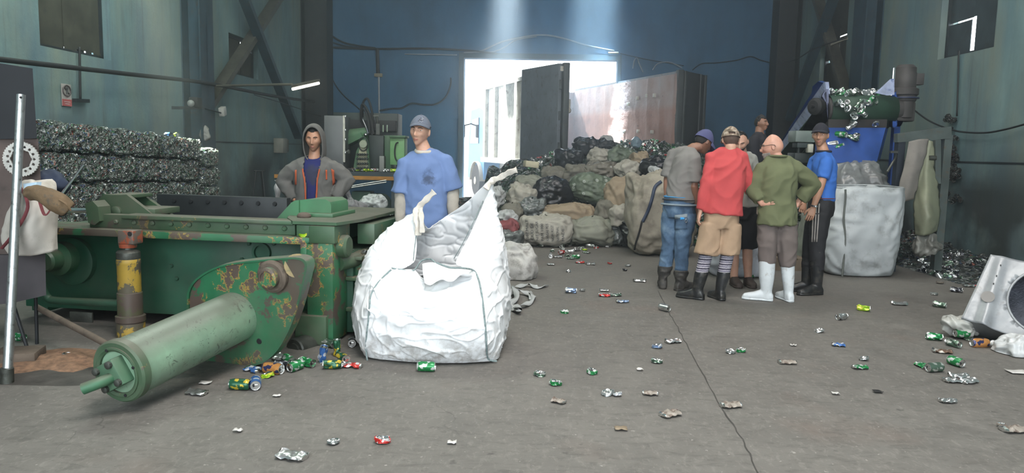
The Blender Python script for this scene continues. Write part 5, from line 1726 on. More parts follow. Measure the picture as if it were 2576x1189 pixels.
# ---------------------------------------------------------------- bales of pressed cans along the left wall
def mat_cans(name, tint=(0.10, 0.115, 0.10), bright=1.0, scale=16.0, green=0.3):
    """pressed or heaped crushed cans: shiny crumpled scraps of many colours"""
    t = NT(name)
    v = t.coord()
    vo = t.n('ShaderNodeTexVoronoi'); vo.inputs['Scale'].default_value = scale; t.l(v, vo.inputs['Vector'])
    w = t.n('ShaderNodeTexVoronoi'); w.inputs['Scale'].default_value = scale * 2.3
    wv = t.n('ShaderNodeVectorMath', operation='ADD'); nz = t.n('ShaderNodeTexNoise'); nz.inputs['Scale'].default_value = scale * 0.8
    t.l(v, nz.inputs['Vector']); t.l(v, wv.inputs[0])
    sc = t.n('ShaderNodeVectorMath', operation='SCALE'); sc.inputs['Scale'].default_value = 0.12; t.l(nz.outputs['Color'], sc.inputs[0]); t.l(sc.outputs[0], wv.inputs[1])
    t.l(wv.outputs[0], w.inputs['Vector'])
    s = t.n('ShaderNodeSeparateColor'); t.l(w.outputs['Color'], s.inputs[0])
    c = t.ramp(s.outputs[0], [(0.0, (0.04, 0.046, 0.043)), (0.22, (0.11, 0.125, 0.115)), (0.5, (0.03, 0.085, 0.045)), (0.5 + green * 0.4, tint), (0.78, (0.17, 0.07, 0.055)), (0.82, (0.06, 0.09, 0.15)), (0.86, (0.26, 0.28, 0.27)), (0.94, (0.60, 0.62, 0.60))], 'CONSTANT')
    if bright != 1.0: c = t.mix(1.0, c, (bright, bright, bright), 'MULTIPLY')
    met = t.ramp(s.outputs[1], [(0.0, 0.1), (0.55, 0.7), (0.8, 1.0)], 'CONSTANT')
    h = t.math('ADD', w.outputs['Distance'], t.math('MULTIPLY', vo.outputs['Distance'], 1.5))
    t.bump(h, 1.0, 0.05)
    t.set(Base_Color=c, Roughness=t.ramp(s.outputs[2], [(0.0, 0.22), (0.6, 0.5)]), Metallic=met)
    return t.m
M_BALE = mat_cans('pressed cans', scale=21, bright=2.3)
def crumple(me, amp, freq, seed):
    co, no = get_co(me), get_no(me)
    o = Vector((seed * 5.1, seed * 2.3, seed * 9.7))
    for i in range(len(co)):
        p = Vector(co[i])
        co[i] += no[i] * amp * (noise.cell(p * freq + o) - 0.5 + 0.8 * noise.noise(p * freq * 2 + o))
    me.vertices.foreach_set('co', co.ravel()); me.update()
BALE_MESH = []
for k in range(4):
    m = MB(); m.box((0, 0, 0), (0.505, 0.62, 0.305), None, 0.045)
    me0 = m.mesh('bale'); tmp = bpy.data.objects.new('tmp', me0); COL.objects.link(tmp)
    me0 = evald(tmp, [('REMESH', dict(mode='VOXEL', voxel_size=0.024))])
    crumple(me0, 0.020, 17, k + 1)
    finish_mesh(me0, M_BALE, None)
    BALE_MESH.append(me0)
bA, bB = at(60, 480, 8.0), at(505, 480, 11.6)
bA.z = bB.z = 0
bd_ = (bB - bA); bn = Vector((bd_.y, -bd_.x, 0)).normalized()
ang = math.atan2(bd_.y, bd_.x)
nb = 7
BT = []
for c in range(nb):
    hh = 0.335 - 0.0055 * c - (0.022 if c == nb - 1 else 0)
    BT.append(hh * 5)
    for r_ in range(5):
        q = bA.lerp(bB, (c + 0.5) / nb) + Vector((0, 0, hh * (r_ + 0.5)))
        q += bn * (random.uniform(-0.025, 0.03) + (0.04 if c == nb - 1 else 0))
        o = bpy.data.objects.new('can_bale', BALE_MESH[(c * 3 + r_ * 5) % 4]); COL.objects.link(o)
        o.location = q
        o.scale = (1, 1, hh / 0.322)
        o.rotation_euler = (rad(random.uniform(-0.8, 0.8)), 0, ang + (math.pi if (r_ + c) % 2 else 0) + rad(random.uniform(-1.5, 1.5)))
        props(o, 'bale of pressed cans, %s layer, column %d counted from the black cabinet' % (['floor', 'second', 'third', 'fourth', 'top'][r_], c + 1), 'bale', 'bales of pressed cans along the left wall')
# two stray cans lying on the stack are built with the other cans

# ---------------------------------------------------------------- sacks
M_SK = dict(
    pale=mat_weave('pale woven sack', (0.36, 0.34, 0.29), (0.16, 0.14, 0.11), 0.5, 0.72, 0.7),
    green=mat_weave('grey green woven sack', (0.23, 0.235, 0.19), (0.10, 0.10, 0.08), 0.5, 0.72, 0.7),
    tan=mat_weave('tan burlap sack', (0.30, 0.235, 0.16), (0.14, 0.105, 0.07), 0.5, 0.72, 0.8),
    olive=mat_weave('olive brown sack', (0.165, 0.155, 0.125), (0.08, 0.075, 0.06), 0.5, 0.72, 0.8),
    white=mat_weave('greyed white sack', (0.40, 0.41, 0.41), (0.18, 0.17, 0.15), 0.5, 0.72, 0.6),
    dirty=mat_weave('soiled cream bulk sack', (0.33, 0.30, 0.24), (0.12, 0.10, 0.075), 0.44, 0.66, 0.75),
    red=mat_weave('maroon sack', (0.20, 0.05, 0.055), (0.10, 0.05, 0.05), 0.5, 0.72, 0.7),
    black=plain('black bin liner', (0.014, 0.015, 0.018), 0.28, 0, 0.3, 6, 0.2),
    clear=mat_weave('clear plastic over cans', (0.16, 0.175, 0.17), (0.05, 0.055, 0.055), 0.45, 0.6, 0.2, ds=16))
def mat_net(name, tint, lid=(0.55, 0.58, 0.55)):
    t = NT(name); v = t.coord()
    vo = t.n('ShaderNodeTexVoronoi'); vo.inputs['Scale'].default_value = 13.0; t.l(v, vo.inputs['Vector'])
    s = t.n('ShaderNodeSeparateColor'); t.l(vo.outputs['Color'], s.inputs[0])
    base = t.ramp(t.noise(v, 8, 5), [(0.3, tuple(c * 0.6 for c in tint)), (0.7, tuple(c * 1.3 for c in tint))])
    ringm = t.ramp(vo.outputs['Distance'], [(0.18, 0.35), (0.30, 1.0), (0.36, 0.0)])
    pick = t.ramp(s.outputs[0], [(0.55, 0.0), (0.6, 0.8)])
    base = t.mix(t.math('MULTIPLY', ringm, pick), base, lid)
    t.bump(vo.outputs['Distance'], 0.6, 0.03)
    return t.set(Base_Color=base, Roughness=0.5)
M_SK['net'] = mat_net('green net sack of cans', (0.115, 0.145, 0.10))
M_SK['netb'] = mat_net('brown net sack of cans', (0.16, 0.145, 0.115))
def sack(px, py, Y, w, h, d, mat, label, rot=0.0, seed=1, boxy=3.0, ears='', tie=None, tilt=0.0, yaw=0.0, amp=0.045, droop=0.2, loc=None, name='sack', cat='sack', fine=0.5, group='sacks piled in front of the container'):
    """stuffed sack: w along, h tall, d deep (metres); rot leans it in the picture plane"""
    c = loc if loc is not None else at(px, py, Y)
    nu, nv = 60, 40
    R = (Matrix.Rotation(yaw, 3, 'Z') @ Matrix.Rotation(tilt, 3, 'X') @ Matrix.Rotation(-rot, 3, 'Y'))
    so = Vector((seed * 3.3, seed * 7.1, seed * 1.7))
    if not ears and boxy >= 2.6 and tie is None: ears = ('12', '1', '24', '2', '13', '23', '4')[seed % 7]
    m = MB(); P = []
    for j in range(nv + 1):
        b = -math.pi / 2 + math.pi * j / nv
        row = []
        for i in range(nu):
            a = 2 * math.pi * i / nu
            ca, sa, cb, sb = math.cos(a), math.sin(a), max(math.cos(b), 0.02), math.sin(b)
            f = lambda x, e: math.copysign(abs(x) ** (2 / e), x)
            x = f(ca, boxy) * f(cb, boxy) * w / 2
            y = f(sa, 2.2) * f(cb, 2.2) * d / 2
            z = f(sb, boxy) * h / 2
            # pillow: thin at the seams, ears at the corners
            u, v_ = x / (w / 2), z / (h / 2)
            if 'l' in ears and u < 0: y *= 1 - 0.75 * sst(0.55, 1.0, -u)
            if 'r' in ears and u > 0: y *= 1 - 0.75 * sst(0.55, 1.0, u)
            for key, su, sv in (('1', -1, 1), ('2', 1, 1), ('3', -1, -1), ('4', 1, -1)):
                if key in ears and u * su > 0 and v_ * sv > 0:
                    k = sst(0.5, 1.0, abs(u)) * sst(0.5, 1.0, abs(v_))
                    x += su * 0.10 * w * k; z += sv * 0.22 * h * k; y *= 1 - 0.6 * k
            if tie == 't':
                k = sst(0.62, 0.95, v_); x *= 1 - 0.80 * k; y *= 1 - 0.80 * k; z += h * 0.18 * sst(0.85, 1.0, v_)
            if tie == 'r':
                k = sst(0.62, 0.95, u); z *= 1 - 0.75 * k; y *= 1 - 0.75 * k; x += w * 0.1 * sst(0.85, 1, u)
            z -= droop * h * (u * u) * 0.25
            p = R @ Vector((x, y, z))
            row.append(p)
        P.append(row)
    m.grid(P, True)
    m._f(m.bm.verts[:nu][::-1]) if False else None
    me = m.mesh(name)
    co, no = get_co(me), get_no(me)
    for i in range(len(co)):
        p = Vector(co[i]) + so
        wv = noise.noise_vector(p * 2.5) * 0.25
        a1 = noise.noise(p * 3.2 / max(w, 0.4) + wv)
        a2 = noise.noise(p * 9 + wv * 5)
        a3 = noise.noise(p * 20 + wv * 8)
        a4 = noise.noise(Vector((p.x * 7 + p.z * 9, p.y * 8, p.z * 5 - p.x * 6)) + wv * 6)
        co[i] += no[i] * amp * (1.3 * a1 + 1.3 * (0.3 - abs(a2)) + fine * 1.6 * (0.25 - abs(a3)) + 1.0 * (0.25 - abs(a4)))
    me.vertices.foreach_set('co', co.ravel()); me.update()
    zmin = co[:, 2].min()
    if c.z + zmin < 0.004:
        co[:, 2] = np.maximum(co[:, 2], 0.006 - c.z)
        me.vertices.foreach_set('co', co.ravel()); me.update()
    finish_mesh(me, M_SK[mat] if isinstance(mat, str) else mat, 180)
    o = link_mesh(name, me)
    o.location = c
    md = o.modifiers.new('sub', 'SUBSURF'); md.levels = 1; md.render_levels = 1
    return props(o, label, cat, group)
def sp(x0, y0, x1, y1, Y, d, mat, label, **kw):
    cx, cy = (x0 + x1) / 2, (y0 + y1) / 2
    return sack(cx, cy, Y, (x1 - x0) / ppm(Y), (y1 - y0) / ppm(Y), d, mat, label, **kw)
# printed sack in front
def mat_print():
    t = NT('printed pale sack'); v = t.coord()
    n = t.noise(v, 6, 6, 0.65)
    base = t.ramp(n, [(0.3, (0.27, 0.255, 0.215)), (0.7, (0.40, 0.38, 0.33))])
    return t.set(Base_Color=base, Roughness=0.75)
ps = sp(1309, 540, 1440, 612, 11.5, 0.42, mat_print(), 'pale sack with rows of dark printed lettering, front of the pile', ears='134', seed=3, rot=0.06)
# its printed rows, running up the sack
def text_on(o, rows, size, mat, name='lettering', push=0.006, vertical=True, ext=0.0):
    dg = bpy.context.evaluated_depsgraph_get(); dg.update()
    ev = o.evaluated_get(dg); bb = bmesh.new(); bb.from_mesh(ev.data); bb.transform(Matrix.Translation(o.location)); tr = BVHTree.FromBMesh(bb); bb.free()
    for (txt, x, y, x2, y2) in rows:
        cu = bpy.data.curves.new('t', 'FONT'); cu.body = txt; cu.size = 1.0; cu.resolution_u = 2
        to = bpy.data.objects.new('t', cu); COL.objects.link(to)
        dg = bpy.context.evaluated_depsgraph_get(); dg.update()
        me = bpy.data.meshes.new_from_object(to.evaluated_get(dg))
        bpy.data.objects.remove(to); bpy.data.curves.remove(cu)
        b2 = bmesh.new(); b2.from_mesh(me)
        bmesh.ops.triangulate(b2, faces=b2.faces[:])
        bmesh.ops.subdivide_edges(b2, edges=[e for e in b2.edges if e.calc_length() > 0.35], cuts=1)
        xs = [v.co.x for v in b2.verts]; L = max(xs) - min(xs)
        dx, dy = (x2 - x) / L, (y2 - y) / L
        ln = math.hypot(x2 - x, y2 - y)
        nx, ny = (y2 - y) / ln * size, -(x2 - x) / ln * size
        ok = True
        for v in b2.verts:
            u, w_ = v.co.x - min(xs), v.co.y
            X, Yp = x + dx * u + nx * w_, y + dy * u + ny * w_
            d = pray(X, Yp).normalized(); h = tr.ray_cast(CAM, d)
            if h[0] is None: ok = False; continue
            v.co = h[0] - d * push
        b2.to_mesh(me); b2.free()
        if not ok: bpy.data.meshes.remove(me); continue
        finish_mesh(me, mat, None)
        q = link_mesh(name, me, o)
PRINT = plain('faded dark print', (0.045, 0.045, 0.05), 0.8)
text_on(ps, [('1507 MALT', 1330, 604, 1328, 552), ('CIUD DE', 1342, 604, 1341, 560), ('NIT SUGAR', 1355, 604, 1353, 556), ('PAM 1000', 1368, 605, 1366, 562), ('KANSAS POS', 1381, 605, 1379, 562), ('NOM REST', 1394, 606, 1392, 566), ('NATIONAL', 1407, 606, 1405, 570), ('MADE', 1420, 606, 1419, 575)], 9.5, PRINT)
sp(1426, 548, 1546, 613, 11.7, 0.5, 'green', 'plain grey green sack lying beside the printed sack, front of the pile', ears='24', seed=4, rot=-0.03)
sp(1357, 512, 1497, 562, 12.5, 0.5, 'tan', 'long tan burlap sack lying behind the printed sack', seed=5, droop=0.3)
sp(1352, 540, 1424, 580, 12.1, 0.35, 'pale', 'small pale sack squeezed between the printed sack and the long tan one', ears='2', seed=6)
sp(1303, 552, 1330, 600, 12.0, 0.35, 'pale', 'narrow pale sack end behind the left edge of the printed sack', seed=7)
sp(1340, 447, 1440, 520, 13.0, 0.6, 'black', 'big round black bin bag in the middle of the pile', seed=8, boxy=2.2, amp=0.05, name='bin_bag', cat='bag')
sp(1428, 443, 1572, 512, 13.0, 0.6, 'net', 'large green net sack with can lids showing, right of the round black bin bag', seed=9, rot=-0.25, boxy=2.6)
sp(1278, 462, 1348, 520, 12.8, 0.5, 'pale', 'beige sack left of the round black bin bag', seed=10, rot=-0.3)
sp(1298, 444, 1376, 488, 13.4, 0.5, 'green', 'grey green sack lying on top behind the beige sack', seed=11, boxy=2.6)
sp(1262, 512, 1316, 556, 12.4, 0.4, 'olive', 'small olive sack at the left foot of the pile', seed=12)
sp(1248, 532, 1304, 566, 11.9, 0.4, 'white', 'pale round sack at the left foot of the pile above the maroon sack', seed=13, boxy=2.2)
sp(1250, 556, 1306, 592, 11.6, 0.4, 'red', 'maroon sack at the left foot of the pile', seed=14)
sp(1236, 470, 1268, 524, 12.6, 0.4, 'white', 'greyed white sack peeping out behind the big white bulk bag', seed=15, boxy=2.4)
sp(1258, 582, 1314, 616, 11.3, 0.4, 'clear', 'clear plastic bag of cans under the maroon sack', seed=16, amp=0.05, name='plastic_bag', cat='bag')
sp(1310, 500, 1368, 548, 12.5, 0.45, 'clear', 'clear plastic bag with shiny cans below the round black bin bag', seed=17, amp=0.06, name='plastic_bag', cat='bag')
sp(1362, 422, 1424, 458, 14.0, 0.5, 'olive', 'olive brown sack above the round black bin bag', seed=18)
sp(1396, 374, 1468, 432, 15.0, 0.6, 'black', 'shiny black bin bag below the container doors', seed=19, boxy=2.2, rot=-0.35, amp=0.06, name='bin_bag', cat='bag')
sp(1440, 347, 1512, 390, 16.2, 0.6, 'black', 'wide black bin bag at the mouth of the container', seed=20, boxy=2.2, amp=0.06, name='bin_bag', cat='bag')
sp(1490, 352, 1552, 382, 16.4, 0.5, 'black', 'flat black bin bag right of the wide black one at the container mouth', seed=21, boxy=2.2, amp=0.05, name='bin_bag', cat='bag')
sp(1480, 376, 1536, 413, 14.8, 0.5, 'pale', 'pale sack with a pointed raised corner near the top of the pile', ears='2', seed=22, rot=-0.12)
m_ = sp(1418, 415, 1482, 462, 13.8, 0.5, 'olive', 'olive net sack right of the olive brown sack', seed=23, boxy=2.4)
sp(1466, 405, 1560, 462, 13.8, 0.55, 'netb', 'brown net sack of cans above the large green net sack', seed=24, boxy=2.4)
sp(1524, 368, 1600, 420, 14.8, 0.6, 'net', 'green net sack of cans near the top of the pile', seed=25, boxy=2.4)
sp(1550, 404, 1612, 449, 13.4, 0.5, 'pale', 'round pale tied sack above the huge soiled bag', seed=26, boxy=2.2, tie=None)
sp(1584, 384, 1634, 422, 14.0, 0.5, 'tan', 'tan sack behind the round pale tied sack', seed=27, boxy=2.4)
sp(1612, 396, 1694, 446, 12.9, 0.5, 'black', 'black bin bag behind the shoulder of the man in grey', seed=28, boxy=2.3, amp=0.05, name='bin_bag', cat='bag')
sp(1638, 424, 1664, 452, 12.2, 0.25, 'white', 'small crumpled grey plastic bag on the huge soiled bag', seed=29, amp=0.05, name='plastic_bag', cat='bag')
sp(1524, 444, 1606, 560, 12.3, 0.6, 'tan', 'tall tan sack leaning left of the huge soiled bag', seed=30, rot=0.35, boxy=2.6)
sp(1502, 505, 1550, 556, 12.2, 0.4, 'olive', 'grey olive sack at the foot of the tall tan sack', seed=31)
sp(1534, 516, 1592, 566, 11.6, 0.4, 'pale', 'torn pale sack with cans falling out of it', ears='2', seed=32, rot=0.1)
sp(1566, 528, 1612, 612, 11.5, 0.35, 'black', 'black bag hanging out of the torn pale sack', seed=33, boxy=2.2, amp=0.06, name='bin_bag', cat='bag')
sp(1540, 560, 1590, 612, 11.7, 0.35, 'clear', 'clear bag of scraps under the torn pale sack', seed=34, amp=0.06, name='plastic_bag', cat='bag')
hs = sp(1576, 437, 1740, 640, 10.9, 0.9, 'dirty', 'huge soiled cream bulk bag with a blue black strap, behind the man in jeans', seed=35, boxy=3.4, rot=0.08, amp=0.06, fine=0.8)
# its strap
def strap_on(o, pix, w, mat, name):
    dg = bpy.context.evaluated_depsgraph_get(); dg.update()
    ev = o.evaluated_get(dg); bb = bmesh.new(); bb.from_mesh(ev.data); bb.transform(Matrix.Translation(o.location)); tr = BVHTree.FromBMesh(bb); bb.free()
    q = crom([Vector((x, y, 0)) for x, y in pix], 6)
    A, B = [], []
    for i, c in enumerate(q):
        t_ = (q[min(i + 1, len(q) - 1)] - q[max(i - 1, 0)]).normalized()
        n = Vector((-t_.y, t_.x, 0))
        for L, s_ in ((A, -1), (B, 1)):
            d = pray(c.x + n.x * w * s_, c.y + n.y * w * s_).normalized(); h = tr.ray_cast(CAM, d)
            if h[0] is None: return
            L.append(h[0] - d * 0.012)
    m = MB(); m.grid([A, [(a + b) / 2 + Vector((0, -0.006, 0)) for a, b in zip(A, B)], B])
    r = m.obj(name, mat, o, 180); r.modifiers.new('solid', 'SOLIDIFY').thickness = 0.004
strap_on(hs, ((1664, 456), (1648, 470), (1640, 500), (1630, 530), (1616, 558)), 4.0, plain('dark blue strap', (0.03, 0.045, 0.085), 0.6), 'strap')
strap_on(hs, ((1615, 556), (1608, 585), (1600, 610), (1596, 628)), 2.2, plain('black seam', (0.02, 0.02, 0.02), 0.7), 'seam')
# bits on top of the pile
sp(1510, 344, 1542, 360, 16.6, 0.4, 'white', 'crumpled white sheet on top of the black bags at the container mouth', seed=36, amp=0.03, name='plastic_sheet', cat='plastic sheet')
sp(1588, 344, 1614, 370, 15.8, 0.22, mat_weave('blue tinted clear plastic', (0.20, 0.28, 0.34), (0.1, 0.13, 0.15), 0.5, 0.7, 0.12), 'bluish clear plastic ball on the can heap', seed=37, boxy=2.0, amp=0.02, name='plastic_bag', cat='bag')
bl = MB(); c = at(1336, 413, 14.2); bl.box(c, (0.26, 0.24, 0.12), Matrix.Rotation(0.2, 3, 'Z') @ Matrix.Rotation(0.1, 3, 'Y'), 0.02)
bl.obj('foam_block', plain('yellowed foam', (0.50, 0.46, 0.33), 0.9), label='yellowed foam block lying on the heap under the container door', cat='foam block')
# dirty white sack right behind the big bag, and torn webbing beside it
sp(1225, 612, 1350, 722, 8.6, 0.45, mat_weave('dirty white film sack', (0.46, 0.45, 0.43), (0.17, 0.155, 0.135), 0.48, 0.66, 0.6, ds=11), 'dirty white sack with a corner sticking out, just right of the big bulk bag', ears='24', seed=40, rot=0.05, group=None)
def strips(label, pixs, w, mat, name='torn_strap'):
    m = MB()
    for pts in pixs:
        q = crom([flo(x, y, z) for x, y, z in pts], 6)
        A, B = [], []
        for i, c in enumerate(q):
            t_ = (q[min(i + 1, len(q) - 1)] - q[max(i - 1, 0)]).normalized()
            n = Vector((-t_.y, t_.x, 0.6 * math.sin(i * 0.7))).normalized()
            A.append(c - n * w); B.append(c + n * w)
        m.grid([A, B])
    o = m.obj(name, mat, None, 180, label, 'strap'); o.modifiers.new('solid', 'SOLIDIFY').thickness = 0.004
strips('tangle of torn pale webbing straps on the floor right of the big bulk bag', [
    [(1276, 735, .03), (1300, 728, .05), (1330, 738, .03), (1338, 752, .02)], [(1276, 772, .02), (1305, 770, .03), (1330, 762, .02), (1342, 745, .03), (1330, 735, .02)],
    [(1276, 748, .04), (1290, 720, .08), (1300, 745, .05), (1280, 765, .02)], [(1284, 770, .02), (1300, 782, .02), (1306, 775, .06), (1292, 766, .02)],
    [(1300, 722, .02), (1330, 714, .03), (1352, 722, .02), (1375, 718, .01)]], 0.028, M_SK['white'])

# ---------------------------------------------------------------- heap of loose cans beneath and behind the sacks
def heap(name, label, poly, mat, step=0.14, amp=0.06, seed=1, kind='stuff', cat='can heap'):
    """height field given by control points (pos, height)"""
    xs = [p[0].x for p in poly]; ys = [p[0].y for p in poly]
    x0, x1, y0, y1 = min(xs), max(xs), min(ys), max(ys)
    nx, ny = int((x1 - x0) / step) + 1, int((y1 - y0) / step) + 1
    P = []
    for j in range(ny + 1):
        row = []
        for i in range(nx + 1):
            p = Vector((x0 + (x1 - x0) * i / nx, y0 + (y1 - y0) * j / ny, 0))
            ws = hs_ = 0.0
            for c, h in poly:
                d2 = (p.x - c.x) ** 2 + (p.y - c.y) ** 2
                w = 1 / (d2 + 0.05) ** 1.6
                ws += w; hs_ += w * h
            z = hs_ / ws
            z += amp * (noise.cell(p * 9 + Vector((seed, 0, 0))) - 0.5 + noise.noise(p * 6))
            e = min(i, nx - i, j, ny - j)
            row.append(Vector((p.x, p.y, max(0.004 if e else -0.01, z * min(1, e / 2)))))
        P.append(row)
    m = MB(); m.grid(P)
    return m.obj(name, mat, None, None, label, cat, kind=kind)
M_HEAP = mat_cans('heaped green and silver cans', (0.035, 0.10, 0.045), scale=11, green=0.7)
def hp_(px, py, Y, dz=0.0):
    p = at(px, py, Y); return (p, max(0, p.z + dz))
pts_ = [hp_(1250, 600, 11.9), hp_(1420, 612, 12.1), hp_(1560, 612, 12.0), hp_(1280, 530, 13.0, -0.15), hp_(1400, 500, 13.6, -0.25), hp_(1500, 500, 13.6, -0.25), hp_(1600, 470, 13.0, -0.2),
        hp_(1330, 430, 14.5), hp_(1420, 430, 14.8, -0.1), hp_(1500, 420, 15.0, -0.2), hp_(1600, 400, 15.0), hp_(1690, 400, 15.0), hp_(1720, 430, 13.5),
        hp_(1300, 400, 16.0), hp_(1400, 385, 16.4), hp_(1480, 372, 16.8, -0.05), hp_(1560, 358, 16.8), hp_(1640, 350, 16.8), hp_(1700, 360, 16.8), hp_(1760, 400, 15.5), hp_(1780, 480, 14),
        (at(1200, 480, 16.0), 0.35), (at(1180, 520, 14.0), 0.05), (at(1280, 450, 17.5), 1.0), (at(1450, 360, 18.5), 1.55), (at(1600, 350, 18.5), 1.75), (at(1720, 380, 18.2), 1.6), (at(1830, 480, 17.0), 0.2)]
heap('can_heap', 'great mound of loose green and silver cans under and behind the sacks', pts_, M_HEAP, 0.11, 0.07)
# litter drift along the right wall and behind the left machine
heap('can_heap', 'low drift of crushed cans along the foot of the right wall', [(hall(UR - 0.12, 9.0), 0.02), (hall(UR - 0.12, 10), 0.08), (hall(UR - 0.12, 13), 0.3), (hall(UR - 0.9, 9.2), 0.0), (hall(UR - 1.2, 10), 0.0), (hall(UR - 1.4, 12), 0.06), (hall(UR - 0.5, 11), 0.10), (hall(UR - 1.9, 13), 0.0)], mat_cans('dark crushed cans', (0.05, 0.055, 0.06), scale=12, green=0.1), 0.10, 0.05, 3)
heap('can_heap', 'dark heap of crushed cans between the flatbed and the big bulk bag', [(at(900, 520, 11.0), 0.0), (at(960, 500, 11.5), 0.25), (at(1010, 490, 12.0), 0.35), (at(1100, 470, 12.5), 0.35), (at(1200, 450, 13.5), 0.45), (at(1220, 440, 15.5), 0.5), (at(900, 480, 13.2), 0.2), (at(1050, 530, 10.6), 0.05), (at(1200, 520, 11.5), 0.1)], mat_cans('dark crushed cans by flatbed', (0.05, 0.055, 0.06), scale=12, green=0.15), 0.10, 0.05, 5)
# ---------------------------------------------------------------- open scrap container on a lorry backed through the doorway
M_CONT_OUT = plain('grey blue container paint', (0.16, 0.185, 0.21), 0.6, 0.1, 0.25, 3, 0.1, dirt=(0.07, 0.055, 0.045))
M_CONT_SIDE = plain('glare whitened container ribs', (0.62, 0.60, 0.53), 0.7, 0.1, 0.3, 4, 0.1, dirt=(0.20, 0.14, 0.10))  # container side whitened: the sun glare on it is put into the colour
M_CONT_DK = plain('dark green grey container post', (0.06, 0.07, 0.07), 0.6, 0.1, 0.3, 5, 0.1, dirt=(0.10, 0.08, 0.06))
def mat_contin():
    t = NT('scuffed pinkish container lining'); v = t.coord()
    n = t.noise(v, 1.6, 6, 0.65)
    base = t.ramp(n, [(0.3, (0.30, 0.165, 0.13)), (0.55, (0.41, 0.24, 0.195)), (0.75, (0.48, 0.36, 0.33))])
    s = t.n('ShaderNodeSeparateXYZ'); t.l(v, s.inputs[0])
    base = t.mix(t.math('MULTIPLY', t.ramp(t.math('DIVIDE', s.outputs['Z'], 4.0), [(0.62, 0.0), (0.66, 1.0)]), t.ramp(n, [(0.35, 0.3), (0.6, 0.8)])), base, (0.46, 0.41, 0.41))
    base = t.mix(t.ramp(t.noise(v, 9, 4, 0.6), [(0.68, 0.0), (0.71, 0.8)]), base, (0.07, 0.05, 0.045))
    t.bump(t.noise(v, 5, 5, 0.6), 0.5, 0.05)
    return t.set(Base_Color=base, Roughness=0.75)
M_CONT_IN = mat_contin()
CL, CR = at(1419, 380, 16.9), at(1703, 388, 17.8)
CL.z = CR.z = 0
KX = (CR - CL).normalized(); KW = (CR - CL).length
KY = Vector((-KX.y, KX.x, 0))
KL = 6.2
KZ0 = 1.12
KZ1 = at(1421, 160, 16.9).z
RK = Matrix((KX, KY, Vector((0, 0, 1)))).transposed()
def kb(m, a0, a1, b0, b1, z0, z1, bev=0.0):
    m.box(CL + KX * (a0 + a1) / 2 + KY * (b0 + b1) / 2 + Vector((0, 0, (z0 + z1) / 2)), (a1 - a0, b1 - b0, z1 - z0), RK, bev)
CONT = empty('scrap_container', CL + KX * KW / 2 + KY * KL / 2, 'open topped scrap container with both rear doors swung open, standing in the doorway', 'container')
m = MB(); kb(m, 0, KW, 0, KL, KZ0, KZ0 + 0.12); m.obj('floor_pan', M_CONT_DK, CONT)
# right wall: ribbed lining with dents
m = MB(); P = []
for j in range(25):
    z = KZ0 + 0.12 + (KZ1 - 0.06 - KZ0 - 0.12) * j / 24
    row = []
    for i in range(61):
        b = KL * i / 60
        p = CL + KX * (KW - 0.06) + KY * b + Vector((0, 0, z))
        rib = 0.05 * math.exp(-((((b + 0.2) % 0.62) - 0.31) / 0.03) ** 2)
        band = 0.03 * math.exp(-((z - (KZ0 + 1.35)) / 0.025) ** 2)
        row.append(p - KX * (rib + band + 0.025 * noise.noise(p * 2.6)))
    P.append(row)
m.grid(P); rl = m.obj('wall_lining', M_CONT_IN, CONT, 180)
m = MB(); kb(m, KW - 0.02, KW + 0.05, 0, KL, KZ0, KZ1); m.obj('side_wall', M_CONT_OUT, CONT)
for x, y in ((1603, 247), (1627, 241), (1646, 240), (1605, 330), (1580, 262), (1570, 330), (1640, 332)):
    m = MB(); p = onp(x, y, CL + KX * (KW - 0.11), KX); m.box(p, (0.05, 0.10, 0.09), RK, 0.01); m.obj('bracket', M_CONT_SIDE, rl)
# left wall with outer ribs
m = MB(); kb(m, -0.05, 0.0, 0, KL, KZ0, KZ1 - 0.08); m.obj('side_wall', M_CONT_SIDE, CONT)
for k in range(7):
    m = MB(); kb(m, -0.14, -0.05, 0.15 + k * 0.95, 0.33 + k * 0.95, KZ0, KZ1 - 0.10); m.obj('rib', M_CONT_SIDE, CONT)
m = MB(); kb(m, -0.16, -0.04, 0, KL, KZ0 - 0.02, KZ0 + 0.12); kb(m, -0.14, -0.0, 0, KL, KZ1 - 0.16, KZ1 - 0.06); m.obj('rail', M_CONT_SIDE, CONT)
m = MB(); kb(m, 0, KW, KL - 0.06, KL, KZ0, KZ1 - 0.1); m.obj('front_wall', M_CONT_IN, CONT)
for a, nm in ((-0.07, 'corner_post'), (KW - 0.07, 'corner_post')):
    m = MB(); kb(m, a, a + 0.14, -0.05, 0.10, KZ0 - 0.05, KZ1 + 0.02, 0.015); m.obj(nm, M_CONT_DK, CONT)
# rear doors swung outwards
def cdoor(pa, pb, z0, z1, mat, th=0.09, sd=1):
    d = (pb - pa); L = d.length; d.normalize(); n = Vector((-d.y, d.x, 0))
    R = Matrix((d, n, Vector((0, 0, 1)))).transposed()
    m = MB(); m.box((pa + pb) / 2 + Vector((0, 0, (z0 + z1) / 2)), (L, th, z1 - z0), R, 0.012)
    o = m.obj('door', mat, CONT)
    m = MB()
    for k in (0.06, 0.94): m.box(pa + d * L * k + n * (th * 0.6) * -1 + Vector((0, 0, (z0 + z1) / 2)), (0.09, 0.05, z1 - z0), R, 0.01)
    m.obj('door_post', M_CONT_DK, o)
    for zz in (0.2, 0.5, 0.8):
        m = MB(); m.cyl(pa - d * 0.03 + Vector((0, 0, z0 + (z1 - z0) * zz - 0.1)), pa - d * 0.03 + Vector((0, 0, z0 + (z1 - z0) * zz + 0.1)), 0.035, n=10); m.obj('hinge', M_CONT_DK, o)
    m = MB(); pp = pa + d * L * 0.72 - n * (th * 0.6); m.cyl(pp + Vector((0, 0, z0)), pp + Vector((0, 0, z1)), 0.02, n=10); m.obj('lock_rod', M_CONT_DK, o)
    return o
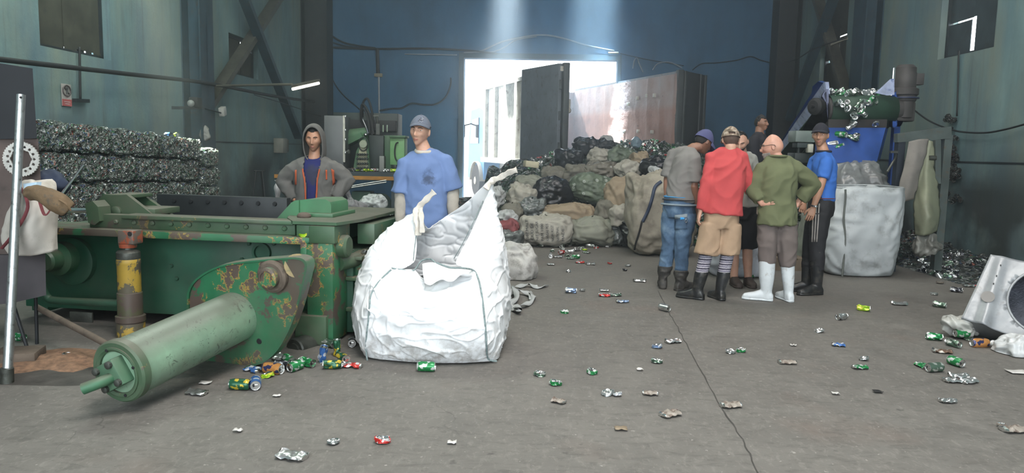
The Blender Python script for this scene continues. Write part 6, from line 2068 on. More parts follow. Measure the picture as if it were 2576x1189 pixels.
da = CL + KX * -0.04 + Vector((0, 0, 0)); db = at(1312, 380, 18.35); db.z = 0
cdoor(da + KX * -0.10, db, KZ0 - 0.02, KZ1 + 0.0, M_CONT_OUT)
ra = CR + KX * 0.04; rb = at(1764, 388, 18.8); rb.z = 0
cdoor(ra, rb, KZ0 - 0.05, KZ1, plain('near black container door', (0.025, 0.028, 0.03), 0.6, 0.1, 0.3, 5))
m = MB(); p = onp(1432, 268, CL + KX * 0.06, KX) if False else at(1432, 262, 17.2)
m.box(p, (0.05, 0.05, 0.22), RK, 0.008); m.ell(p + Vector((0.0, 0, -0.14)), _I3, 0.05, 0.05, 0.06); m.obj('door_catch', M_CONT_SIDE, CONT)
# lorry under and in front of it
TRK = empty('lorry', CL + KX * KW / 2 + KY * (KL + 1), 'blue and white lorry carrying the scrap container, seen in glare outside the doorway', 'lorry')
M_CABB = plain('sun bleached blue lorry paint', (0.10, 0.28, 0.55), 0.45, 0, 0.1)
M_CHAS = plain('pale dusty chassis', (0.40, 0.38, 0.33), 0.7, 0.1, 0.3, 5, 0.1)
m = MB()
for a in (0.55, KW - 0.75): kb(m, a, a + 0.2, -0.1, KL + 2.2, 0.85, KZ0 - 0.02)
for b in (0.2, 1.5, 3.0, 4.5): kb(m, 0.55, KW - 0.55, b, b + 0.12, 0.86, KZ0 - 0.04)
m.obj('chassis', M_CHAS, TRK)
m = MB(); kb(m, 0.1, KW - 0.1, 0.0, 0.12, 0.55, 0.8); kb(m, 0.02, 0.14, 0.02, 0.10, 0.5, 1.05); m.obj('rear_bumper', M_CHAS, TRK)
M_TYRE = plain('tyre rubber', (0.03, 0.03, 0.032), 0.85)
def wheel(a, b, w=0.3):
    c = CL + KX * a + KY * b + Vector((0, 0, 0.5)); R = frame_from(KX)
    m = MB(); m.lathe([(0.28, -w / 2), (0.46, -w / 2), (0.5, -w / 2 + 0.05), (0.5, w / 2 - 0.05), (0.46, w / 2), (0.28, w / 2)], c, R, 32); o = m.obj('wheel', M_TYRE, TRK)
    m = MB(); m.lathe([(0.28, -w / 2 + 0.02), (0.27, 0), (0.12, 0.02), (0.12, -w / 2 - 0.02), (0.0, -w / 2 - 0.02)], c, R, 24); m.obj('rim', M_CHAS, o)
for b in (1.7, 3.0, KL + 1.0):
    wheel(0.12, b); wheel(KW - 0.12, b)
for b in (1.7, 3.0, KL + 1.0):
    m = MB(); c = CL + KX * 0.12 + KY * b + Vector((0, 0, 0.5))
    A = [c + KY * (0.6 * math.cos(t_)) + Vector((0, 0, 0.6 * math.sin(t_))) - KX * 0.18 for t_ in [math.pi * i / 14 for i in range(15)]]
    m.grid([A, [p + KX * 0.36 for p in A]]); o = m.obj('mudguard', M_CHAS, TRK); o.modifiers.new('solid', 'SOLIDIFY').thickness = 0.02
m = MB(); pr = [(KL + 0.35, 0.55), (KL + 0.35, 2.6), (KL + 0.9, 2.75), (KL + 1.9, 2.7), (KL + 2.15, 1.75), (KL + 2.2, 0.55)]
m.prism([CL + KX * 0.05 + KY * b + Vector((0, 0, z)) for b, z in pr], KX * (KW - 0.1)); m.obj('cab', M_CABB, TRK)
m = MB(); pr = [(KL + 0.95, 1.65), (KL + 0.95, 2.45), (KL + 1.75, 2.4), (KL + 1.95, 1.65)]
m.prism([CL + KX * 0.03 + KY * b + Vector((0, 0, z)) for b, z in pr], KX * 0.04); m.obj('side_window', plain('dark cab glass', (0.04, 0.05, 0.06), 0.1), TRK)
m = MB(); q = CL + KX * -0.25 + KY * (KL + 1.9); m.box(q + Vector((0, 0, 2.05)), (0.2, 0.08, 0.42), RK, 0.03); m.obj('mirror', M_DARK, TRK)
m = MB(); m.cyl(q + Vector((0, 0, 2.2)), CL + KX * 0.1 + KY * (KL + 1.85) + Vector((0, 0, 2.3)), 0.02, n=8); m.obj('mirror_arm', M_DARK, TRK)
# ---------------------------------------------------------------- flatbed with the green crushing machine, left of the doorway
YB = 14.0
M_BED = plain('dark blue grey flatbed steel', (0.035, 0.05, 0.055), 0.6, 0.1, 0.3, 4, 0.1)
FB = empty('flatbed', at(930, 520, YB), 'dark flatbed trailer with an orange edge stripe, carrying the green machine', 'flatbed')
zb = at(930, 432, YB).z
def bb_(m, x0, x1, z0, z1, y0, y1, bev=0.0):
    m.box(((x0 + x1) / 2, (y0 + y1) / 2, (z0 + z1) / 2), (x1 - x0, y1 - y0, z1 - z0), None, bev)
xl, xr = at(690, 432, YB).x, at(1030, 432, YB).x
m = MB(); bb_(m, xl, xr, zb - 0.16, zb, YB, YB + 1.9); m.obj('bed', M_BED, FB)
m = MB(); bb_(m, xl, xr, at(930, 452, YB).z, at(930, 443, YB).z, YB - 0.012, YB); m.obj('edge_stripe', plain('orange edge paint', (0.36, 0.17, 0.035), 0.7), FB)
for x in (xl + 0.3, (xl + xr) / 2 - 0.3, xr - 0.3):
    for y in (YB + 0.15, YB + 1.7):
        m = MB(); m.box((x, y, (zb - 0.16) / 2), (0.1, 0.1, zb - 0.16)); m.obj('leg', M_BED, FB)
wc = at(944, 488, YB - 0.1)
m = MB(); m.lathe([(0.26, -0.1), (0.30, -0.08), (0.30, 0.08), (0.26, 0.1), (0.12, 0.1), (0.12, 0.13), (0, 0.13)], (wc.x, YB + 0.25, 0.30), frame_from((0.8, -0.6, 0)), 28); m.obj('wheel', plain('dusty green wheel', (0.06, 0.10, 0.08), 0.7), FB)
m = MB(); bb_(m, wc.x - 0.5, wc.x - 0.15, 0.1, 0.62, YB + 0.2, YB + 0.6); m.obj('drum_support', plain('dull green support', (0.04, 0.085, 0.06), 0.7), FB)
for k in (0, 1):
    o = MB(); o.cyl(at(868 + 14 * k, 470 + 2 * k, YB - 0.1), at(972, 453 + 5 * k, YB + 0.0), 0.014, n=8)
    o.obj('bright_rod', M_GALV, FB)
MC = empty('crushing_machine', at(920, 431, YB + 0.8), 'green machine with black hoses and grey side panel on the flatbed', 'machine')
MC.location.z = zb
M_MGREEN = mat_paint('machine green paint', (0.055, 0.15, 0.07), 0.68, dust=0.4)
M_MLIGHT = mat_paint('light green panel', (0.16, 0.36, 0.14), 0.74, dust=0.3, yellow=False)
M_MDARK = plain('oily black green iron', (0.022, 0.032, 0.03), 0.5, 0.2, 0.4, 6)
M_GREYP = plain('brushed grey panel', (0.135, 0.145, 0.15), 0.5, 0.3, 0.15, 5)
def px_box(x0, y0, x1, y1, Y, d, mat, name, par=MC, bev=0.01):
    m = MB(); a, b = at(x0, y0, Y), at(x1, y1, Y); bb_(m, a.x, b.x, b.z, a.z, Y, Y + d, bev); return m.obj(name, mat, par)
# grey upright panel, standing on the bed
gp = px_box(815, 290, 864, 434, 13.95, 0.6, M_GREYP, 'side_panel')
px_box(862, 290, 868, 408, 13.93, 0.05, plain('pale panel edge', (0.5, 0.5, 0.45), 0.6), 'panel_edge')
for y in (292, 326, 350, 383): px_box(866, y - 2, 870, y + 3, 13.9, 0.04, M_GALV, 'panel_bolt', gp, 0.002)
m = MB(); q = at(876, 381, 13.9); m.cyl(at(868, 380, 13.92), at(874, 381, 13.9), 0.012, n=8); m.lathe([(0.035, 0), (0.035, 0.02)], q, frame_from((1, -0.3, 0)), 14); m.obj('latch', M_GALV, gp)
# body
px_box(838, 282, 1000, 432, 15.1, 0.6, M_MDARK, 'back_frame')
px_box(838, 300, 995, 330, 14.9, 0.5, plain('rust black top', (0.02, 0.02, 0.022), 0.7), 'top_cover')
m = MB(); m.cyl(at(862, 345, 14.5), at(926, 336, 14.5), 0.14, 0.12, 24); m.obj('drum', M_MGREEN, MC)
m = MB(); m.prism([at(x, y, 14.35) for x, y in ((868, 352), (908, 333), (912, 345), (870, 366))], (0, 0.5, 0)); m.obj('chute', M_MGREEN, MC)
# tapering toothed jaw with its pivot disc
jw = MB(); jw.prism([at(x, y, 14.2) for x, y in ((912, 350), (920, 346), (926, 358), (930, 428), (888, 428), (896, 380))], (0, 0.35, 0)); jo = jw.obj('jaw', M_MGREEN, MC)
jw = MB(); jw.prism([at(x, y, 14.17) for x, y in ((905, 362), (919, 350), (926, 428), (898, 428))], (0, 0.04, 0)); jw.obj('jaw_face', plain('pale worn jaw paint', (0.40, 0.40, 0.27), 0.6, dirt=(0.08, 0.10, 0.06)), jo)
m = MB(); c = at(914, 362, 14.15)
m.tube([c + Vector((0.085 * math.cos(a), 0, 0.125 * math.sin(a))) for a in [2 * math.pi * i / 24 for i in range(25)]], 0.012, 6, False); m.obj('pivot_ring', M_MDARK, jo)
m = MB(); m.lathe([(0.075, 0), (0.07, 0.03), (0.03, 0.035)], c, frame_from((0, -1, 0)), 20); m.obj('pivot_disc', plain('pale worn disc', (0.30, 0.34, 0.25), 0.6), jo)
for y in (388, 399, 411, 422):
    for k in range(5):
        m = MB(); p_ = at(900 + 6 * k - (428 - y) * 0.02, y, 14.12); m.box(p_, (0.035, 0.07, 0.035), Matrix.Rotation(0.78, 3, 'Y'), 0.004); m.obj('tooth', M_MDARK, jo)
px_box(928, 340, 965, 434, 14.3, 0.7, M_MDARK, 'press_block')
px_box(954, 392, 966, 432, 14.2, 0.2, plain('grey casting', (0.20, 0.21, 0.2), 0.6), 'casting')
px_box(964, 340, 984, 434, 14.4, 0.6, M_MGREEN, 'frame_column')
gb = px_box(981, 345, 1017, 415, 14.1, 0.4, M_MLIGHT, 'green_box')
px_box(979, 340, 1020, 347, 14.05, 0.5, M_MGREEN, 'green_box_lid')
m = MB(); m.tube(crom([at(x, y, 14.07) for x, y in ((1002, 358), (996, 362), (993, 380), (995, 398), (1002, 407))], 4), 0.014, 8); m.obj('handle', M_DARK, gb)
# hoses and valve stem
for pts in (((940, 338), (930, 290), (912, 262), (908, 300), (918, 318)), ((936, 340), (937, 290), (926, 250), (914, 258), (912, 295)), ((930, 336), (926, 300), (918, 278), (910, 272))):
    m = MB(); m.tube(crom([at(x, y, 14.4 + 0.1 * i) for i, (x, y) in enumerate(pts)], 6), 0.022, 8); m.obj('hose', M_DARK, MC)
m = MB(); m.tube([at(912, 300, 14.35), at(920, 318, 14.35), at(926, 336, 14.3)], 0.016, 8); m.ell(at(920, 339, 14.25), _I3, 0.04, 0.04, 0.035); m.obj('hose_fitting', M_CHROME, MC)
m = MB(); m.tube([at(947, 288, 14.4), at(950, 310, 14.4), at(953, 340, 14.4)], 0.02, 8); m.box(at(951, 325, 14.38), (0.07, 0.05, 0.2)); m.box(at(946, 291, 14.38), (0.1, 0.03, 0.03)); m.obj('valve', M_OILMETAL, MC)
for x in (962, 972): px_box(x, 314, x + 3, 332, 14.2, 0.04, plain('pale green post', (0.25, 0.33, 0.25), 0.6), 'guard_post')

# stand, box and sacks seen left and right of the hooded man
ST = empty('stand', at(652, 490, 12.5), 'thin three legged steel stand against the left wall', 'stand'); ST.location.z = 0
top = at(653, 430, 12.5)
m = MB(); m.cyl(top + Vector((-0.09, 0, 0)), top + Vector((0.09, 0, 0)), 0.012, n=8); m.obj('crossbar', M_BLACKST, ST)
for dx, dy in ((-0.17, -0.1), (0.17, -0.1), (0.02, 0.25)):
    m = MB(); m.cyl(top + Vector((dx * 0.3, dy * 0.2, 0)), Vector((top.x + dx, top.y + dy, 0)), 0.012, n=8); m.obj('leg', M_BLACKST, ST)
m = MB(); a = on_left(700, 352, 0.0); b = a + HX_ * 0.22
hb_ = at(708, 366, 16.0)
wb = MB(); wb.box(on_left(706, 366, 0.12), (0.24, 0.34, 0.36), RH, 0.02); wbo = wb.obj('wall_box', plain('pale grey box', (0.24, 0.25, 0.22), 0.6), label='pale grey electrical box on the left wall behind the hooded man', cat='electrical box')
m = MB(); m.box(on_left(717, 366, 0.14), (0.18, 0.02, 0.30), RH, 0.004); m.obj('box_lid', plain('brown grey lid', (0.10, 0.10, 0.08), 0.7), wbo)
sack(697, 495, 8.4, 0.22, 0.92, 0.2, mat_weave('silver grey bag', (0.33, 0.34, 0.34), (0.12, 0.12, 0.12), 0.45, 0.65, 0.4), 'silver grey plastic bag hanging beside the hooded man', seed=51, tie='t', boxy=2.3, amp=0.03, name='plastic_bag', cat='bag', group=None, fine=1.2, loc=Vector((at(697, 500, 8.4).x, 8.4, 0.46)))
sack(897, 497, 9.6, 0.36, 0.86, 0.35, mat_weave('limp grey bag', (0.17, 0.17, 0.18), (0.09, 0.09, 0.09), 0.45, 0.65, 0.6), 'limp grey sack slumped right of the hooded man', seed=52, tie='t', boxy=2.4, amp=0.04, rot=0.25, group=None, fine=1.2, loc=Vector((at(897, 500, 9.6).x, 9.6, 0.45)))
sack(940, 508, 11.5, 0.42, 0.22, 0.35, mat_weave('pale foil bag', (0.45, 0.48, 0.48), (0.15, 0.16, 0.16), 0.5, 0.65, 0.25), 'shiny pale foil bag on the dark can heap under the flatbed', seed=53, boxy=2.4, amp=0.04, group=None, name='plastic_bag', cat='bag')
sack(975, 560, 8.4, 0.34, 0.56, 0.5, plain('navy bin liner', (0.016, 0.022, 0.04), 0.35, 0, 0.3, 6, 0.2), 'navy bin bag standing behind the press, left of the man in the cap', seed=54, boxy=2.3, amp=0.05, group=None, name='bin_bag', cat='bag', loc=Vector((at(965, 560, 8.4).x, 8.4, 0.28)))
# red rag beside the bale stack
sack(528, 512, 9.4, 0.13, 0.76, 0.15, plain('red plastic rag', (0.32, 0.045, 0.03), 0.5), 'red plastic rag hanging by the right end of the bales', seed=55, boxy=2.2, amp=0.03, group=None, name='rag', cat='rag', loc=Vector((at(526, 512, 9.4).x, 9.4, 0.39)))
# hanging cream bag, leather glove and blue bundle on the left
cb = empty('carrier_bag', at(70, 560, 4.85), 'off white cloth bag with maroon handles hung on the cabinet behind the pole', 'bag')
rows_ = [[(20, 636, 0.02), (70, 642, -0.06), (128, 632, 0.0)], [(4, 600, 0.0), (68, 606, -0.12), (126, 596, 0.0)], [(14, 550, 0.0), (72, 552, -0.13), (128, 545, 0.0)], [(32, 505, 0.0), (78, 508, -0.10), (132, 510, 0.02)], [(46, 465, 0.02), (80, 462, -0.06), (118, 470, 0.03)], [(54, 456, 0.04), (76, 452, -0.02), (98, 458, 0.04)]]
P = []
for r_ in rows_:
    f = [at(x, y, 4.82 + d) for x, y, d in r_]
    bk_ = [f[1] + (f[2] - f[1]) * 0.7 + Vector((0, 0.14, 0)), f[1] + Vector((0, 0.22, 0)), f[0].lerp(f[1], 0.3) + Vector((0, 0.14, 0))]
    P.append(crom(f + bk_, 8, True))
P = [crom([P[j][i] for j in range(len(P))], 6) for i in range(len(P[0]))]
P = [[P[i][j] for i in range(len(P))] for j in range(len(P[0]))]
m = MB(); m.grid(P, True); vs = m.bm.verts; vs.ensure_lookup_table(); m._f([vs[i] for i in range(len(P[0]))])
me = m.mesh('bag_body'); wrinkles(me, 0.010, 12, 9); finish_mesh(me, mat_weave('off white cloth', (0.50, 0.46, 0.41), (0.26, 0.22, 0.18), 0.5, 0.72, 0.85), 180)
link_mesh('bag_body', me, cb)
M_MAROON = plain('maroon tape', (0.14, 0.03, 0.035), 0.8)
for pts in (((52, 470, 4.78), (70, 520, 4.66), (40, 580, 4.66), (4, 625, 4.72)), ((98, 500, 4.70), (112, 540, 4.67), (128, 525, 4.70), (136, 505, 4.74))):
    m = MB(); m.tube(crom([at(*q) for q in pts], 6), 0.010, 6, True, 0.4); m.obj('handle', M_MAROON, cb)
bl_ = MB(); P2 = [at(58, 462, 4.72), at(62, 478, 4.68), at(90, 474, 4.68), at(92, 458, 4.72)]
bl_.prism(P2, (0, 0.05, 0)); bl_.obj('blue_label', plain('faded blue and white print', (0.35, 0.48, 0.60), 0.8), cb)
gl = empty('work_glove', at(125, 490, 4.6), 'brown leather work glove lying over the cloth bag', 'glove')
M_GLOVE = plain('brown suede', (0.13, 0.085, 0.045), 0.85, 0, 0.3, 10, 0.3, dirt=(0.07, 0.06, 0.045))
m = MB(); g0 = at(92, 486, 4.58); g1 = at(160, 510, 4.60)
m.tube(crom([at(70, 484, 4.64), at(95, 484, 4.58), at(125, 498, 4.56), at(150, 512, 4.58), at(172, 528, 4.6)], 5), [0.03, 0.034, 0.037, 0.04, 0.042, 0.044, 0.047, 0.05, 0.052, 0.054, 0.056, 0.058, 0.06, 0.062, 0.062, 0.06, 0.058, 0.057, 0.055, 0.053, 0.05][:21], 14)
for i, (x, y) in enumerate(((66, 476), (62, 490), (74, 500), (90, 502))):
    m.tube(crom([at(100 - 4 * i, 486 + 3 * i, 4.55), at((100 + x) / 2, (486 + y) / 2 - 3, 4.55), at(x, y, 4.58)], 3), [0.024, 0.022, 0.021, 0.02, 0.018, 0.017, 0.012][:7], 8)
organic(m, 'glove_body', M_GLOVE, gl, 0.007, 5, 0.5, (0.008, 14, 2))
m = MB(); m.tube(crom([at(150, 502, 4.53), at(166, 512, 4.53), at(178, 528, 4.56)], 4), 0.010, 8, True, 0.5); m.obj('cuff_seam', M_GLOVE, gl)
sack(128, 462, 5.3, 0.28, 0.17, 0.2, plain('dark navy cloth', (0.02, 0.03, 0.06), 0.8), 'dark navy cloth bundle behind the cloth bag', seed=57, boxy=2.3, amp=0.02, group=None, name='cloth_bundle', cat='cloth bundle', loc=at(122, 462, 5.25))
rd = MB(); rd.cyl(at(155, 488, 4.95), at(210, 415, 5.1), 0.009, n=10); rd.obj('thin_rod', M_CHROME, label='thin bright rod sticking up from the work glove', cat='rod')
# ---------------------------------------------------------------- blue belt conveyor pouring cans, right
YV = 11.0
M_BLUE = mat_paint('scuffed bright blue paint', (0.018, 0.075, 0.32), 0.78, dust=0.15, yellow=False)
M_BLUEL = plain('blue paint lit from above', (0.48, 0.54, 0.74), 0.5, 0.2, 0.3, 5, 0.1, dirt=(0.05, 0.10, 0.30))  # conveyor blue made paler: light from above is put into the colour
M_BELT = plain('green rubber belt', (0.025, 0.06, 0.038), 0.6, 0, 0.3, 4, 0.1)
M_MOTOR = plain('dusty grey motor', (0.065, 0.06, 0.058), 0.65, 0.2, 0.3, 6, 0.15)
CV = empty('belt_conveyor', at(2160, 300, YV), 'sloping bright blue belt conveyor with a green belt and grey motor, tipping out cans', 'conveyor')
CV.location.z = 0
hl, hr = at(2082, 275, YV), at(2246, 275, YV)
run = at(1968, 400, 13.4) - at(2078, 212, YV)       # down-slope direction of the frame
# belt with head drum
m = MB(); c0 = (hl + hr) / 2; wv_ = hr - hl
rb_ = 0.20
side = wv_.normalized()
down = (run - side * run.dot(side)).normalized()
nrm = side.cross(down); 
if nrm.z < 0: nrm = -nrm
prof = []
for i in range(13):
    a = math.pi * i / 12
    prof.append(c0 + nrm * rb_ * math.cos(a) - down * rb_ * math.sin(a))
L_b = 3.6
ring_ = [c0 + nrm * rb_ + down * L_b] + prof + [c0 - nrm * rb_ + down * L_b]
m.grid([[p - wv_ / 2 for p in ring_], [p + wv_ / 2 for p in ring_]]); bo = m.obj('belt', M_BELT, CV, 50); bo.modifiers.new('solid', 'SOLIDIFY').thickness = 0.012
m = MB(); m.cyl(hl - side * 0.03, hr + side * 0.08, 0.17, n=28); m.obj('head_drum', M_MOTOR, CV)
# side frames
def stringer(pa, L, name, w=0.26, t_=0.05):
    m = MB(); a = pa; b = pa + run.normalized() * L
    m.beam(a, b, t_, w, up=nrm); o = m.obj(name, M_BLUE, CV)
    m = MB(); m.beam(a + nrm * w * 0.5, b + nrm * w * 0.5, 0.11, 0.03, up=nrm); m.obj('rail_flange', M_BLUEL, o)
    return o
lf = at(2074, 212, YV - 0.1)
m = MB(); m.prism([at(x, y, YV + d) for x, y, d in ((2076, 206, -0.15), (2066, 208, 0.0), (1958, 372, 2.2), (1952, 405, 2.4), (1975, 405, 2.2), (2079, 236, -0.1))], side * 0.05); so_ = m.obj('side_frame', M_BLUEL, CV)
m = MB(); m.prism([at(x, y, YV + d) for x, y, d in ((2066, 203, 0.05), (2052, 216, 0.2), (2050, 232, 0.25), (1962, 368, 2.2), (1974, 366, 2.2), (2078, 206, -0.1))], -side * 0.04 + down * 0.02); m.obj('frame_web', M_BLUE, CV)
m = MB(); m.prism([at(x, y, YV - 0.12) for x, y in ((2079, 222), (2080, 300), (2052, 330), (2016, 344), (2022, 318), (2058, 262), (2068, 236))], side * 0.03); m.obj('cheek_plate', plain('pale lilac steel', (0.20, 0.22, 0.34), 0.5, 0.2), CV)
m = MB(); m.lathe([(0.10, 0), (0.12, 0.05), (0.12, 0.12), (0.08, 0.15), (0.03, 0.15), (0.03, 0.22)], at(2063, 268, YV - 0.14), frame_from(-side + Vector((0, -0.6, 0))), 20); m.obj('bearing', M_DARK, CV)
m = MB(); m.prism([at(x, y, YV - 0.10) for x, y in ((2243, 240), (2262, 222), (2266, 300), (2258, 316), (2246, 322), (2236, 318))], side * 0.05); m.obj('end_plate', M_BLUE, CV)
m = MB(); m.prism([at(x, y, YV - 0.30) for x, y in ((2204, 234), (2243, 198), (2250, 198), (2250, 238), (2232, 240))], Vector((0, 0.04, 0))); m.obj('side_frame', M_BLUEL, CV)
# geared motor hanging on the right
mt = MB(); q = at(2274, 235, YV)
mt.lathe([(0.125, at(0, 297, YV).z * 0 - 0.36), (0.15, -0.34), (0.15, -0.12), (0.165, -0.10), (0.165, -0.04), (0.19, -0.02), (0.19, 0.06), (0.15, 0.08), (0.15, 0.28), (0.14, 0.30), (0.14, 0.36), (0.10, 0.40)], q, None, 28)
mo = mt.obj('motor', M_MOTOR, CV)
m = MB(); m.lathe([(0.155, -0.02), (0.205, -0.015), (0.205, 0.0), (0.155, 0.005)], q + Vector((0, 0, -0.06)), None, 28); m.obj('motor_flange', plain('dark blue flange', (0.02, 0.03, 0.08), 0.5), mo)
m = MB(); m.box(q + Vector((0.17, -0.02, 0.2)), (0.12, 0.14, 0.16), None, 0.01); m.obj('terminal_box', M_MOTOR, mo)
m = MB(); m.box(q + Vector((0, 0, -0.26)), (0.26, 0.24, 0.28), None, 0.03); m.obj('gearbox', M_MOTOR, mo)
m = MB(); m.box(at(2249, 185, YV - 0.1), (0.02, 0.03, 0.16)); m.obj('bright_tab', M_CHROME, CV)
# legs of the conveyor
for px, Y in ((2066, YV + 0.3), (1972, 13.3), (2255, YV + 0.3)):
    m = MB(); t_ = at(px, 300 if Y < 12 else 380, Y); m.beam((t_.x, t_.y, 0), t_, 0.09, 0.09); m.obj('leg', M_BLUE, CV)
# dark slot and blue chute
m = MB(); m.prism([at(x, y, YV - 0.15) for x, y in ((2084, 300), (2232, 300), (2230, 322), (2084, 322))], (0, 0.2, 0)); m.obj('scraper_box', plain('brown black scraper', (0.035, 0.03, 0.028), 0.7), CV)
m = MB(); m.prism([at(x, y, YV - 0.2 - d) for x, y, d in ((2076, 321, 0), (2228, 321, 0), (2206, 406, 0.25), (2076, 411, 0.25))], (0, 0.04, 0)); m.obj('chute', M_BLUE, CV)
m = MB(); m.prism([at(x, y, YV - 0.2 - d) for x, y, d in ((2228, 321, 0), (2206, 406, 0.25), (2214, 400, 0.0), (2234, 324, -0.3))], (0.02, 0.04, 0)); m.obj('chute_side', M_BLUE, CV)
# control box on a post
cbx = empty('control_box', at(2024, 420, 10.6), 'grey green control box on a stand below the conveyor frame', 'control box'); cbx.location.z = 0
def pbox(x0, y0, x1, y1, Y, d, mat, name, par, bev=0.01):
    m = MB(); a, b = at(x0, y0, Y), at(x1, y1, Y); m.box(((a.x + b.x) / 2, Y + d / 2, (a.z + b.z) / 2), (abs(b.x - a.x), d, abs(a.z - b.z)), None, bev); return m.obj(name, mat, par)
M_CBX = plain('grey green enamel', (0.16, 0.20, 0.18), 0.5, 0, 0.2)
pbox(2003, 328, 2050, 358, 10.6, 0.3, M_CBX, 'box', cbx)
pbox(2034, 362, 2046, 384, 10.58, 0.1, plain('cream switch box', (0.42, 0.42, 0.35), 0.6), 'switch', cbx)
pbox(2006, 358, 2044, 372, 10.62, 0.2, plain('dark under box', (0.03, 0.045, 0.045), 0.6), 'terminal_tray', cbx)
for x in (2010, 2042):
    m = MB(); t_ = at(x, 360, 10.75); m.cyl((t_.x, t_.y, 0), t_, 0.025, n=10); m.obj('leg', M_MDARK, cbx)
pbox(2000, 384, 2040, 410, 10.7, 0.3, M_MDARK, 'lower_frame', cbx)
# ---------------------------------------------------------------- steel frame with hanging cloths at the right wall
YF = 9.7
SF = empty('cloth_gantry', at(2330, 480, YF), 'grey green steel gantry beside the right wall, with cloths hung on it', 'gantry'); SF.location.z = 0
M_FR = plain('grey green frame steel', (0.075, 0.095, 0.09), 0.6, 0.2, 0.3, 5, 0.1, dirt=(0.10, 0.075, 0.05))
M_FRD = plain('dark blue frame steel', (0.02, 0.028, 0.04), 0.6, 0.2, 0.3)
def pbeam(x0, y0, x1, y1, Y0, Y1, w, d, mat, name):
    m = MB(); m.beam(at(x0, y0, Y0), at(x1, y1, Y1), w, d); return m.obj(name, mat, SF)
m = MB(); a = at(2266, 336, YF); m.beam((a.x, a.y, 0), a, 0.09, 0.10); m.obj('left_upright', M_FRD, SF)
m = MB(); m.prism([at(x, y, YF - 0.06) for x, y in ((2258, 336), (2394, 318), (2394, 348), (2258, 358))], (0, 0.10, 0)); m.obj('top_beam', M_FR, SF)
m = MB(); a = at(2382, 340, YF); m.beam((a.x, a.y, 0.0), a, 0.10, 0.10); m.obj('right_upright', M_FR, SF)
m = MB(); m.beam(at(2357, 352, YF - 0.1), at(2357, 462, YF - 0.1), 0.07, 0.06); m.obj('hanger', M_FR, SF)
m = MB(); m.cyl(at(2336, 397, YF - 0.12), at(2354, 397, YF - 0.12), 0.03, n=12); m.obj('latch', M_OILMETAL, SF)
m = MB(); m.tube([at(2232, 432, YF - 0.1), at(2250, 402, YF - 0.05), at(2258, 385, YF)], 0.016, 8); m.box(at(2248, 382, YF - 0.05), (0.09, 0.05, 0.03)); m.obj('lever', M_OILMETAL, SF)
def drape(pts, mat, name, label, cat, amp=0.02, seed=1, th=0.01):
    P = [crom([at(*q) for q in row], 6) for row in pts]
    P = [crom([P[j][i] for j in range(len(P))], 6) for i in range(len(P[0]))]
    m = MB(); m.grid(P); me = m.mesh(name); wrinkles(me, amp, 9, seed); finish_mesh(me, mat, 180)
    o = link_mesh(name, me); o.modifiers.new('solid', 'SOLIDIFY').thickness = th
    return props(o, label, cat)
drape([[(2286, 356, 9.58), (2312, 350, 9.56), (2336, 350, 9.58)], [(2278, 400, 9.56), (2305, 400, 9.50), (2326, 396, 9.56)], [(2266, 450, 9.54), (2292, 452, 9.46), (2312, 446, 9.54)], [(2254, 500, 9.55), (2276, 506, 9.48), (2298, 500, 9.55)]], mat_weave('grey brown cloth', (0.20, 0.185, 0.165), (0.11, 0.1, 0.09), 0.5, 0.7, 0.8), 'hanging_cloth', 'grey brown cloth hanging from the left half of the steel gantry', 'cloth', 0.02, 3)
drape([[(2334, 352, 9.62), (2342, 354, 9.6), (2350, 358, 9.62)], [(2318, 420, 9.6), (2334, 420, 9.55), (2350, 420, 9.6)], [(2304, 480, 9.58), (2332, 480, 9.42), (2360, 470, 9.55)], [(2298, 540, 9.5), (2334, 545, 9.3), (2366, 540, 9.5)], [(2300, 590, 9.5), (2330, 592, 9.36), (2358, 582, 9.5)]], mat_weave('pale olive sack cloth', (0.22, 0.235, 0.16), (0.12, 0.12, 0.08), 0.5, 0.7, 0.5), 'hanging_sack', 'pale olive sack hanging open from the right half of the steel gantry', 'sack', 0.03, 5)
sack(2330, 615, 9.5, 0.34, 0.24, 0.3, mat_weave('grimy film', (0.18, 0.18, 0.16), (0.08, 0.08, 0.07), 0.45, 0.65, 0.4), 'grimy crumpled film bag on the floor under the steel gantry', seed=62, boxy=2.3, amp=0.05, name='plastic_bag', cat='bag', group=None)
# ---------------------------------------------------------------- crumpled pale appliance casing at the right edge
AP = empty('appliance_casing', flo(2540, 800), 'dented pale grey appliance casing with a round porthole, at the right edge', 'appliance casing')
def mat_casing():
    t = NT('dented pale enamel'); v = t.coord()
    n = t.noise(v, 4, 6, 0.65)
    base = t.ramp(n, [(0.3, (0.20, 0.21, 0.22)), (0.65, (0.31, 0.32, 0.33))])
    base = t.mix(t.ramp(t.noise(v, 9, 7, 0.7), [(0.58, 0.0), (0.7, 0.6)]), base, (0.16, 0.15, 0.13))
    t.bump(t.noise(v, 3, 4), 0.4, 0.04)
    return t.set(Base_Color=base, Roughness=0.4, Metallic=0.2)
M_CAS = mat_casing()
fa, fb_, fc, fd = at(2492, 640, 6.15), at(2740, 690, 5.75), at(2740, 915, 5.5), at(2418, 800, 6.0)
fn = (fb_ - fa).cross(fd - fa).normalized()
if fn.dot(CAM - fa) < 0: fn = -fn
m = MB()
nU, nV = 44, 36
hc = (0.60, 0.47)
def cas(u, v):
    p = fa.lerp(fb_, u).lerp(fd.lerp(fc, u), v)
    # buckled left edge
    p = p + fn * (0.035 * math.exp(-((u - 0.13 - 0.05 * v) / 0.05) ** 2) * (0.3 + v)) + fn * 0.008 * noise.noise(p * 6)
    return p
holes_ = lambda u, v: ((u - hc[0]) / 0.30) ** 2 + ((v - hc[1]) / 0.40) ** 2 < 1
V = {}
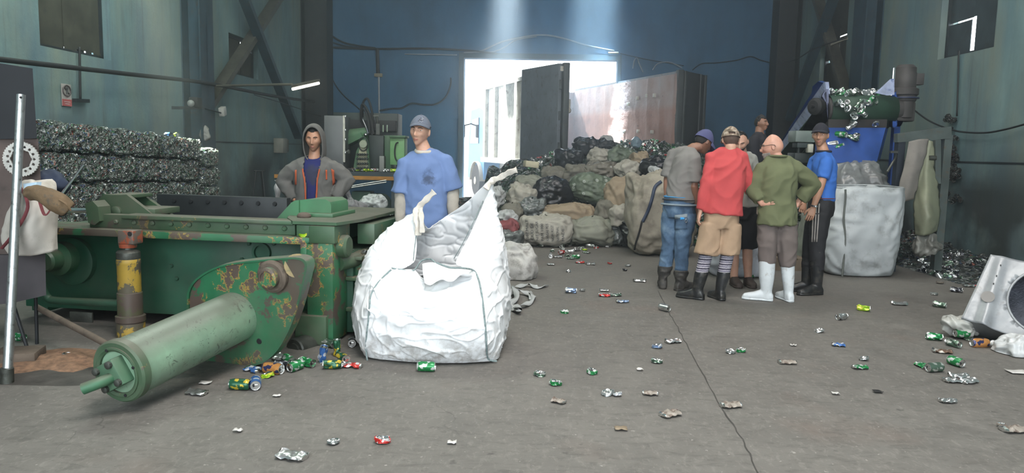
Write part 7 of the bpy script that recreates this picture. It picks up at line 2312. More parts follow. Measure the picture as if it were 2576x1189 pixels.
def cv_(i, j):
    if (i, j) not in V:
        u, v = i / nU, j / nV
        # snap vertices near the porthole onto its edge
        r2 = math.sqrt(((u - hc[0]) / 0.30) ** 2 + ((v - hc[1]) / 0.40) ** 2)
        if 0.86 < r2 < 1.16:
            u = hc[0] + (u - hc[0]) / r2; v = hc[1] + (v - hc[1]) / r2
        V[i, j] = m.bm.verts.new(cas(u, v))
    return V[i, j]
for i in range(nU):
    for j in range(nV):
        if not holes_((i + .5) / nU, (j + .5) / nV): m._f([cv_(i, j), cv_(i + 1, j), cv_(i + 1, j + 1), cv_(i, j + 1)])
fp_ = m.obj('front_panel', M_CAS, AP, 60); fp_.modifiers.new('solid', 'SOLIDIFY').thickness = 0.006
back = -fn * 0.5
m = MB()
A = [cas(u / 20, 0) for u in range(21)]
m.grid([A, [p + back * 0.5 + Vector((0, 0, 0.03)) for p in A], [p + back + Vector((0, 0, 0.01)) for p in A]])
m.obj('top_panel', M_CAS, AP, 60).modifiers.new('solid', 'SOLIDIFY').thickness = 0.006
m = MB(); A = [cas(0, v / 20) for v in range(21)]
m.grid([A, [p + back * 0.5 for p in A], [p + back for p in A]]); m.obj('side_panel', M_CAS, AP, 60).modifiers.new('solid', 'SOLIDIFY').thickness = 0.006
m = MB(); A = [cas(u / 20, 1) for u in range(21)]
m.grid([A, [p + back for p in A]]); m.obj('bottom_panel', M_CAS, AP, 60)
m = MB(); m.grid([[fa.lerp(fb_, u / 10).lerp(fd.lerp(fc, u / 10), v / 8) + back * 0.7 for u in range(11)] for v in range(9)]); m.obj('dark_inside', plain('shadowed inner drum steel', (0.05, 0.055, 0.07), 0.5, 0.4, 0.4, 12, 0.5), AP, 60)
m = MB(); m.tube([cas(hc[0] + 0.305 * math.cos(a), hc[1] + 0.405 * math.sin(a)) + fn * 0.004 for a in [2 * math.pi * i / 40 for i in range(41)]], 0.010, 8, False); m.obj('porthole_rim', M_CAS, AP, 180)
m = MB(); m.lathe([(0.048, 0), (0.048, 0.004)], cas(0.14, 0.62) + fn * 0.012, frame_from(fn), 20); bdg = m.obj('badge', plain('dark worn badge', (0.16, 0.15, 0.14), 0.5), AP)
for vv in (0.14, 0.30, 0.42):
    m = MB(); m.box(cas(0.145, vv) + fn * 0.004, (0.008, 0.008, 0.03), frame_from(fn)); m.obj('slot', M_DARK, AP)
sack(2415, 818, 6.1, 0.26, 0.16, 0.2, mat_weave('translucent bag', (0.40, 0.40, 0.37), (0.2, 0.2, 0.18), 0.5, 0.7, 0.3), 'small pale plastic bag over cans at the foot of the appliance casing', seed=64, boxy=2.2, amp=0.03, rot=-0.35, tie='r', name='plastic_bag', cat='bag', group=None, fine=1.2)
sack(2580, 880, 5.6, 0.36, 0.22, 0.3, mat_weave('white carrier film', (0.52, 0.53, 0.53), (0.3, 0.3, 0.29), 0.5, 0.7, 0.3), 'white crumpled plastic bag on the floor at the right edge', seed=65, boxy=2.3, amp=0.04, name='plastic_bag', cat='bag', group=None, fine=1.2)
# ---------------------------------------------------------------- drink cans
M_ALU = plain('bare can aluminium', (0.72, 0.73, 0.72), 0.22, 1.0, 0.08, 12)
def can_paint(name, col, blot=None, met=0.35, rough=0.28):
    t = NT(name); v = t.coord()
    c = t.ramp(t.noise(v, 30, 3), [(0.4, col), (0.6, tuple(min(1, k * 1.15) for k in col))])
    if blot is not None:
        c = t.mix(t.ramp(t.noise(v, 28, 2, 0.5), [(0.54, 0.0), (0.58, 1.0)]), c, blot)
    return t.set(Base_Color=c, Roughness=rough, Metallic=met)
PAINT = dict(green=can_paint('green can print', (0.02, 0.20, 0.06), (0.55, 0.58, 0.55)), silver=can_paint('silver can print', (0.55, 0.56, 0.55), (0.70, 0.70, 0.70), 0.9),
             red=can_paint('red can print', (0.50, 0.035, 0.03), (0.6, 0.6, 0.6)), blue=can_paint('blue can print', (0.05, 0.14, 0.38), (0.6, 0.62, 0.65)),
             paleblue=can_paint('pale blue silver can print', (0.20, 0.28, 0.42), (0.6, 0.62, 0.64), 0.6), lime=can_paint('lime can print', (0.32, 0.55, 0.03), (0.75, 0.72, 0.10)), bronze=can_paint('weathered tan can', (0.28, 0.245, 0.21), (0.18, 0.14, 0.115), 0.2, 0.5),
             orange=can_paint('orange and navy can print', (0.48, 0.22, 0.07), (0.03, 0.035, 0.10)), gold=can_paint('dark green and yellow can print', (0.02, 0.09, 0.045), (0.55, 0.40, 0.04)),
             clear=can_paint('grey green can print', (0.13, 0.20, 0.15), (0.62, 0.64, 0.6), 0.7), brown=can_paint('brown crumpled can', (0.16, 0.10, 0.07), (0.4, 0.38, 0.34), 0.3),
             white=can_paint('white can print', (0.62, 0.62, 0.62), (0.3, 0.32, 0.36), 0.2), dark=can_paint('dark can print', (0.03, 0.032, 0.04), (0.4, 0.41, 0.42), 0.5))
CAN_R, CAN_H = 0.033, 0.118
def can_intact(col, dent=0.0, seed=0):
    m = MB(); r, h = CAN_R, CAN_H
    m.mi = 0
    prof = [(0.024, -h / 2), (0.027, -h / 2 + 0.004), (r, -h / 2 + 0.013)] + [(r, -h / 2 + 0.013 + (h - 0.030) * i / 8) for i in range(1, 9)] + [(0.0275, h / 2 - 0.003), (0.0285, h / 2)]
    m.lathe(prof, n=24, cap=False)
    me = m.mesh('drink_can')
    if dent:
        co = get_co(me)
        for i in range(len(co)):
            x, y, z = co[i]
            a = math.atan2(y, x)
            k = dent * (0.6 + noise.noise(Vector((math.cos(a) * 1.6, math.sin(a) * 1.6, z * 26 + seed * 4))))
            f = max(0.25, 1 - max(0, k))
            co[i][0] *= f; co[i][1] *= max(0.4, 1 - 0.6 * max(0, k))
        me.vertices.foreach_set('co', co.ravel()); me.update()
    finish_mesh(me, PAINT[col], 50)
    o = link_mesh('drink_can', me)
    m = MB()
    m.lathe([(0.0285, h / 2 - 0.001), (0.0285, h / 2 + 0.0015), (0.026, h / 2 + 0.0012), (0.0245, h / 2 - 0.004), (0.0, h / 2 - 0.004)], n=24, cap=False)
    l = m.obj('lid', M_ALU, o, 40)
    m = MB(); m.lathe([(0.024, -h / 2), (0.021, -h / 2 - 0.0005), (0.016, -h / 2 + 0.006), (0.0, -h / 2 + 0.009)], n=20, cap=False); m.obj('base', M_ALU, o, 40)
    m = MB(); m.box((0.004, 0, h / 2 - 0.002), (0.018, 0.012, 0.0015), None, 0.0005); m.obj('tab', M_ALU, l, 40)
    m = MB(); m.ell(Vector((-0.011, 0, h / 2 - 0.0035)), _I3, 0.007, 0.010, 0.0012, 12, 6); m.obj('mouth', M_DARK, l)
    return o
def can_puck(col, seed):
    """can stamped flat end to end: a wavy ring with bright ends"""
    m = MB(); n = 28
    rows = []
    for r, z in ((0.001, 0.007), (0.024, 0.008), (0.027, 0.012), (0.031, 0.0115), (0.036, 0.009), (0.033, 0.004), (0.038, 0.001), (0.033, -0.004), (0.036, -0.008), (0.031, -0.011), (0.027, -0.0115), (0.024, -0.007), (0.001, -0.006)):
        row = []
        for i in range(n):
            a = 2 * math.pi * i / n
            w = noise.noise(Vector((math.cos(a) * 2, math.sin(a) * 2, z * 60 + seed * 3)))
            k = 1 + (0.22 * w if r > 0.028 else 0)
            row.append(Vector((r * k * math.cos(a) * 1.08, r * k * math.sin(a) * 0.94, z * (1 + 0.5 * w) + 0.004 * math.sin(a + seed) + (0.005 * noise.noise(Vector((r * 60, a, seed))) if r > .02 else 0))))
        rows.append(row)
    for j in range(len(rows) - 1):
        m.mi = 0 if 3 <= j <= 8 else 1
        V0 = [m.bm.verts.new(p) for p in rows[j]] if j == 0 else V1
        V1 = [m.bm.verts.new(p) for p in rows[j + 1]]
        m.bridge(V0, V1)
    me = m.mesh('crushed_can'); finish_mesh(me, [PAINT[col], M_ALU], 40)
    return link_mesh('crushed_can', me)
def can_flat(col, seed):
    """can trodden flat along its side"""
    m = MB(); n = 22; L = 0.062
    rows = []
    for j in range(15):
        t_ = j / 14; z = (t_ - 0.5) * 2 * L
        row = []
        for i in range(n):
            a = 2 * math.pi * i / n
            e = 0.62 if j in (0, 14) else 0.90
            rx = 0.040 * (e if j in (0, 14) else 1) * (1 - 0.25 * noise.noise(Vector((t_ * 5, seed, 0))))
            ry = 0.010 * (1.4 if j in (1, 13) else 1) * (1 + 0.8 * noise.noise(Vector((t_ * 6, math.cos(a), seed + 5))))
            x = rx * math.cos(a); y = ry * math.sin(a) + 0.010 * noise.noise(Vector((x * 50, t_ * 5, seed)))
            row.append(Vector((x + 0.014 * noise.noise(Vector((t_ * 3, 4, seed))), z, y)))
        rows.append(row)
    V = [[m.bm.verts.new(p) for p in row] for row in rows]
    for j in range(14):
        m.mi = 1 if j in (0, 13) else 0
        m.bridge(V[j], V[j + 1])
    m.mi = 1
    m._f(V[0][::-1]); m._f(V[-1])
    me = m.mesh('crushed_can'); finish_mesh(me, [PAINT[col], M_ALU], 40)
    return link_mesh('crushed_can', me)
PROTO = {}
def can(kind, col, p, rot, label, group=None, var=0, scale=None):
    key = (kind, col, var)
    if key not in PROTO:
        o = {'can': lambda: can_intact(col), 'dent': lambda: can_intact(col, 0.55, var + 1), 'puck': lambda: can_puck(col, var + 1), 'flat': lambda: can_flat(col, var + 1)}[kind]()
        PROTO[key] = o
    else:
        s = PROTO[key]
        o = s.copy(); COL.objects.link(o)
        for ch in s.children:
            c = ch.copy(); COL.objects.link(c); c.parent = o
            for g in ch.children:
                d = g.copy(); COL.objects.link(d); d.parent = c
        for k in list(o.keys()):
            del o[k]
    o.location = p; o.rotation_euler = rot
    if scale: o.scale = (scale,) * 3
    return props(o, label, 'can', group)
def on_floor(px, py, kind, col, label, a=0.0, var=0, z=0.0, sc=None):
    zc_ = {'can': 0.033, 'dent': 0.031, 'puck': 0.015, 'flat': 0.014}[kind] + z
    p = flo(px, py, zc_)
    if kind in ('can', 'dent'):
        rot = (rad(90), 0, rad(a))            # lying down, a = heading of its lid end
    elif kind == 'puck':
        rot = (rad(random.uniform(-6, 6)), rad(random.uniform(-6, 6)), rad(a))
    else:
        rot = (0, 0, rad(a))
    return can(kind, col, p, rot, label, None, var, sc)
F = on_floor
# lid heading: rot (90,0,a) sends the lid towards (sin a, -cos a): a = 0 faces the camera
F(604, 966, 'can', 'gold', 'dark green and yellow can lying beside a blue can in front of the press', -92)
F(643, 962, 'can', 'blue', 'blue can with its open lid towards us, in front of the press', 18)
F(638, 928, 'flat', 'blue', 'crushed blue can at the left end of the row of cans under the swing plate', 60)
F(686, 926, 'can', 'orange', 'orange and navy can lying under the swing plate of the press', 72, sc=1.12)
F(672, 942, 'puck', 'lime', 'lime green flattened can just below the orange and navy can', 0)
F(714, 916, 'dent', 'dark', 'dented dark blue can behind the orange and navy can', 80)
F(726, 903, 'dent', 'green', 'dented green can under the foot pin of the press', 40, 1)
F(744, 919, 'can', 'green', 'green can showing its round silver lid, under the foot pin of the press', -25)
F(771, 910, 'dent', 'green', 'dented green can lying behind the one with the round silver lid', 60, 2)
F(698, 896, 'flat', 'silver', 'crushed silver can standing by the edge of the swing plate', 20, 1)
o = can('dent', 'blue', flo(812, 912) + Vector((0, 0, 0.06)), (rad(12), rad(8), 0.4), 'crumpled blue and silver can standing upright at the corner of the press', None, 3)
o = can('dent', 'gold', flo(846, 898) + Vector((0, 0.03, 0.06)), (rad(-6), rad(4), 1.0), 'dented dark green and yellow can standing upright beside the press', None, 4)
F(862, 898, 'dent', 'gold', 'dented dark green and yellow can lying below the upright one', 35, 5, 0.02)
F(836, 916, 'dent', 'gold', 'dented dark green can lying at the foot of the blue and silver can', -80, 6)
F(858, 918, 'puck', 'silver', 'silver flattened can end beside the red one near the bag', 0, 1)
F(889, 918, 'flat', 'red', 'crushed red can nearest the left foot of the big bulk bag', 80)
F(886, 858, 'dent', 'dark', 'dark dented can between the press and the big bulk bag', 10, 7)
F(828, 862, 'dent', 'clear', 'grey green dented can in the shadow of the press corner', 50, 8)
F(495, 985, 'flat', 'silver', 'silver crushed can on the floor beside the big pale cylinder', 78, 2)
F(735, 1144, 'flat', 'silver', 'large silver crushed can at the lower left, nearest the picture foot', 70, 3, 0, 1.15)
F(839, 1109, 'puck', 'silver', 'small silver crushed can up and right of the large silver one', 40, 2, 0, 0.8)
F(963, 1105, 'puck', 'red', 'red and silver flattened can low on the open floor', 0, 3)
gc = F(1072, 921, 'can', 'green', 'green can with a white panel lying against the front of the big bulk bag', 88)
F(1358, 939, 'puck', 'clear', 'silver and green flattened can, leftmost of three right of the bulk bag', 0, 4)
F(1398, 962, 'puck', 'green', 'green flattened can, lowest of three right of the bulk bag', 30, 5)
F(1490, 934, 'puck', 'green', 'bright green flattened can, rightmost of three right of the bulk bag', 70, 6)
F(1529, 987, 'puck', 'silver', 'shiny silver can end joined to a smaller one on the open floor', 20, 7)
F(1553, 990, 'puck', 'white', 'small white crushed can touching the shiny silver can end', 0, 8, 0, 0.7)
F(1636, 987, 'flat', 'bronze', 'tan leaf shaped crushed can left of the floor joint', 84, 4, 0, 0.75)
F(1406, 1007, 'flat', 'bronze', 'tan crushed can below the green flattened cans', 60, 5, 0, 0.7)
F(1686, 1039, 'flat', 'bronze', 'long pale flattened can left of the floor joint, lowest on the right floor', 112, 6, 0, 1.0)
F(1838, 1017, 'flat', 'bronze', 'tan and grey flattened can just right of the floor joint', 100, 7)
F(1653, 870, 'puck', 'paleblue', 'silver and blue flattened can left of the floor joint', 0, 9)
F(1693, 857, 'flat', 'silver', 'thin silver flattened can on the floor joint', 104, 8)
F(1653, 907, 'puck', 'clear', 'silver flattened can below the silver and blue one', 0, 10)
F(1838, 883, 'puck', 'silver', 'silver flattened can beside a green one below the white boots', 0, 11, 0, 0.9)
F(1864, 880, 'puck', 'green', 'green flattened can beside a silver one below the white boots', 0, 12, 0, 0.9)
F(1980, 909, 'flat', 'bronze', 'faint tan flattened can alone on the right floor', 90, 9)
F(2061, 831, 'puck', 'silver', 'silver flattened can below the boots of the man in blue', 0, 13)
F(2109, 866, 'flat', 'blue', 'thin blue flattened can on the right floor', 84, 10, 0, 0.8)
F(2118, 795, 'dent', 'silver', 'dented silver can lying right of the boots of the man in blue', -60, 9)
F(2172, 774, 'dent', 'lime', 'lime and silver dented can lying in front of the right bulk bag', 60, 10)
F(2262, 763, 'flat', 'silver', 'long silver strip of can metal in front of the right bulk bag', 84, 11, 0, 1.2)
F(2173, 901, 'puck', 'silver', 'silver can end above the long green crushed can', 0, 14, 0, 0.85)
F(2163, 922, 'flat', 'green', 'long green crushed can on the right floor', 98, 12, 0, 0.85)
F(2350, 738, 'puck', 'silver', 'silver flattened can above the grey green can on the right floor', 0, 15)
F(2363, 765, 'dent', 'clear', 'grey green can lying right of the right bulk bag', 50, 11)
F(2406, 728, 'dent', 'dark', 'dark shiny can lying up and right of the grey green can', 50, 12)
F(2436, 718, 'flat', 'silver', 'silver crushed can beside the red one left of the appliance casing', 80, 13)
F(2456, 718, 'flat', 'red', 'small red crushed can beside the appliance casing', 80, 14, 0, 0.6)
F(2364, 710, 'puck', 'bronze', 'brownish flattened can near the drift of cans on the right', 0, 16)
F(2350, 846, 'dent', 'green', 'green crumpled can left of the small pale plastic bag', 75, 13)
F(2420, 838, 'can', 'green', 'shiny green can under the small pale plastic bag', -85, 0, 0.02)
F(2398, 862, 'dent', 'clear', 'grey green can end below the small pale plastic bag', 20, 14)
F(2438, 851, 'puck', 'clear', 'flattened green grey can right of the small pale plastic bag', 0, 17)
F(2464, 862, 'can', 'orange', 'orange and navy can lying at the foot of the appliance casing', 95)
F(2510, 868, 'dent', 'silver', 'silver can with its end towards us at the foot of the appliance casing', 20, 15)
F(2370, 882, 'flat', 'brown', 'brown crumpled can between the green cans and the orange one', 80, 15, 0, 1.1)
F(2322, 918, 'flat', 'green', 'green crushed can behind the green and silver can at lower right', 10, 16)
F(2352, 923, 'can', 'clear', 'grey green can with silver end, lowest of the green cans at lower right', -75)
F(2404, 908, 'can', 'green', 'green and silver can with its end towards us, rightmost of the lower green cans', 15)
F(2398, 955, 'flat', 'silver', 'flattened silver can, lowest of three close together at lower right', 95, 17)
F(2412, 944, 'flat', 'silver', 'flattened silver can, topmost of three close together at lower right', 80, 18)
F(2436, 957, 'flat', 'silver', 'flattened silver can, rightmost of three close together at lower right', 110, 19)
F(2384, 1006, 'flat', 'silver', 'single flattened silver can below the group of three at lower right', 95, 20, 0, 0.8)
F(2519, 1067, 'puck', 'bronze', 'small tan can scrap at the lower right edge', 0, 18, 0, 0.6)
F(2550, 1078, 'flat', 'bronze', 'pale flattened can at the lower right edge', 95, 21, 0, 1.1)
F(1671, 773, 'can', 'silver', 'silver can with its open end towards us, left of the red jersey man', 35)
F(1420, 783, 'puck', 'green', 'green and white flattened can right of the torn straps', 0, 19)
F(1436, 730, 'dent', 'paleblue', 'silver and blue dented can lying in the middle distance', 85, 16)
F(1465, 729, 'puck', 'silver', 'small silver can scrap right of the silver and blue dented can', 0, 20, 0, 0.8)
F(1520, 729, 'flat', 'silver', 'flat grey can above the red brown one in the middle distance', 85, 22, 0, 0.8)
F(1521, 742, 'flat', 'red', 'red brown flattened can in the middle distance', 85, 23)
F(1548, 741, 'flat', 'clear', 'grey flattened can right of the red brown one', 95, 24)
F(1566, 757, 'flat', 'paleblue', 'blue and white crushed can in the middle distance', 95, 25)
F(1609, 705, 'flat', 'silver', 'silver crushed can left of the boots of the man in jeans', 80, 26, 0, 1.2)
F(1580, 667, 'puck', 'silver', 'silver flattened can in front of the huge soiled bag', 0, 21)
F(1572, 678, 'puck', 'dark', 'dark flattened can in front of the huge soiled bag', 0, 22, 0, 0.8)
F(1534, 661, 'puck', 'red', 'red flattened can left of the huge soiled bag', 0, 23, 0, 0.8)
F(1486, 663, 'flat', 'silver', 'silver crushed can below the plain grey green sack', 90, 27)
F(1459, 659, 'flat', 'red', 'red and silver crushed can below the printed sack', 90, 28)
F(1430, 681, 'puck', 'silver', 'small silver flattened can alone below the cluster by the printed sack', 0, 24, 0, 0.8)
F(1386, 664, 'flat', 'silver', 'thin silver can scrap left of the cluster by the printed sack', 90, 29, 0, 0.8)
F(1885, 692, 'dent', 'green', 'bright green can between the boots of the men in red and olive', 60, 17)
F(1864, 694, 'puck', 'silver', 'silver flattened can beside the bright green can between the boots', 0, 25)
GC = 'loose cans on the floor in front of the printed sack'
for i, (x, y, c) in enumerate(((1385, 642, 'silver'), (1389, 630, 'clear'), (1404, 645, 'silver'), (1412, 634, 'red'), (1427, 642, 'clear'), (1436, 649, 'clear'), (1448, 645, 'green'), (1471, 627, 'lime'), (1463, 622, 'clear'), (1484, 617, 'silver'), (1500, 622, 'red'), (1344, 614, 'silver'), (1360, 616, 'clear'), (1377, 615, 'silver'), (1396, 617, 'silver'), (1414, 619, 'clear'), (1432, 616, 'silver'), (1446, 614, 'clear'), (1452, 626, 'silver'), (1416, 625, 'silver'), (1475, 634, 'clear'), (1434, 632, 'silver'), (1510, 615, 'clear'), (1526, 618, 'silver'))):
    k = ('dent', 'puck', 'flat')[i % 3]
    o = F(x, y, k, c, 'small can in the scatter along the foot of the printed sack', i * 47, i % 4 + (10 if k == 'dent' else 0)); o['group'] = GC
# on the press, the bales and the far left floor
can('puck', 'lime', mp(765, 583, 0.04) + Vector((0, 0, 0.0)), (0.1, 0, 0.4), 'lime yellow flattened can lying on the flange of the press', None, 1).location.z = 0.805
o = can('flat', 'silver', mw(0.06, 0.40, 0.645), (0, 0, 1.2), 'silver crushed can resting on the upper rib of the press', None, 30)
o = can('puck', 'red', mw(0.10, 0.45, 0.485), (0, 0, 0.2), 'red and orange flattened can resting on the middle rib of the press', None, 26)
F(45, 846, 'dent', 'green', 'green and clear can behind the leg of the control cabinet', 70, 18)
F(172, 892, 'puck', 'silver', 'silver flattened can on the sawdust', 0, 27)
bt = bA.lerp(bB, 5.4 / nb)
can('dent', 'blue', bA.lerp(bB, 5.35 / nb) + Vector((0, 0, BT[5] + 0.04)), (rad(90), 0, 1.1), 'blue can lying on top of the bale stack beside a lime one', None, 2)
can('dent', 'lime', bA.lerp(bB, 5.75 / nb) + Vector((0, 0, BT[5] + 0.04)), (rad(90), 0, 0.7), 'lime can lying on top of the bale stack beside a blue one', None, 3)
# print on the green can by the bag
m = MB(); m.lathe([(CAN_R + 0.0004, -0.046), (CAN_R + 0.0004, -0.020)], n=24, cap=False); m.obj('white_panel', PAINT['white'], gc, 60)
cu = bpy.data.curves.new('t', 'FONT'); cu.body = 'STELL'; cu.size = 0.020; cu.align_x = 'CENTER'
to = bpy.data.objects.new('t', cu); COL.objects.link(to); bpy.context.evaluated_depsgraph_get().update()
me = bpy.data.meshes.new_from_object(to.evaluated_get(bpy.context.evaluated_depsgraph_get())); bpy.data.objects.remove(to)
bq = bmesh.new(); bq.from_mesh(me); bmesh.ops.triangulate(bq, faces=bq.faces[:]); bmesh.ops.subdivide_edges(bq, edges=[e for e in bq.edges if e.calc_length() > 0.006], cuts=2)
for v in bq.verts:
    ang_ = v.co.x / CAN_R; v.co = Vector((math.cos(ang_) * (CAN_R + 0.0008), math.sin(ang_) * (CAN_R + 0.0008), -0.012 + v.co.y))
bq.to_mesh(me); bq.free(); finish_mesh(me, plain('white can lettering', (0.8, 0.8, 0.8), 0.5), None)
lt = link_mesh('lettering', me); lt.parent = gc; lt.rotation_euler = (0, 0, rad(-60)) 

# cans on the heaps: the ones that show
cols_ = ['green', 'silver', 'clear', 'silver', 'green', 'clear', 'red', 'silver', 'dark', 'gold', 'silver', 'white']
def scatter(objs, pix, n, label, group, seed, cols=cols_, sc=1.0):
    rnd = random.Random(seed)
    dg = bpy.context.evaluated_depsgraph_get(); dg.update()
    trees = []
    for o in objs:
        bb = bmesh.new(); bb.from_mesh(o.data); bb.transform(world_of(o)); trees.append(BVHTree.FromBMesh(bb)); bb.free()
    x0, y0, x1, y1 = pix
    done = 0; tries = 0
    while done < n and tries < n * 20:
        tries += 1
        x, y = rnd.uniform(x0, x1), rnd.uniform(y0, y1)
        d = pray(x, y).normalized()
        best = None
        for t_ in trees:
            h = t_.ray_cast(CAM, d)
            if h[0] is not None and (best is None or h[3] < best[3]): best = h
        if best is None: continue
        k = rnd.choice(('dent', 'puck', 'dent', 'can', 'flat'))
        c = rnd.choice(cols)
        p = best[0] + best[1] * 0.02 + Vector((0, 0, 0.02))
        can(k, c, p, (rnd.uniform(0, 6), rnd.uniform(0, 6), rnd.uniform(0, 6)), label, group, {'dent': 20 + rnd.randrange(3), 'puck': 30 + rnd.randrange(2), 'can': 0, 'flat': 40 + rnd.randrange(2)}[k], sc)
        done += 1
heaps = [o for o in bpy.data.objects if o.name.startswith('can_heap')]
scatter([heaps[0]], (1555, 345, 1705, 415), 95, 'can in the green heap at the container mouth', 'cans of the green heap at the container mouth', 1)
scatter([heaps[0]], (1330, 385, 1440, 440), 30, 'can in the heap under the open container door', 'cans of the heap under the container door', 2)
scatter([heaps[1]], (2290, 640, 2440, 700), 36, 'dark crushed can in the drift along the right wall', 'cans of the drift along the right wall', 3, ['dark', 'silver', 'clear', 'dark'])
scatter([heaps[2], heaps[0]], (890, 490, 1000, 575), 26, 'crushed can in the dark heap between flatbed and bulk bag', 'cans of the dark heap by the flatbed', 4, ['silver', 'dark', 'clear', 'silver'])
scatter([heaps[2], heaps[0]], (1165, 430, 1260, 480), 14, 'crushed can on the floor of the bright doorway', 'cans at the doorway', 5, ['silver', 'dark', 'clear'])
# cans strewn on the flatbed
rnd = random.Random(9)
for i in range(30):
    x = 880 + 125 * (i + rnd.random()) / 30
    p = at(x, 432, YB + rnd.uniform(0.05, 0.35)); p.z = zb + 0.03
    can(('dent', 'puck', 'can')[i % 3], rnd.choice(['lime', 'silver', 'green', 'silver', 'red', 'clear']), p, (rad(90) if i % 3 != 1 else 0.2, 0, rnd.uniform(0, 6)), 'small can on the edge of the flatbed under the green machine', 'cans strewn on the flatbed', {0: 20, 1: 30, 2: 0}[i % 3])
# cans riding the belt and dropping off its head
rnd = random.Random(12)
for i in range(46):
    x = 2086 + 158 * (i + rnd.random()) / 46; lay = rnd.random()
    p = c0_ = at(x, 240 - 9 * lay, YV + 0.05 + rnd.uniform(-0.1, 0.25))
    can(('dent', 'puck', 'can', 'flat')[i % 4], rnd.choice(['clear', 'silver', 'green', 'clear', 'silver']), p, (rnd.uniform(0, 6), rnd.uniform(0, 6), rnd.uniform(0, 6)), 'can riding over the head of the belt conveyor', 'cans riding on the conveyor belt', {0: 20, 1: 30, 2: 0, 3: 40}[i % 4], 1.3)
for i, (x, y) in enumerate(((2108, 258), (2120, 264), (2132, 272), (2128, 262), (2160, 262), (2172, 268), (2180, 258), (2190, 252), (2205, 256), (2152, 288), (2168, 286), (2164, 278), (2148, 304), (2142, 316), (2203, 311), (2115, 338), (2146, 346), (2154, 340), (2092, 362), (2110, 368))):
    p = at(x, y, YV - 0.28 - 0.02 * (i % 3))
    can(('can', 'dent', 'puck')[i % 3], ('clear', 'silver', 'silver', 'green')[i % 4], p, (rnd.uniform(0, 6), rnd.uniform(0, 6), rnd.uniform(0, 6)), 'can falling in mid air from the belt conveyor', 'cans falling off the conveyor', {0: 0, 1: 20, 2: 30}[i % 3], 1.35)
# small scraps and leaves of paper on the floor
for i, (x, y, w, lab) in enumerate(((517, 963, .030, 'tiny white paper scrap beside the big pale cylinder'), (2560, 935, .06, 'white paper scrap low at the right edge'), (1137, 1113, .02, 'tiny white scrap low on the open floor'), (2208, 985, .025, 'tiny dark scrap on the right floor'), (1562, 1078, .03, 'small tan scrap low on the open floor'), (598, 1083, .02, 'tiny pale scrap low on the left floor'), (2102, 990, .02, 'tiny pale scrap on the right floor'), (1610, 930, .02, 'tiny pale scrap left of the floor joint'), (697, 995, .02, 'tiny pale scrap in front of the press cans'), (1995, 868, .02, 'tiny pale scrap right of the green flattened can'))):
    c = flo(x, y, 0.006); m = MB()
    P = [[c + Vector(((i2 / 4 - .5) * w * 2.2, (j2 / 3 - .5) * w * 1.6, 0.006 + 0.012 * noise.noise(Vector((i2 * .9, j2 * .9, i))))) for i2 in range(5)] for j2 in range(4)]
    m.grid(P); o = m.obj('paper_scrap', M_DARK if 'dark' in lab else plain('scrap paper', (0.55, 0.53, 0.5), 0.8) if i == 0 else bpy.data.materials['scrap paper'] if 'tan' not in lab else M_SK['tan'], None, 180, lab, 'scrap')
    o.modifiers.new('solid', 'SOLIDIFY').thickness = 0.002
# ---------------------------------------------------------------- cables, lamp, sign and fittings on the walls
def cable(pts, r, label, mat=M_CABLE, n=5, name='cable', cat='cable'):
    m = MB(); m.tube(crom(pts, n), r, 8)
    return m.obj(name, mat, None, 180, label, cat)
Lw = lambda *pp: [on_left(x, y, 0.05) for x, y in pp]
Rw = lambda *pp: [on_right(x, y, 0.05) for x, y in pp]
Bw = lambda *pp: [on_back(x, y, 0.05) for x, y in pp]
cable([on_left(x, y, 0.40) for x, y in ((-60, 142), (60, 156), (200, 172), (340, 188), (470, 202), (560, 216), (680, 240), (790, 256))], 0.032, 'thick sagging black cable bundle along the left wall')
cable([on_left(x, y, 0.45) for x, y in ((640, 238), (720, 262), (800, 290), (840, 300))], 0.010, 'thin cable continuing from the bundle towards the back corner')
cable(Lw((200, 118), (201, 180), (202, 250)), 0.016, 'thin vertical conduit under the left window', name='conduit', cat='conduit')
m = MB(); m.beam(on_left(186, 252, 0.05), on_left(222, 254, 0.05), 0.05, 0.05); m.obj('wall_bracket', M_STEEL, label='small dark bracket at the foot of the left conduit', cat='bracket')
# prohibition sign
sc_ = on_left(167, 239, 0.012)
SG = empty('warning_sign', sc_, 'small white and red prohibition sign on the left wall above the bales', 'sign', rz=0)
def sgb(z0, z1, w, mat, name, off=0.0):
    m = MB(); c = sc_ + Vector((0, 0, (z0 + z1) / 2)) + HX_ * off
    m.box(c, (0.006, w, z1 - z0), RH); return m.obj(name, mat, SG, None)
hpx = 1 / ppm(sc_.y)
H2 = 27 * hpx
wS = abs(uv_of(on_left(155, 239))[1] - uv_of(on_left(179, 239))[1])
sgb(-H2, H2, wS, plain('sign white', (0.42, 0.40, 0.38), 0.6), 'board')
sgb(-H2, -H2 + H2 * 0.62, wS * 0.98, plain('sign red', (0.38, 0.10, 0.10), 0.6), 'red_panel', 0.004)
m = MB(); rr = H2 * 0.48; cz = sc_ + Vector((0, 0, H2 * 0.40)) + HX_ * 0.008
m.tube([cz + HY_ * (wS * 0.40 * math.cos(a)) + Vector((0, 0, rr * math.sin(a))) for a in [2 * math.pi * i / 24 for i in range(25)]], 0.010, 6, False)
m.tube([cz + HY_ * (wS * 0.28) + Vector((0, 0, -rr * 0.7)), cz - HY_ * (wS * 0.28) + Vector((0, 0, rr * 0.7))], 0.008, 6)
m.obj('prohibition_ring', plain('dark sign ring', (0.10, 0.08, 0.08), 0.6), SG)
m = MB(); m.tube([cz + Vector((0, 0, -rr * 0.6)), cz + Vector((0, 0, rr * 0.2))], 0.016, 6); m.ell(cz + Vector((0, 0, rr * 0.42)), _I3, 0.015, 0.03, 0.03); m.obj('figure', plain('dark sign figure', (0.06, 0.06, 0.06), 0.6), SG)
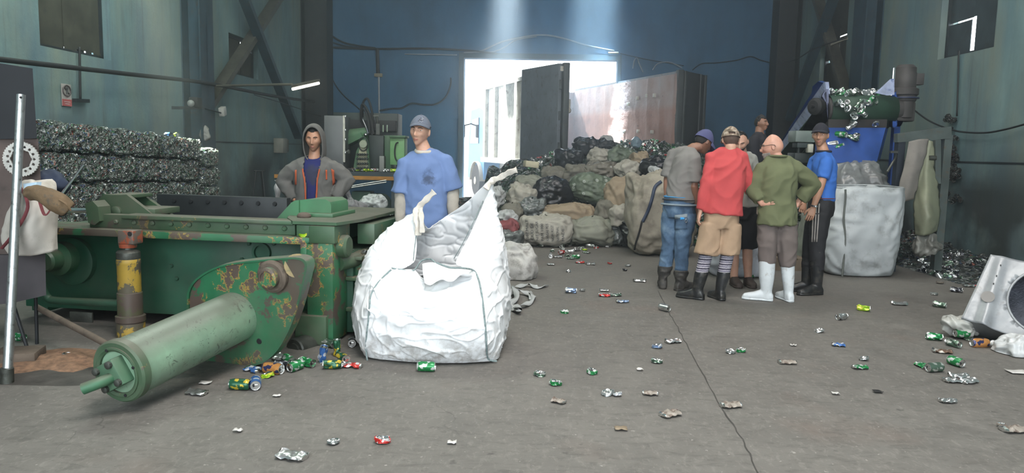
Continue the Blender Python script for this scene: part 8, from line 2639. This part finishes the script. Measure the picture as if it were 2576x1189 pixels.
for k in range(2):
    m = MB(); m.box(sc_ + Vector((0, 0, -H2 * (0.62 + 0.18 * k))) + HX_ * 0.008, (0.004, wS * (0.6 - 0.15 * k), H2 * 0.06), RH); m.obj('text_line', plain('pale sign text', (0.5, 0.42, 0.42), 0.6), SG, None)
# lamp arm and lit fluorescent tube
la, lb = on_left(545, 216, 0.5), at(735, 212, 13.2)
LA = empty('fluorescent_lamp', la, 'lit fluorescent tube on a long thin arm from the left wall', 'lamp')
m = MB(); m.tube([la, la.lerp(lb, 0.5), lb], 0.022, 8); m.obj('arm', M_STEELG, LA)
ta, tb = at(736, 224, 12.9), at(802, 209, 13.4)
m = MB(); m.cyl(ta, tb, 0.024, n=12); m.obj('tube', emit('glowing tube', (1.0, 0.90, 0.72), 5.0), LA)
m = MB(); m.beam(ta + Vector((0, 0, 0.05)), tb + Vector((0, 0, 0.05)), 0.06, 0.04); m.obj('housing', M_STEELG, LA)
# fittings on the left column
cf = empty('camera_bracket', on_left(470, 272, 0.45), 'dark bracket with a small fitting on the left column', 'bracket')
m = MB(); m.beam(on_left(442, 271, 0.37), on_left(505, 271, 0.37), 0.14, 0.05); m.obj('bar', M_STEEL, cf)
m = MB(); m.box(on_left(492, 258, 0.42), (0.16, 0.2, 0.18), RH, 0.02); m.obj('fitting', M_DARK, cf)
m = MB(); m.ell(on_left(480, 260, 0.45), _I3, 0.06, 0.06, 0.06); m.obj('pale_cover', plain('pale grey cover', (0.22, 0.24, 0.23), 0.6), cf)
fl2 = empty('floodlight', on_left(560, 281, 0.45), 'small pale floodlight on a thin arm right of the left column', 'floodlight')
m = MB(); m.cyl(on_left(506, 270, 0.345), on_left(556, 284, 0.45), 0.012, n=8); m.obj('arm', M_STEEL, fl2)
m = MB(); m.box(on_left(560, 280, 0.45), (0.10, 0.14, 0.16), RH @ Matrix.Rotation(0.3, 3, 'X'), 0.01); m.obj('head', plain('pale lamp head', (0.40, 0.41, 0.38), 0.5), fl2)
sack(515, 335, 13.2, 0.17, 0.26, 0.12, mat_weave('pale grey cloth', (0.27, 0.28, 0.26), (0.15, 0.15, 0.14), 0.5, 0.7), 'pale cloth bundle tied to the side of the left column', seed=70, boxy=2.2, amp=0.02, name='cloth_bundle', cat='cloth bundle', group=None, loc=on_left(516, 335, 0.35))
# back wall wiring
cable(Bw((785, 116), (860, 120), (945, 123), (1060, 122), (1165, 126), (1250, 135)), 0.028, 'thick horizontal cable across the back wall left of the doorway')
cable(Bw((745, -20), (790, 50), (850, 100), (900, 115), (945, 121)), 0.024, 'upper of two cables swooping down from the back left corner')
cable(Bw((755, 20), (800, 85), (860, 114), (945, 124)), 0.018, 'lower of two cables swooping down from the back left corner')
cable(Bw((818, 122), (820, 150), (834, 195), (860, 235), (905, 275)), 0.016, 'black cable looping down the back wall to the green machine')
cd = empty('junction_conduit', on_back(952, 190, 0.05), 'vertical conduit with a small junction box on the back wall above the machine', 'conduit')
m = MB(); m.cyl(on_back(949, 122, 0.05), on_back(951, 186, 0.05), 0.05, n=10); m.obj('upper_pipe', M_CABLE, cd)
m = MB(); m.cyl(on_back(953, 193, 0.05), on_back(954, 292, 0.05), 0.026, n=10); m.obj('lower_pipe', plain('pale grey conduit', (0.30, 0.33, 0.35), 0.5), cd)
m = MB(); m.box(on_back(952, 189, 0.06), (0.22, 0.1, 0.09), RH, 0.01); m.obj('box', plain('buff box', (0.26, 0.24, 0.17), 0.6), cd)
cable(Bw((955, 278), (985, 273), (1010, 272), (1035, 260), (1065, 263), (1095, 262), (1120, 245), (1133, 215), (1134, 195)), 0.024, 'black cable rising along the back wall to the left door edge')
cable(Bw((1018, 136), (1085, 137), (1150, 138)), 0.016, 'pale thin conduit left of the doorway', plain('pale conduit paint', (0.30, 0.33, 0.36), 0.5), name='conduit', cat='conduit')
cable(Bw((1166, 132), (1210, 128), (1260, 106), (1320, 92), (1370, 88), (1420, 97), (1480, 115), (1545, 128)), 0.022, 'upper pale cable arching over the doorway', plain('pale dusty cable', (0.22, 0.25, 0.28), 0.6))
cable(Bw((1190, 131), (1240, 130), (1270, 118), (1300, 100), (1350, 92)), 0.014, 'lower pale cable arching over the left part of the doorway', bpy.data.materials['pale dusty cable'])
cable(Bw((1530, 133), (1556, 133)), 0.03, 'short pale bracket at the top right corner of the doorway', plain('buff bracket', (0.45, 0.42, 0.33), 0.6), name='wall_bracket', cat='bracket')
cable(Bw((1560, 134), (1620, 148), (1680, 158), (1720, 165)), 0.012, 'thin cable running right from the doorway corner')
cable(Bw((1592, 172), (1596, 152), (1603, 146), (1608, 160), (1618, 182)), 0.018, 'pale kinked cable, left of two loops above the container', bpy.data.materials['pale dusty cable'])
cable(Bw((1642, 176), (1655, 160), (1680, 156), (1700, 162), (1716, 172)), 0.018, 'pale looping cable, right of two loops above the container', bpy.data.materials['pale dusty cable'])
cable(Bw((1742, 176), (1765, 160), (1800, 158), (1850, 152), (1888, 142), (1915, 152), (1952, 160)), 0.014, 'thin black cable on the back wall right of the container')
cable([on_back(1952, 160, 0.7)] + [on_right(x, y, 0.5) for x, y in ((2000, 150), (2050, 122), (2130, 95))], 0.014, 'thin cable rising across the right bracing')
m = MB(); m.beam(on_right(2092, 112, 0.3), on_right(2130, 96, 0.3), 0.05, 0.05); m.obj('wall_bracket', plain('pale bracket', (0.40, 0.36, 0.28), 0.6), label='small pale bracket on the right bracing', cat='bracket')
cable(Rw((2412, 128), (2410, 210), (2407, 292)), 0.014, 'vertical conduit under the right window', name='conduit', cat='conduit')
cable([on_right(2300, 277, 0.25), on_right(2340, 305, 0.2), on_right(2400, 328, 0.12), on_right(2470, 334, 0.1), on_right(2530, 325, 0.1), on_right(2620, 300, 0.1)], 0.014, 'black cable sagging along the right wall from the conveyor motor')
# tangle of scrap hanging from the conduit on the right wall
m = MB()
rnd = random.Random(4)
for (x, y, r) in ((2392, 298, .10), (2400, 306, .09), (2385, 303, .07), (2396, 322, .06), (2398, 345, .09), (2405, 352, .08), (2390, 358, .09), (2404, 370, .10), (2398, 385, .10), (2388, 378, .07), (2396, 405, .12), (2404, 420, .11), (2392, 430, .12), (2400, 445, .10), (2408, 440, .08), (2388, 455, .07), (2376, 478, .10), (2380, 490, .09), (2402, 500, .09), (2412, 504, .07), (2366, 520, .06), (2362, 545, .10), (2368, 552, .11), (2358, 560, .07), (2372, 540, .08)):
    p = on_right(x, y, 0.06)
    for k in range(3):
        q = p + Vector((rnd.uniform(-.6, .2), rnd.uniform(-.5, .5), rnd.uniform(-.5, .5))) * r
        m.ell(q, Matrix.Rotation(rnd.uniform(0, 3), 3, 'X') @ Matrix.Rotation(rnd.uniform(0, 3), 3, 'Y'), r * 0.55, r * 0.5, r * 0.35, 8, 5)
me = m.mesh('scrap_tangle'); wrinkles(me, 0.02, 25, 4); finish_mesh(me, mat_cans('black scrap tangle', (0.03, 0.035, 0.04), scale=26, green=0.05), None)
props(link_mesh('scrap_tangle', me), 'black tangle of shredded scrap hanging down the right wall beside the steel gantry', 'scrap', kind='stuff')
# ---------------------------------------------------------------- dust haze in the hall
t = NT('dust haze')
vol = t.n('ShaderNodeVolumeScatter')
vol.inputs['Color'].default_value = (0.78, 0.91, 1.0, 1)
vol.inputs['Density'].default_value = 0.026
vol.inputs['Anisotropy'].default_value = 0.80
t.t.nodes.remove(t.b)
t.l(vol.outputs[0], t.out.inputs['Volume'])
m = MB()
hbox(m, UL + 0.72, UR - 0.62, 4.0, VB - 0.07, 0.01, ROOFZ - 0.02)
m.obj('haze', t.m, smooth=None, kind='stuff', label='thin dusty haze filling the hall in front of the bright doorway', cat='haze')
